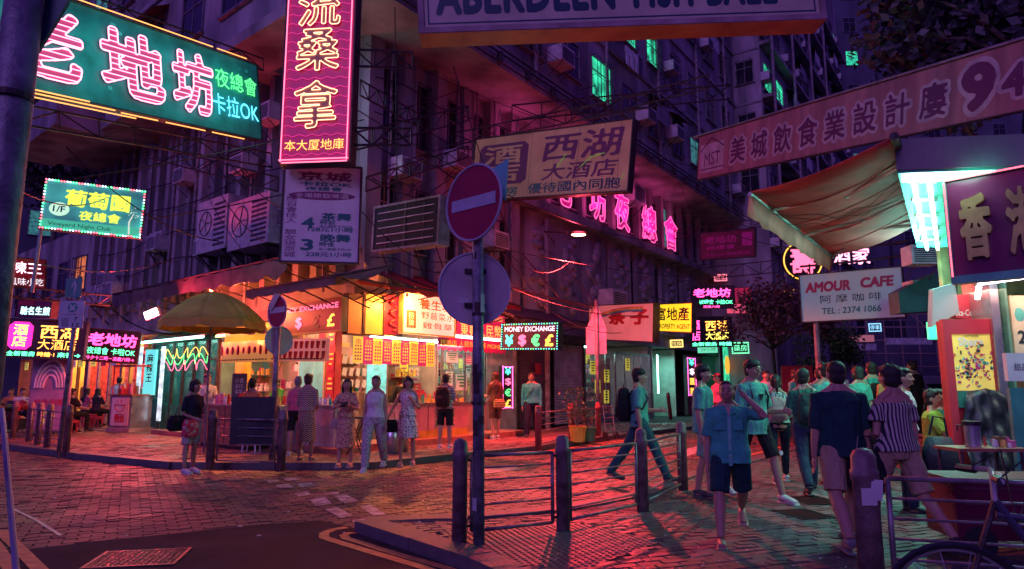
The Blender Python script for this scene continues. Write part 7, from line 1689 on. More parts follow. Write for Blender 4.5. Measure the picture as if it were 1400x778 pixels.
# --- van
def van(loc, rz, label, col, suv=False, h=1.9):
    t = thing('parked_van', label, 'van', loc, rz); m = mat('van_paint_%d' % int(h*10), col, .3, .3, var=.15); w = .85
    prof = [(-2.1, .35), (-2.15, .9), (-1.75, 1.05), (-1.1, h*.95), (-.8, h), (1.9, h), (2.15, h*.9), (2.2, .9), (2.15, .35)]
    q = MB(); n = len(prof); vs = []
    for s in (-1, 1):
        for (x, z) in prof: vs.append((s*w*(1 if z < 1.1 else .86), x, z))
    q.add(vs, [tuple(range(n)), tuple(range(2*n-1, n-1, -1))]+[(i, (i+1) % n, (i+1) % n+n, i+n) for i in range(n)]); q.obj('body', m, t)
    q = MB().add([(-w*.80, -1.76, 1.10), (w*.80, -1.76, 1.10), (w*.74, -1.16, h*.9), (-w*.74, -1.16, h*.9)], [(0, 1, 2, 3)]); q.obj('windscreen', m_glass, t)
    for s in (-1, 1):
        q = MB().add([(s*w*.985, -1.3, 1.15), (s*w*.985, 1.6, 1.15), (s*w*.895, 1.6, h*.88), (s*w*.895, -1.0, h*.88)], [(0, 1, 2, 3)]); q.obj('side_window', m_glass, t)
        MB().box((s*w*.7, -2.15, .75), (.3, .05, .18)).obj('headlight', m_wp, t)
        MB().box((s*(w+.1), -1.35, 1.25), (.16, .08, .2)).obj('wing_mirror', m_black, t)
        for y in (-1.4, 1.4): MB().cyl((s*w*.8, y, .33), (s*(w+.03), y, .33), .33, n=18).obj('wheel', m_black, t)
    MB().box((0, -2.16, .5), (w*1.9, .12, .2)).obj('bumper', m_black, t); MB().box((0, -2.23, .52), (.45, .01, .11)).obj('number_plate', m_wp, t)
    return t
van((XY(1252, 33), 33, 0), radians(12), 'grey van parked at the far end of the street', (.4, .4, .42), h=2.0)
van((XY(1236, 28), 28, 0), radians(8), 'dark car parked in front of the grey van', (.05, .05, .07), h=1.45)
# --- foreground bicycle and red scooter/box at bottom right
t = thing('bicycle', 'dark bicycle leaning inside the railing at the bottom right corner', 'bicycle', (0, 0, 0)); fw = Vector(P(1302, 790, 4.2)); 
bc = Vector(P(1330, 700, 4.2)); RW = .31
fx = bc.x-.25; fy = bc.y; zc = PZ+RW
def wheel(x, y, th):
    q = MB(); q.tube([(x+cos(th)*RW*cos(i*pi/16), y+sin(th)*RW*cos(i*pi/16), zc+RW*sin(i*pi/16)) for i in range(32)], .017, 6, close=True); o = q.obj('wheel', m_black, t)
    q = MB(); q.tube([(x+cos(th)*RW*.93*cos(i*pi/16), y+sin(th)*RW*.93*cos(i*pi/16), zc+RW*.93*sin(i*pi/16)) for i in range(32)], .006, 4, close=True); q.obj('rim', m_al, o)
    q = MB()
    for i in range(14): q.cyl((x, y, zc), (x+cos(th)*RW*.93*cos(i*pi/7), y+sin(th)*RW*.93*cos(i*pi/7), zc+RW*.93*sin(i*pi/7)), .0025, n=3)
    q.obj('spokes', m_al, o)
W1 = Vector((P(1306, 760, 3.35)[0], 3.35, zc)); W2 = W1+Vector((1.0, -.35, 0)); wheel(W1.x, W1.y, -.34); wheel(W2.x, W2.y, -.34)
hd = W1+Vector((.17, -.06, .52)); bbk = W1+Vector((.5, -.17, -.02)); st_ = W1+Vector((.68, -.24, .5))
q = MB().cyl(W1, hd, .014, n=6); q.obj('fork', m_steel, t); m_bk = mat('bicycle_frame_paint', (.06, .06, .10), .35, .2)
q = MB().cyl(hd, bbk, .019, n=8).cyl(hd+Vector((0, 0, -.06)), st_-Vector((0, 0, .1)), .017, n=8).cyl(bbk, st_, .017, n=8).cyl(bbk, W2, .011, n=6).cyl(st_-Vector((0, 0, .08)), W2, .009, n=6); q.obj('frame', m_bk, t)
MB().box(st_+Vector((0, 0, .06)), (.24, .12, .05), rz=-.34).obj('saddle', m_black, t)
hb = hd+Vector((.0, 0, .1)); q = MB().cyl(hd, hb, .014, n=6).tube([hb+Vector((-.14, -.26, .02)), hb+Vector((-.04, -.1, .03)), hb, hb+Vector((.06, .1, .03)), hb+Vector((.02, .28, .02))], .013, 6); q.obj('handlebar', m_al, t)
q = MB().cyl(hb+Vector((-.14, -.26, .02)), hb+Vector((-.1, -.17, .02)), .019, n=8).cyl(hb+Vector((.02, .28, .02)), hb+Vector((.04, .18, .02)), .019, n=8); q.obj('grip', m_black, t)
q = MB().tube([hb+Vector((-.1, -.2, .03)), hb+Vector((.0, -.2, .1)), hb+Vector((.2, 0, .05)), hd+Vector((.1, 0, -.1))], .004, 4).tube([hb+Vector((.03, .2, .03)), hb+Vector((.12, .1, .12)), hd+Vector((.1, 0, -.15))], .004, 4); q.obj('brake_cable', m_wire, t)
MB().cyl(bbk+Vector((0, -.03, 0)), bbk+Vector((0, -.04, 0)), .09, n=18).obj('chainring', m_al, t); MB().cyl(bbk+Vector((0, -.05, 0)), bbk+Vector((.1, -.05, -.14)), .01, n=5).box(bbk+Vector((.1, -.08, -.15)), (.09, .07, .02)).obj('pedal', m_steel, t)
Yr = 5.6; xr0, xr1 = X(1296, Yr), X(1288, Yr)+1.6; t = thing('street_stall_box', 'red metal cart box behind the bicycle at bottom right', 'cart', ((xr0+xr1)/2, Yr, PZ), -.1); w = xr1-xr0
MB().bx(-w/2, w/2, 0, .5, .15, .60).obj('body', mat('crimson_metal', (.12, .01, .045), .3, .3, var=.3, scale=3), t); MB().bx(-w/2-.03, w/2+.03, -.03, .53, .60, .63).obj('lid', mat('dark_lid', (.08, .02, .04), .6), t)
for s in (-.4, .4): MB().cyl((w*s, -.02, .13), (w*s, .04, .13), .13, n=16).obj('wheel', m_black, t)
for i, zz_ in enumerate((.3, .42, .54)): MB().bx(-w*.46, w*.46, -.012, -.002, zz_, zz_+.02).obj('rib', mat('dark_lid', (.08, .02, .04), .6), t)
# stacked red stools behind the off-shoulder woman
t = thing('stool_stack', 'stack of dark pink plastic stools beside the off-shoulder woman', 'stools', G(1276, 648, PZ)); 
for k in range(5):
    q = MB().bx(-.17, .17, -.16, .16, .3+.07*k, .33+.07*k)
    if k == 0:
        for a in (-1, 1):
            for c in (-1, 1): q.cyl((a*.16, c*.15, 0), (a*.14, c*.13, .3), .02, n=5)
    q.obj('stool', m_redp, t)
t = thing('draped_bag', 'dark quilted bag on the chair next to the off-shoulder woman', 'bag', (X(1274, 7.6), 7.6, PZ+.42)); MB().loft([[(x_*a_, y_*b_, z_) for x_, y_ in ((-.15, -.08), (0, -.1), (.15, -.08), (.15, .08), (0, .1), (-.15, .08))] for a_, b_, z_ in ((.8, .8, 0), (1.05, 1.1, .08), (1, 1, .25), (.75, .5, .4))]).obj('body', mat('quilted_black', (.03, .03, .05), .6, bump=.6, bscale=18), t, smooth=True)
MB().tube([(-.1, 0, .42), (-.04, 0, .62), (.08, 0, .6), (.1, 0, .4)], .012, 5).obj('strap', m_black, t)
# ================================================================ PEOPLE
m_skin = mat('skin', (.42, .235, .165), .5, var=.08, scale=6); m_skin2 = mat('tanned_skin', (.38, .20, .14), .5, var=.08, scale=6)
m_hair = mat('black_hair', (.014, .011, .012), .62, var=.3, scale=30, bump=.5, bscale=90, stretch=(1, 1, .2)); m_hair2 = mat('brown_hair', (.07, .03, .02), .6, var=.3, scale=30, bump=.5, bscale=90, stretch=(1, 1, .2))
m_shoe_w = mat('white_trainer', (.6, .58, .56), .6, var=.15, scale=12); m_shoe_d = mat('dark_shoe', (.03, .03, .04), .5, var=.2)
m_eye = mat('eye_dark', (.01, .01, .012), .2, var=0); m_lip = mat('lip', (.30, .08, .07), .45, var=0)
def solid(q, voxel, name, m, parent, it=4, noise_amp=0, seed=0):
    me = bpy.data.meshes.new(name); me.from_pydata(q.v, [], q.f)
    b = bmesh.new(); b.from_mesh(me); bmesh.ops.recalc_face_normals(b, faces=b.faces); b.to_mesh(me); b.free()
    o = bpy.data.objects.new(name, me)
    md = o.modifiers.new('r', 'REMESH'); md.mode = 'VOXEL'; md.voxel_size = voxel
    if it: s = o.modifiers.new('s', 'SMOOTH'); s.factor = .5; s.iterations = it
    m2 = evaluated(o); COL.objects.link(o)
    o.modifiers.clear(); o.data = m2; me.name = 'spent'; m2.name = name; m2.materials.clear(); m2.materials.append(m)
    if noise_amp:
        off = Vector((seed*3.1, seed*1.7, 0))
        nv_ = len(m2.vertices); co = [0.]*nv_*3; no = [0.]*nv_*3; m2.vertices.foreach_get('co', co); m2.vertices.foreach_get('normal', no)
        for i in range(0, nv_*3, 3):
            d = noise.noise((co[i]*9+off.x, co[i+1]*9+off.y, co[i+2]*5))*noise_amp; co[i] += no[i]*d; co[i+1] += no[i+1]*d; co[i+2] += no[i+2]*d
        m2.vertices.foreach_set('co', co); m2.update()
    m2.polygons.foreach_set('use_smooth', [True]*len(m2.polygons)); o.parent = parent
    return o
def nv(x, y, z): return Vector((x, y, z)).normalized()
REST = (nv(.12, .02, -1), nv(.03, -.12, -1))
def arm(side, kind):
    s = side
    D = {'rest': (nv(s*.13, .04, -1), nv(s*.04, -.15, -1)), 'fwd': (nv(s*.15, -.1, -1), nv(s*-.1, -1, .05)), 'phone': (nv(s*.12, -.15, -1), nv(-s*.45, -.8, .55)),
         'head': (nv(s*.55, -.8, -.02), nv(-s*.72, .42, .78)), 'swingf': (nv(s*.12, -.45, -1), nv(s*.0, -.75, -1)), 'swingb': (nv(s*.14, .4, -1), nv(s*.08, .15, -1)),
         'chest': (nv(s*.25, -.1, -1), nv(-s*.55, -.55, .75)), 'out': (nv(s*.55, -.1, -1), nv(s*.45, -.2, -1)), 'camera': (nv(s*.35, -.35, -.8), nv(-s*.55, -.75, .25)), 'table': (nv(s*.15, -.55, -.8), nv(-s*.2, -1, -.12)), 'bag': (nv(s*.15, .0, -1), nv(s*-.25, -.8, -.25))}
    return D[kind]
NP = [0]
def person(label, px, feet, head, face=0, sex='m', pose='stand', arms=('rest', 'rest'), top=None, sleeve=.9, bottom=None, bkind='trousers', shoes=None, hair='short', hairm=None, skin=None, z=PZ, Y=None, near=0, lean=0, look=(0, 0), h=None, collar=False, hem=.0, width=1., group=None, extras=(), seat=None, loose=1.):
    """px, feet, head: measured in the photograph; arms = (person's -x arm, +x arm); local front is -y"""
    NP[0] += 1; sd_ = NP[0]
    if Y is None: X0, Y0, _ = G(px, feet, z)
    else: Y0 = Y; X0 = XY(px, Y0, (head+feet)/2)
    if h is None: h = HC+ray(px, head)[1]*Y0-z
    if pose == 'sit': h = h or 1.62
    s = max(.85, min(1.2, h/1.7)) if pose != 'sit' else 1.0
    t = thing('person', label, 'person', (X0, Y0, z), radians(face), group); F = sex == 'f'
    skin = skin or m_skin; hairm = hairm or m_hair
    legs = {'stand': ((3, 4), (-2, 2)), 'walk': ((24, 12), (-16, 22)), 'walk2': ((-18, 26), (22, 8)), 'stride': ((30, 8), (-26, 10)), 'sit': ((86, 84), (80, 92)), 'step': ((12, 14), (-6, 6)), 'kick': ((18, 6), (-20, 40))}[pose]
    la = radians(lean); U = Vector((0, -sin(la), cos(la))); FW = Vector((0, -cos(la), -sin(la))); XX = Vector((1, 0, 0))
    # legs first, root height from the lower ankle
    J = []
    for i, sx in enumerate((-1, 1)):
        hip, knee = radians(legs[i][0]), radians(legs[i][1]); hp = Vector((sx*.092, 0, 0)); spread = (.03 if near < 2 else .085) if pose != 'sit' else .22
        k = hp+Vector((sx*spread, -sin(hip), -cos(hip))).normalized()*.43; a2 = hip-knee; an = k+Vector((sx*.01, -sin(a2), -cos(a2)))*.42; J.append((hp, k, an, a2))
    zmin = min(j[2].z for j in J); root = Vector((0, 0, .085-zmin)); W = width
    def B(x, f, u): return (root+XX*x+FW*f+U*u)*s
    def ring(u, rx, rf, fo=0, n=16, infl=0): return [B((rx+infl)*W*cos(2*pi*j/n), fo+(rf+infl)*sin(2*pi*j/n), u) for j in range(n)]
    TOR = [(-.10, .10, .085, 0), (-.04, .155, .112, 0), (.02, .162, .115, 0), (.10, .140, .10, .0), (.20, .135, .098, 0), (.31, .158, .112, .005), (.40, .168, .108, 0), (.452, .132, .082, 0), (.488, .078, .062, 0), (.51, .05, .05, 0)] if not F else \
          [(-.10, .10, .09, 0), (-.04, .160, .118, 0), (.02, .160, .115, 0), (.10, .128, .092, .0), (.19, .112, .082, 0), (.30, .132, .105, .02), (.37, .142, .100, .01), (.435, .135, .075, 0), (.475, .08, .055, 0), (.50, .045, .045, 0)]
    SH = .165 if not F else .148
    body = MB(); body.loft([ring(*r_[:3], r_[3]) for r_ in TOR])
    # neck and head
    nb = B(0, -.005, .46); yaw, pit = radians(look[0]), radians(look[1]); HM = Matrix.Rotation(yaw, 3, 'Z') @ Matrix.Rotation(pit, 3, 'X')
    hc = B(0, .016, .640); body.tube([nb, B(0, 0, .55), hc-Vector((0, 0, .02))*s], [.056*s, .05*s, .052*s], 12)
    def Hd(x, y, z_): return hc+(HM @ Vector((x, y, z_)))*s*1.05
    rings = []; HR = 15
    for i in range(1, 13):
        a = pi*i/13; z_ = .118*cos(a); rr_ = sin(a)**.82; n = 18; rg = []
        lowr = max(0, -z_/.118)
        for j in range(n):
            an = 2*pi*j/n; x = .074*rr_*cos(an)*(1-.34*lowr**1.6); y = .094*rr_*sin(an)
            if y < 0: y *= (1-.06*lowr)
            else: y = y*(1-.30*lowr)
            rg.append(Hd(x, y, z_))
        rings.append(rg)
    body.loft(rings)
    body.tube([Hd(0, -.085, .022), Hd(0, -.104, -.012), Hd(0, -.108, -.026)], [.008*s, .012*s, .014*s], 8); body.sph(Hd(0, -.082, -.062), .018*s, 8, 6)
    body.tube([Hd(-.04, -.080, .030), Hd(0, -.090, .034), Hd(.04, -.080, .030)], .010*s, 6)
    for sx in (-1, 1): body.sph(Hd(sx*.076, .008, -.008), (.009*s, .018*s, .028*s), 8, 6); body.sph(Hd(sx*.042, -.066, -.022), .022*s, 8, 6)
    for sx in (-1, 1): body.tube([Hd(sx*.035, .03, -.09), B(sx*.06*W, -.015, .50), B(sx*.14*W, -.01, .445)], [.03*s, .036*s, .035*s], 8)
    # legs
    bare_from = []
    for i, (hp, k, an, a2) in enumerate(J):
        hp2, k2, an2 = [(root+v)*s for v in (hp, k, an)]; fem = .92 if F else 1.
        mid = hp2.lerp(k2, .45); cal = k2.lerp(an2, .3)+Vector((0, .012, 0))*s
        body.tube([hp2+Vector((0, 0, .03))*s, mid, k2, cal, an2], [x*s*W*fem for x in (.088, .075, .052, .055, .036)], 12)
        tp = 0 if abs(a2) < radians(28) else (a2+radians(15)); ft = Vector((0, -cos(tp), sin(tp)*(1 if a2 > 0 else 1))); ft = Vector((0, -cos(min(0, a2+.35)), sin(min(0, a2+.35)))) if a2 < -.35 else Vector((0, -1, 0))
        heel = an2+Vector((0, .045, -.045))*s; toe = an2+ft*.17*s+Vector((0, 0, -.055))*s
        body.tube([heel, an2+ft*.06*s+Vector((0, 0, -.04))*s, toe], [.038*s, .048*s, .042*s], 10, flat=-.72)
        J[i] = (hp2, k2, an2, heel, toe)
    # arms and hands
    A = []; vox = [.0125, .0085, .007][near]
    for i, sx in enumerate((-1, 1)):
        kd = arms[i]; u_, f_ = arm(sx, kd) if isinstance(kd, str) else kd
        sh_ = B(sx*SH*W, 0, .415); el = sh_+u_*.285*s; wr = el+f_*.245*s; th = (.9 if F else 1.05)
        body.tube([B(sx*.09*W, 0, .435), sh_, sh_.lerp(el, .45), el, el.lerp(wr, .3), wr], [x*s*th for x in (.05, .050, .044, .036, .038, .025)], 10)
        hd_ = f_; side = hd_.cross(Vector((1, 0, 0))*sx).normalized()
        if side.length < .1: side = Vector((0, 0, 1))
        nrm_ = hd_.cross(side).normalized(); pc_ = wr+hd_*.05*s
        body.tube([wr, wr+hd_*.03*s, wr+hd_*.085*s], [.022*s, .034*s, .032*s], 8, flat=.62)
        fr = (.0082 if near else .0105)*s
        for k in range(4):
            o_ = (k-1.5)*.019*s; L_ = (.068, .080, .075, .058)[k]*s; c0 = wr+hd_*.08*s+side*o_; curl = -sx*nrm_*.35+hd_; c1 = c0+(hd_+nrm_*(-sx)*.12).normalized()*L_*.5; c2 = c1+curl.normalized()*L_*.5
            body.tube([c0, c1, c2], [fr, fr*.95, fr*.75], 6)
        tb = wr+hd_*.03*s+side*.026*s; body.tube([tb, tb+(hd_*.7+side*.6).normalized()*.035*s, tb+(hd_+side*.3).normalized()*.062*s], [fr*1.25, fr*1.1, fr*.85], 6)
        A.append((sh_, el, wr, hd_))
    bo = solid(body, vox, 'body', skin, t, 2)
    # face
    if near or (abs(((face+look[0]+180) % 360)-180) < 110):
        for sx in (-1, 1):
            q = MB().sph(Hd(sx*.030, -.083, .006), ((.013 if near > 1 else .011)*s, .009*s, (.0068 if near > 1 else .0055)*s), 8, 6); q.obj('eye', m_eye, t, smooth=True)
            q = MB().tube([Hd(sx*.014, -.093, .030), Hd(sx*.034, -.088, .036), Hd(sx*.050, -.074, .028)], (.0048 if near > 1 else .0034)*s, 4); q.obj('eyebrow', m_hair, t)
        q = MB().tube([Hd(-.022, -.084, -.054), Hd(-.008, -.092, -.051), Hd(.008, -.092, -.051), Hd(.022, -.084, -.054)], .0055*s, 5); q.obj('mouth', m_lip, t, smooth=True)
    # hair
    q = MB(); r = random.Random(sd_)
    q.sph(Hd(0, .016, .036), ((.0845 if hair == 'crop' else .086)*s, .092*s, (.088 if hair == 'crop' else .094)*s), 16, 11); q.sph(Hd(0, .026, -.016), (.077*s, .074*s, .088*s), 14, 9)
    if hair == 'crop': q.sph(Hd(0, -.030, .080), (.064*s, .050*s, .032*s), 12, 7)
    if hair != 'crop':
        q.sph(Hd(0, -.040, .078), (.070*s, .048*s, .036*s), 12, 7)
        for k in range(26):
            a = r.uniform(0, 6.28); e = r.uniform(.15, 1.3); d = Vector((cos(a)*cos(e), sin(a)*cos(e), sin(e))); p = Vector((d.x*.078, .012+d.y*.088, .036+d.z*.088)); tp = p+d*r.uniform(.008, .022)+Vector((r.uniform(-.015, .015), -.012, r.uniform(-.02, .01)))
            q.tube([Hd(*(p*.93)), Hd(*tp)], [.016*s, .005*s], 5)
    if hair == 'bowl': q.sph(Hd(0, .0, .058), (.093*s, .103*s, .072*s), 16, 10)
    if hair == 'long':
        q.tube([Hd(0, .03, .05), Hd(0, .055, -.08), B(0, -.10, .42), B(0, -.115, .26)], [.075*s, .080*s, .095*s, .06*s], 12, flat=-.45)
        for sx in (-1, 1): q.tube([Hd(sx*.066, -.02, .05), Hd(sx*.080, -.005, -.05), B(sx*.075, .0, .44), B(sx*.08, .06, .34)], [.022*s, .024*s, .024*s, .01*s], 7)
    if hair in ('bob',):
        q.tube([Hd(0, .02, .03), Hd(0, .04, -.09)], [.085*s, .075*s], 12)
        for sx in (-1, 1): q.tube([Hd(sx*.066, -.03, .05), Hd(sx*.080, -.015, -.04), Hd(sx*.070, -.01, -.10)], [.022*s, .026*s, .015*s], 7)
        q.tube([Hd(-.06, -.07, .05), Hd(0, -.092, .058), Hd(.06, -.07, .05)], .018*s, 7)
    if hair == 'pony': q.tube([Hd(0, .09, .05), Hd(0, .15, .02), Hd(0, .16, -.08), Hd(0, .13, -.17)], [.022*s, .032*s, .028*s, .008*s], 9)
    if hair == 'bun': q.sph(Hd(0, .09, .085), .042*s, 10, 8)
    solid(q, [.012, .009, .008][near], 'hair', hairm, t, 1, .006*s, sd_)
    # tops
    if top:
        q = MB(); u0 = hem if hem else (-.03 if not F else .02); infl = .018*loose
        rs_ = [r_ for r_ in TOR if r_[0] > u0+.01 and r_[0] < .46]
        def tat(u):
            for a_, b_ in zip(TOR, TOR[1:]):
                if a_[0] <= u <= b_[0]: f = (u-a_[0])/(b_[0]-a_[0]); return [a_[k]+(b_[k]-a_[k])*f for k in range(4)]
            return TOR[0]
        lo = tat(max(u0, .0)); q.loft([ring(u0, lo[1]+.004, lo[2]+.004, lo[3], infl=infl*1.5)]+[ring(r_[0], max(r_[1], .150 if r_[0] < .05 else 0), max(r_[2], .108 if r_[0] < .05 else 0), r_[3], infl=infl*(1.5 if r_[0] < .25 else 1)) for r_ in rs_]+([ring(.462, .108 if not F else .10, .074, 0, infl=infl), ring(.492, .068, .055, 0, infl=.010)] if sleeve is not None and sleeve >= 0 else [ring(.40, .15, .09, 0, infl=.010)] if sleeve is None else [ring(.455, .12 if not F else .105, .07, 0, infl=.006), ring(.478, .075, .05, 0, infl=.004)]))
        if sleeve is None or sleeve < 0: pass
        else:
            for i, sx in enumerate((-1, 1)):
                sh_, el, wr, hd_ = A[i]; e1 = sh_.lerp(el, min(1, sleeve)); P_ = [B(sx*.07*W, 0, .43), sh_+Vector((0, 0, .006))*s, sh_.lerp(e1, .5), e1]; Rr_ = [.062, .066, .063, .062 if sleeve <= 1 else .052]
                if sleeve > 1: P_.append(el.lerp(wr, sleeve-1)); Rr_.append(.036)
                q.tube(P_, [x*s*(.9 if F else 1.05) for x in Rr_], 12)
        if sleeve is None:
            for i, sx in enumerate((-1, 1)): sh_, el, wr, hd_ = A[i]; q.tube([B(sx*.1, 0, .37), sh_.lerp(el, .2), sh_.lerp(el, .6)], [.06*s, .062*s, .075*s], 12)
        if bkind == 'dress': pass
        solid(q, [.013, .0105, .009][near], 'shirt' if bkind != 'dress' else 'bodice', top, t, 2, .012*s, sd_)
        if collar:
            q = MB(); q.tube([B(.075*cos(2*pi*k/16), .06*sin(2*pi*k/16), .492-.012*sin(2*pi*k/16)) for k in range(16) if True], .013*s, 5, close=True)
            q.obj('collar', top, t, smooth=True)
            q = MB(); 
            for k in range(6): q.sph(B(0, .118+.004*k if k < 3 else .124, .40-.075*k), .007*s, 6, 4)
            q.obj('button', m_shoe_d, t, kind='stuff')
    # bottoms
    if bottom:
        q = MB()
        if bkind in ('trousers', 'shorts', 'leggings'):
            inf = .016 if bkind != 'leggings' else .006
            q.loft([ring(*r_[:3], r_[3], infl=inf) for r_ in TOR[:4]] if False else [ring(-.09, .12, .10, 0, infl=inf), ring(-.03, .152, .112, 0, infl=inf), ring(.03, .155, .113, 0, infl=inf), ring(.085, .14, .10, 0, infl=inf*.8)])
            for i in range(2):
                hp2, k2, an2, heel, toe = J[i]; mid = hp2.lerp(k2, .45); cal = k2.lerp(an2, .35)
                if bkind == 'shorts': q.tube([hp2+Vector((0, 0, .02))*s, mid, hp2.lerp(k2, .72), hp2.lerp(k2, .95+.0)], [x*s*W for x in (.096, .094, .088, .088)], 12)
                elif bkind == 'leggings': q.tube([hp2, mid, k2, cal, k2.lerp(an2, .92)], [x*s for x in (.092, .082, .063, .066, .048)], 12)
                else: q.tube([hp2+Vector((0, 0, .02))*s, mid, k2, cal, k2.lerp(an2, 1.04)], [x*s*W*loose for x in (.099, .092, .075, .073, .060)], 12)
            solid(q, [.013, .0105, .009][near], bkind, bottom, t, 2, .010*s, sd_+5)
        else:                                  # skirt or dress: hem length in metres above ground
            kn = [(j[1].x/s, j[1].y/s) for j in J]; hemz = {'skirt': .48, 'dress': .52, 'longdress': .36, 'longskirt': .36}[bkind]
            zz0 = (root.z); n = 20; rg = []
            for k in range(7):
                f = k/6; z_ = .10*(1-f)+(-(zz0-hemz))*f; rx = .125+(.06 if bkind != 'longdress' else .045)*min(1, f*2.2)+.025*f; ry = .09+.055*min(1, f*2)+.03*f; yo = sum(c[1] for c in kn)/2*f*.6
                rg.append([(root+Vector((rx*cos(2*pi*j/n)*(1+.05*sin(j*1.9)*f), yo+ry*sin(2*pi*j/n)*(1+.06*sin(j*2.7)*f), z_)))*s for j in range(n)])
            q.loft(rg); solid(q, [.013, .0105, .009][near], 'skirt', bottom, t, 1, .010*s, sd_+3)
    if shoes is not None:
        for i in range(2):
            hp2, k2, an2, heel, toe = J[i]; d = (toe-heel); q = MB()
            if shoes in ('flip', 'heels'):
                ms = mat('tan_sandal', (.4, .3, .2), .6) if shoes == 'flip' else mat('green_shoe', (.05, .35, .3), .4)
                q.tube([heel+Vector((0, .01, -.034))*s, heel.lerp(toe, .5)+Vector((0, 0, -.040))*s, toe+Vector((0, -.02, -.022))*s], [.044*s, .054*s, .052*s], 8, flat=-.25)
                q.tube([heel.lerp(toe, .55)+Vector((-.04, 0, .0))*s, heel.lerp(toe, .75)+Vector((0, 0, .032))*s, heel.lerp(toe, .55)+Vector((.04, 0, .0))*s], .007*s, 5)
                q.obj('sandal', ms, t)
            else:
                q.tube([heel+Vector((0, .012, .012))*s, an2+Vector((0, -.01, -.02))*s, heel.lerp(toe, .55)+Vector((0, 0, .012))*s, heel.lerp(toe, .85), toe+Vector((0, -.03, -.008))*s], [x*s for x in (.040, .050, .050, .050, .040)], 10, flat=-.8)
                q.box(heel.lerp(toe, .52)+Vector((0, -.008, -.033))*s, (.088*s, d.length+.07*s, .020*s), rx=-atan2(-(toe.z-heel.z)-.01*s, d.length)*0)
                solid(q, .011, 'shoe', shoes, t, 1)
    t['_'] = 0; del t['_']
    return dict(t=t, s=s, B=B, Hd=Hd, A=A, J=J, loc=t.location.copy(), rz=radians(face), M=Matrix.Translation(t.location) @ Matrix.Rotation(radians(face), 4, 'Z'))
def glasses(p):
    s, Hd = p['s'], p['Hd']; q = MB()
    for sx in (-1, 1): q.tube([Hd(sx*.031+.022*cos(k*pi/5), -.104+.004*abs(cos(k*pi/5)), .004+.016*sin(k*pi/5)) for k in range(10)], .0028*s, 4, close=True).cyl(Hd(sx*.053, -.098, .01), Hd(sx*.078, -.0, .008), .0025*s, n=4)
    q.cyl(Hd(-.01, -.105, .008), Hd(.01, -.105, .008), .003*s, n=4); q.obj('glasses', m_black, p['t'])
def backpack(p, m, label, w=.30, h=.42, d=.16, u=.24):
    B, s = p['B'], p['s']; c = B(0, -.115-d/2, u); t = thing('backpack', label, 'backpack', M=p['M'] @ Matrix.Translation(c))
    q = MB(); n = 16
    def rg(z, sx, sy): return [(w/2*sx*s*(abs(cos(2*pi*j/n))**.6)*(1 if cos(2*pi*j/n) > 0 else -1), d/2*sy*s*(abs(sin(2*pi*j/n))**.6)*(1 if sin(2*pi*j/n) > 0 else -1), z*s) for j in range(n)]
    q.loft([rg(-h/2, .8, .8), rg(-h/2+.03, 1, 1), rg(-h*.1, 1.03, 1.12), rg(h*.25, .95, .95), rg(h/2-.03, .75, .75), rg(h/2, .4, .4)]); q.obj('bag', m, t, smooth=True)
    q = MB(); q.loft([[(x*.75, y*.5+d*.42*s, z*.45-h*.16*s) for (x, y, z) in rr] for rr in [rg(-h/2, .9, .8), rg(0, 1, 1), rg(h/2, .8, .6)]]); q.obj('front_pocket', m, t, smooth=True)
    q = MB().tube([(-.03*s, 0, h/2*s), (-.03*s, 0, (h/2+.05)*s), (.03*s, 0, (h/2+.05)*s), (.03*s, 0, h/2*s)], .006*s, 5); q.obj('carry_loop', m_black, t)
    for sx in (-1, 1):
        pts = [B(sx*.085, -.12, .38), B(sx*.095, -.04, .492), B(sx*.10, .07, .45), B(sx*.12, .135, .32), B(sx*.155, .06, .18), B(sx*.13, -.11, .12)]
        q = MB().tube([Vector(v)-Vector(c) for v in pts], .016*s, 6, flat=.5); q.obj('strap', m_black, t, smooth=True)
    return t
def handbag(p, m, label, at, w=.34, h=.26, d=.1, strap=None, name='handbag'):
    B, s = p['B'], p['s']; c = Vector(B(*at)); t = thing(name, label, 'bag', M=p['M'] @ Matrix.Translation(c))
    q = MB(); q.loft([[(sx*w/2*a, sy*d/2*b_, z) for sx, sy in ((-1, -1), (-.5, -1.1), (.5, -1.1), (1, -1), (1, 1), (.5, 1.1), (-.5, 1.1), (-1, 1))] for a, b_, z in ((.8, .8, -h), (1, 1, -h*.85), (.95, 1, -h*.3), (.8, .5, 0))]); q.obj('bag', m, t, smooth=False)
    pts = [(-w*.3, 0, -.02), (-w*.2, 0, .12), (w*.2, 0, .12), (w*.3, 0, -.02)] if strap is None else [(-w*.35, 0, -.02)]+[tuple(Vector(B(*v))-c) for v in strap]+[(w*.35, 0, -.02)]
    MB().tube(pts, .008, 5).obj('strap', m_black, t)
    return t
# cloth colours
c_teal = cloth('teal_cotton', (.05, .36, .27)); c_teal2 = cloth('sea_green_tee', (.10, .42, .32)); c_dteal = cloth('dark_teal_cotton', (.012, .05, .055)); c_navy = cloth('navy_cotton', (.014, .02, .045))  # teal tones partly carry the teal tube light on the crowd
c_dgreen = cloth('deep_green_shirt', (.03, .14, .10)); c_khaki = cloth('khaki_cotton', (.36, .25, .17)); c_white = cloth('white_cotton', (.66, .62, .6)); c_black = cloth('black_cotton', (.02, .018, .022)); c_jean = cloth('teal_denim', (.03, .10, .11)); c_jean2 = cloth('blue_denim', (.03, .05, .09))
c_lime = cloth('lime_tee', (.30, .45, .06)); c_green = cloth('green_tee', (.05, .32, .07)); c_grey = cloth('grey_cotton', (.25, .24, .25)); c_orange = cloth('orange_top', (.6, .22, .08)); c_pink = cloth('pink_top', (.6, .12, .22)); c_beige = cloth('beige_canvas', (.42, .32, .24))
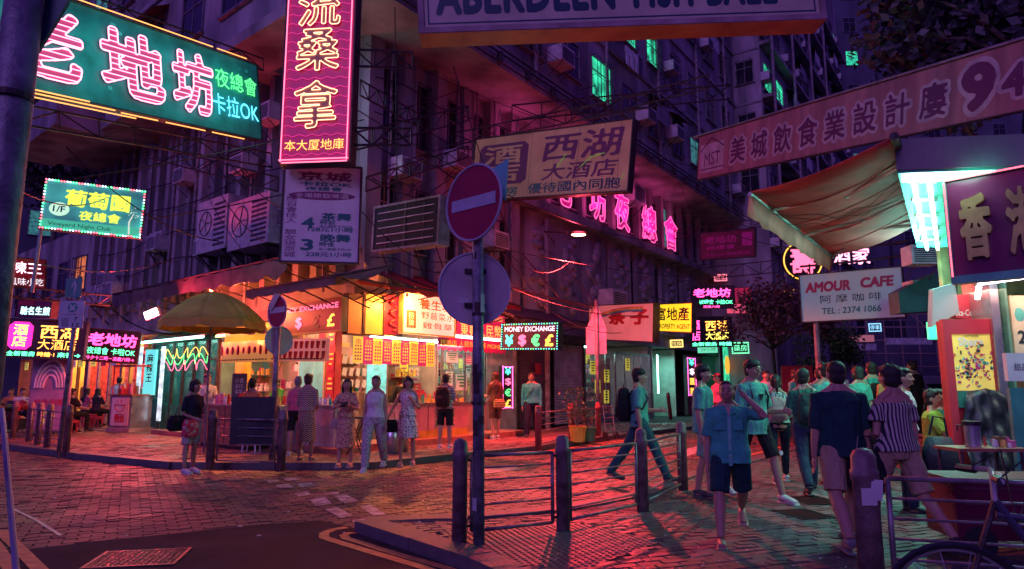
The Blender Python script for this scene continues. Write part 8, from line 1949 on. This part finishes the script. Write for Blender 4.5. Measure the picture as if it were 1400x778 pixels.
c_vst = cloth('vertical_stripe_blouse', (.03, .03, .05), 'vstripe', (.45, .42, .36), 11); c_hst = cloth('striped_tee', (.02, .02, .05), 'hstripe', (.7, .65, .6), 9); c_zig = cloth('zigzag_dress', (.03, .02, .03), 'zigzag', (.6, .42, .32), 8)
c_fl1 = cloth('floral_dress', (.10, .04, .06), 'floral', (.62, .38, .22), 30); c_fl2 = cloth('grey_floral_trousers', (.10, .11, .14), 'floral', (.45, .40, .40), 42); c_fl3 = cloth('black_white_print_dress', (.02, .02, .03), 'floral', (.68, .62, .6), 30)
c_bag = cloth('nylon_black', (.015, .015, .02)); c_bagb = cloth('beige_nylon', (.40, .33, .28)); c_plaid = cloth('plaid_bag', (.08, .05, .04), 'hstripe', (.65, .45, .15), 7)
# ---- foreground, right
p = person('man with a hand on his head, open teal shirt, walking toward us', 1003, 741, 516, -14, 'm', 'kick', ('rest', 'head'), c_teal, .85, c_dteal, 'shorts', 'flip', 'crop', skin=m_skin2, near=2, collar=True, width=1.12, look=(-6, -4), hem=-.10, loose=1.25)
q = MB()
for k in range(7): q.box(p['B'](0, .150-.004*abs(k-3), .40-.078*k), (.030, .006, .086))
MB().add([p['B'](-.035, .128, .485), p['B'](.035, .128, .485), p['B'](0, .158, .40)], [(0, 1, 2)]).obj('bare_chest', m_skin2, p['t'], fixn=False)
q.obj('placket', cloth('pale_teal_trim', (.16, .48, .38)), p['t'])
for sx in (-1, 1): MB().box(p['B'](sx*.085, .150, .30), (.085, .008, .09)).obj('pocket', c_teal, p['t']); MB().add([p['B'](sx*.012, .13, .475), p['B'](sx*.075, .10, .49), p['B'](sx*.07, .155, .43), p['B'](sx*.02, .160, .40)], [(0, 1, 2, 3)]).obj('collar_flap', c_teal, p['t'], fixn=False)
p = person('tall bespectacled youth in a printed teal tee and black shorts', 1036, 684, 486, 24, 'm', 'walk2', ('rest', 'fwd'), c_teal2, .8, c_black, 'shorts', m_shoe_w, 'bowl', near=2, look=(10, 3), hem=-.12, loose=1.2); glasses(p); t_ = p['t']
q = MB().prism([(-.045, .05), (.045, .05), (0, -.03)], -.004, 0); o = q.obj('triangle_print', c_black, t_); o.location = p['B'](0, .145, .30); q = MB().box((0, 0, 0), (.16, .006, .08)); o = q.obj('shirt_print', mat('pale_print', (.45, .7, .6), .7), t_); o.location = p['B'](0, .14, .12)
q = MB().cyl((0, -.002, 0), (0, 0, 0), .028, n=14); o = q.obj('shorts_badge', m_wp, t_); o.location = Vector(p['J'][1][1])+Vector((.02, -.10, .07)); backpack(p, c_bag, 'black backpack on the tall bespectacled youth')
p = person('youth in a sea-green tee and pale shorts looking right, leftmost of the walking group', 966, 682, 497, 62, 'm', 'step', ('rest', 'fwd'), c_teal2, .8, cloth('pale_teal_shorts', (.18, .38, .30)), 'shorts', m_shoe_d, 'bowl', near=1, look=(10, 0), loose=1.2, hem=-.1)
p = person('man in a pale green polo and jeans striding right with a black backpack', 876, 657, 495, 78, 'm', 'stride', ('rest', 'fwd'), c_teal2, .8, c_jean, 'trousers', m_shoe_d, 'bowl', near=1, look=(6, -4), hem=-.08); backpack(p, c_bag, 'bulky black backpack of the man striding past the railing', .34, .48, .2)
p = person('woman with ponytail, pale top and dark leggings seen from behind', 1068, 660, 508, 165, 'f', 'walk', ('bag', 'rest'), cloth('pale_mint_blouse', (.35, .52, .46)), 1.4, c_navy, 'leggings', m_shoe_w, 'pony', near=1); backpack(p, c_bagb, 'beige backpack on the woman with the ponytail', .28, .36, .15)
p = person('man in a deep green shirt and jeans seen from behind, turning his head right', 1108, 674, 499, 172, 'm', 'walk', ('rest', 'phone'), c_dgreen, .8, c_jean2, 'trousers', m_shoe_d, 'short', near=1, look=(-30, 0)); backpack(p, cloth('dark_green_nylon', (.03, .07, .06)), 'dark green backpack on the man in the deep green shirt', .3, .4, .16)
p = person('person in a light teal top with a slung black bag, back to us', 1139, 662, 495, 185, 'f', 'step', ('rest', 'rest'), c_teal2, .9, c_jean2, 'trousers', m_shoe_d, 'bun', near=1); handbag(p, c_bag, 'black sling bag of the person in the light teal top', (.1, -.16, .12), .26, .3, .1, strap=[(.0, -.13, .35), (-.1, .0, .48)])
p = person('broad man in a dark tee and khaki shorts walking away behind the stout bollard', 1160, 748, 486, 176, 'm', 'walk', ('rest', 'rest'), c_dteal, .95, c_khaki, 'shorts', mat('grey_trainer', (.16, .15, .17), .6), 'crop', near=2, width=1.15, hem=-.1, loose=1.25)
q = MB().tube([tuple(Vector(p['A'][0][2])+Vector((.029*cos(k*pi/6), .029*sin(k*pi/6), 0))) for k in range(12)], .006, 5, close=True); q.obj('wristband', m_wp, p['t'])
p = person('woman in an off-shoulder striped blouse and khaki shorts with cropped hair', 1237, 752, 491, 192, 'f', 'walk2', ('rest', 'bag'), c_vst, None, c_khaki, 'shorts', m_shoe_d, 'short', near=2, width=1.08, hem=-.02, loose=1.3); handbag(p, c_bag, 'black bag hanging beside the off-shoulder woman', (.30, .04, -.02), .3, .34, .12)
person('dark-haired woman glancing right behind the off-shoulder woman', 1248, 700, 503, 60, 'f', 'stand', ('rest', 'rest'), c_white, .8, c_jean2, 'trousers', m_shoe_d, 'pony', near=1)
p = person('seated man in a lime tee and glasses at the small table by the red cabinet', 1278, 700, 512, 55, 'm', 'sit', ('table', 'table'), c_lime, .8, c_jean2, 'trousers', m_shoe_d, 'short', Y=8.9, near=1); glasses(p)
person('seated man in a dark teal shirt next to the lime tee diner', 1290, 700, 520, 20, 'm', 'sit', ('table', 'rest'), c_dgreen, .8, c_black, 'trousers', m_shoe_d, 'short', Y=9.6)
t = thing('dining_stool', 'round stool under the lime tee diner', 'stool', (XY(1278, 8.9, 600), 8.95, PZ)); MB().cyl((0, 0, .38), (0, 0, .42), .18, n=16).cyl((0, 0, 0), (0, 0, .38), .03, n=8).cyl((0, 0, 0), (0, 0, .02), .16, n=16).obj('seat', m_redp, t)
# ---- crowd further down
for (px, ft, hd, fc, sx_, tp_, bt, hr, lb) in ((1183, 640, 500, 190, 'f', c_teal2, c_jean2, 'bob', 'woman in a sea-green top between the two big foreground backs'), (1201, 634, 494, 170, 'm', c_teal, c_black, 'short', 'man in a bright teal tee seen from behind beyond the foreground pair'), (985, 602, 510, -60, 'f', c_pink, c_black, 'short', 'person in a pink top and red cap by the far shutter'),
        (1127, 620, 503, 180, 'm', c_grey, c_jean2, 'short', 'man in grey in the distance beyond the sling bag'), (1216, 612, 506, 10, 'f', c_navy, c_black, 'long', 'long-haired woman in navy in the distance coming toward us'), (1257, 606, 492, 200, 'm', c_black, c_black, 'short', 'man in black standing by the dark car'),
        (1052, 604, 506, 5, 'm', c_white, c_jean2, 'short', 'small distant figure in white beyond the ponytail woman'), (1093, 606, 504, 200, 'f', c_teal2, c_navy, 'long', 'distant woman in sea-green under the cafe sign post'), (1152, 610, 500, 175, 'm', c_white, c_jean, 'short', 'distant man in a white shirt left of the broad man'), (1225, 640, 500, 175, 'f', c_orange, c_jean2, 'bob', 'woman in an orange top just beyond the off-shoulder woman')):
    p = person(lb, px, ft, hd, fc, sx_, 'step', ('rest', 'rest'), tp_, .8, bt, 'trousers', m_shoe_d, hr)
    if px == 985: q = MB().sph(p['Hd'](0, .01, .07), (.095, .1, .06), 12, 7).box(p['Hd'](0, -.12, .06), (.13, .1, .015)); q.obj('cap', m_redp, p['t'])
    if px == 1201: backpack(p, c_bag, 'small black backpack on the man in the bright teal tee', .26, .34, .14)
# ---- in front of and inside the shops
person('man in grey with a hand on his head in the teal doorway', 908, 562, 497, 12, 'm', 'step', ('head', 'rest'), c_grey, .8, c_navy, 'trousers', m_shoe_d, 'short', z=PZ)
p = person('man in a long-sleeved turquoise shirt and dark trousers before the dark shutter', 727, 597, 507, -6, 'm', 'walk', ('rest', 'rest'), cloth('turquoise_shirt', (.04, .48, .40)), 1.95, c_navy, 'trousers', m_shoe_d, 'short', near=1, width=1.15, collar=True, lean=0); glasses(p)
q = MB().tube([p['B'](.13, .02, .47), p['B'](.06, .135, .36), p['B'](-.08, .15, .18), p['B'](-.17, .05, .06)], .012, 6); q.obj('sling_strap', m_black, p['t'])
p = person('long-haired woman in brown with a yellow striped bag, her back to us', 677, 600, 508, 205, 'f', 'step', ('rest', 'fwd'), cloth('brown_top', (.16, .08, .05)), .8, cloth('brown_shorts', (.12, .06, .05)), 'shorts', m_shoe_w, 'long', m_hair2, near=1); handbag(p, c_plaid, 'yellow and black striped shoulder bag of the long-haired woman', (-.02, -.2, .08), .3, .24, .1, strap=[(-.05, -.1, .3), (-.12, 0, .47)])
person('man in a green tee reading beside the long-haired woman', 665, 590, 502, 70, 'm', 'stand', ('phone', 'fwd'), c_green, .8, c_black, 'shorts', m_shoe_d, 'short', near=1, look=(0, -12))
p = person('backpacker in a striped tee and black shorts at the pink counter', 608, 613, 511, 168, 'm', 'stand', ('fwd', 'rest'), c_hst, .85, c_black, 'shorts', m_shoe_w, 'short', near=1); backpack(p, cloth('rust_black_nylon', (.05, .02, .02)), 'dark rust-trimmed backpack on the backpacker in stripes', .32, .46, .2)
person('man in a black tee bending over the counter inside the corner shop', 540, 600, 509, 60, 'm', 'stand', ('table', 'table'), c_black, .8, c_black, 'trousers', m_shoe_d, 'short', Y=18.1, lean=32, h=1.75)
p = person('woman in a knee-length black and white print dress, hand at her chest', 556, 636, 514, 2, 'f', 'step', ('out', 'chest'), c_fl3, -1, c_fl3, 'dress', 'flip', 'bob', near=1, look=(4, 0)); handbag(p, c_bag, 'small black bag held low by the woman in the print dress', (-.3, .06, -.06), .2, .22, .08)
person('woman in a white sleeveless top and grey floral trousers walking toward us', 511, 642, 510, 0, 'f', 'walk', ('rest', 'rest'), c_white, -1, c_fl2, 'trousers', m_shoe_w, 'short', m_hair2, near=1, loose=1.15, hem=.02)
p = person('long-haired woman in a floral dress holding a camera', 471, 638, 518, 0, 'f', 'stand', ('camera', 'camera'), c_fl1, .6, c_fl1, 'longdress', 'flip', 'long', near=1, look=(6, 0))
t = thing('camera', 'black camera with a stubby lens held by the woman in the floral dress', 'camera', M=p['M'] @ Matrix.Translation(p['B'](.02, .33, .27))); MB().box((0, 0, 0), (.14, .06, .09)).obj('camera_body', m_black, t); MB().cyl((0, -.03, 0), (.03, -.11, -.01), .036, n=12).obj('lens', m_black, t)
handbag(p, c_beige, 'small shoulder bag at the hip of the camera woman', (-.2, .02, .0), .16, .18, .08)
p = person('woman in a long zigzag dress and green heels, her back to us', 417, 629, 511, 176, 'f', 'stand', ('bag', 'fwd'), c_zig, 1.2, c_zig, 'longdress', 'heels', 'bun', m_hair2, near=1)
p = person('person in pink leaning at the stall left of the zigzag dress', 403, 622, 514, 190, 'f', 'step', ('fwd', 'rest'), c_pink, .8, c_black, 'shorts', m_shoe_w, 'short', hairm=mat('grey_hair', (.2, .2, .2), .5), near=1)
person('vendor in a green tee bending over the drinks counter', 383, 600, 515, -25, 'f', 'stand', ('table', 'table'), c_green, .8, c_dgreen, 'trousers', m_shoe_d, 'bun', Y=17.6, lean=14, h=1.6)
person('woman with tied hair in an orange top sitting behind the dark board', 343, 600, 528, 170, 'f', 'sit', ('table', 'table'), c_orange, .6, c_black, 'trousers', m_shoe_d, 'pony', Y=14.6, z=PZ+.22)
t = thing('stool', 'tall stool under the woman in the orange top', 'stool', (XY(343, 14.6, 600), 14.65, PZ)); MB().cyl((0, 0, .56), (0, 0, .60), .17, n=14).obj('seat', m_black, t)
for a in (-1, 1):
    for c in (-1, 1): MB().cyl((a*.14, c*.14, 0), (a*.1, c*.1, .56), .014, n=5).obj('leg', m_steelb, t)
person('young man in a white tee looking at his phone behind the food trays', 281, 604, 518, 42, 'm', 'stand', ('phone', 'phone'), c_white, .8, c_jean2, 'trousers', m_shoe_d, 'bowl', Y=16.6, near=1, look=(0, -14), h=1.68)
p = person('woman in black tee and pale shorts with big bags at the kerb', 258, 647, 519, 62, 'f', 'stand', ('bag', 'phone'), cloth('white_trimmed_black_tee', (.02, .02, .035)), .8, cloth('pale_grey_shorts', (.42, .40, .38)), 'shorts', m_shoe_w, 'bob', near=1, z=0, look=(10, 0), loose=1.15)
handbag(p, c_bag, 'big dark tote bag on the forearm of the woman at the kerb', (-.24, .02, .12), .44, .26, .14); handbag(p, cloth('rose_print_bag', (.5, .4, .35), 'floral', (.6, .05, .1), 12), 'cream bag with red flowers carried by the woman at the kerb', (-.15, .16, .05), .26, .3, .1, name='tote_bag')
# ---- far left
person('man in a white shirt and dark trousers at the noodle shop, back to us', 161, 583, 513, 195, 'm', 'stand', ('rest', 'rest'), c_white, .9, c_navy, 'trousers', m_shoe_d, 'short', Y=24, h=1.72)
person('black-haired cook behind the food cart', 184, 580, 513, 0, 'f', 'stand', ('table', 'table'), c_pink, .8, c_black, 'trousers', m_shoe_d, 'bun', Y=25, h=1.66)
for (px, hd, Y_, fc, sx_, tp_, hr, lb) in ((117, 537, 24.2, 150, 'f', c_pink, 'long', 'seated diner in pink on a pink stool'), (132, 531, 23.6, 170, 'f', cloth('plum_hoodie', (.06, .02, .05)), 'long', 'seated diner in a dark hooded top'), (97, 534, 21, 160, 'm', c_black, 'short', 'seated diner in a dark jacket nearest the railing'),
        (88, 536, 22.5, -60, 'm', c_orange, 'short', 'seated diner in orange facing right behind the railing'), (30, 524, 22, 40, 'm', c_white, 'short', 'seated man in white behind the motorcycles'), (14, 520, 23, 10, 'm', c_orange, 'short', 'seated man in orange at the far left edge')):
    person(lb, px, 580, hd, fc, sx_, 'sit', ('table', 'table'), tp_, .8, c_black, 'trousers', m_shoe_d, hr, Y=Y_, h=1.6)
    t = thing('low_stool', 'low stool under the '+lb.replace('seated ', ''), 'stool', (XY(px, Y_, 560), Y_+.02, PZ)); MB().bx(-.17, .17, -.15, .15, .30, .38).obj('seat', m_redp, t)
    for a in (-1, 1):
        for c in (-1, 1): MB().cyl((a*.15, c*.13, 0), (a*.13, c*.11, .3), .02, n=5).obj('leg', m_redp, t)
person('waiter in an amber-lit doorway at the far left', 118, 575, 516, 20, 'm', 'stand', ('rest', 'phone'), c_khaki, .8, c_black, 'trousers', m_shoe_d, 'short', Y=28.5, h=1.72)
person('woman in a teal top standing behind the left railing', 72, 590, 516, 30, 'f', 'stand', ('fwd', 'rest'), c_teal, .8, c_jean2, 'trousers', m_shoe_d, 'long', Y=20.5, h=1.65)

bpy.data.batch_remove([m for m in bpy.data.meshes if m.users == 0]); bpy.data.scenes.remove(WORK)
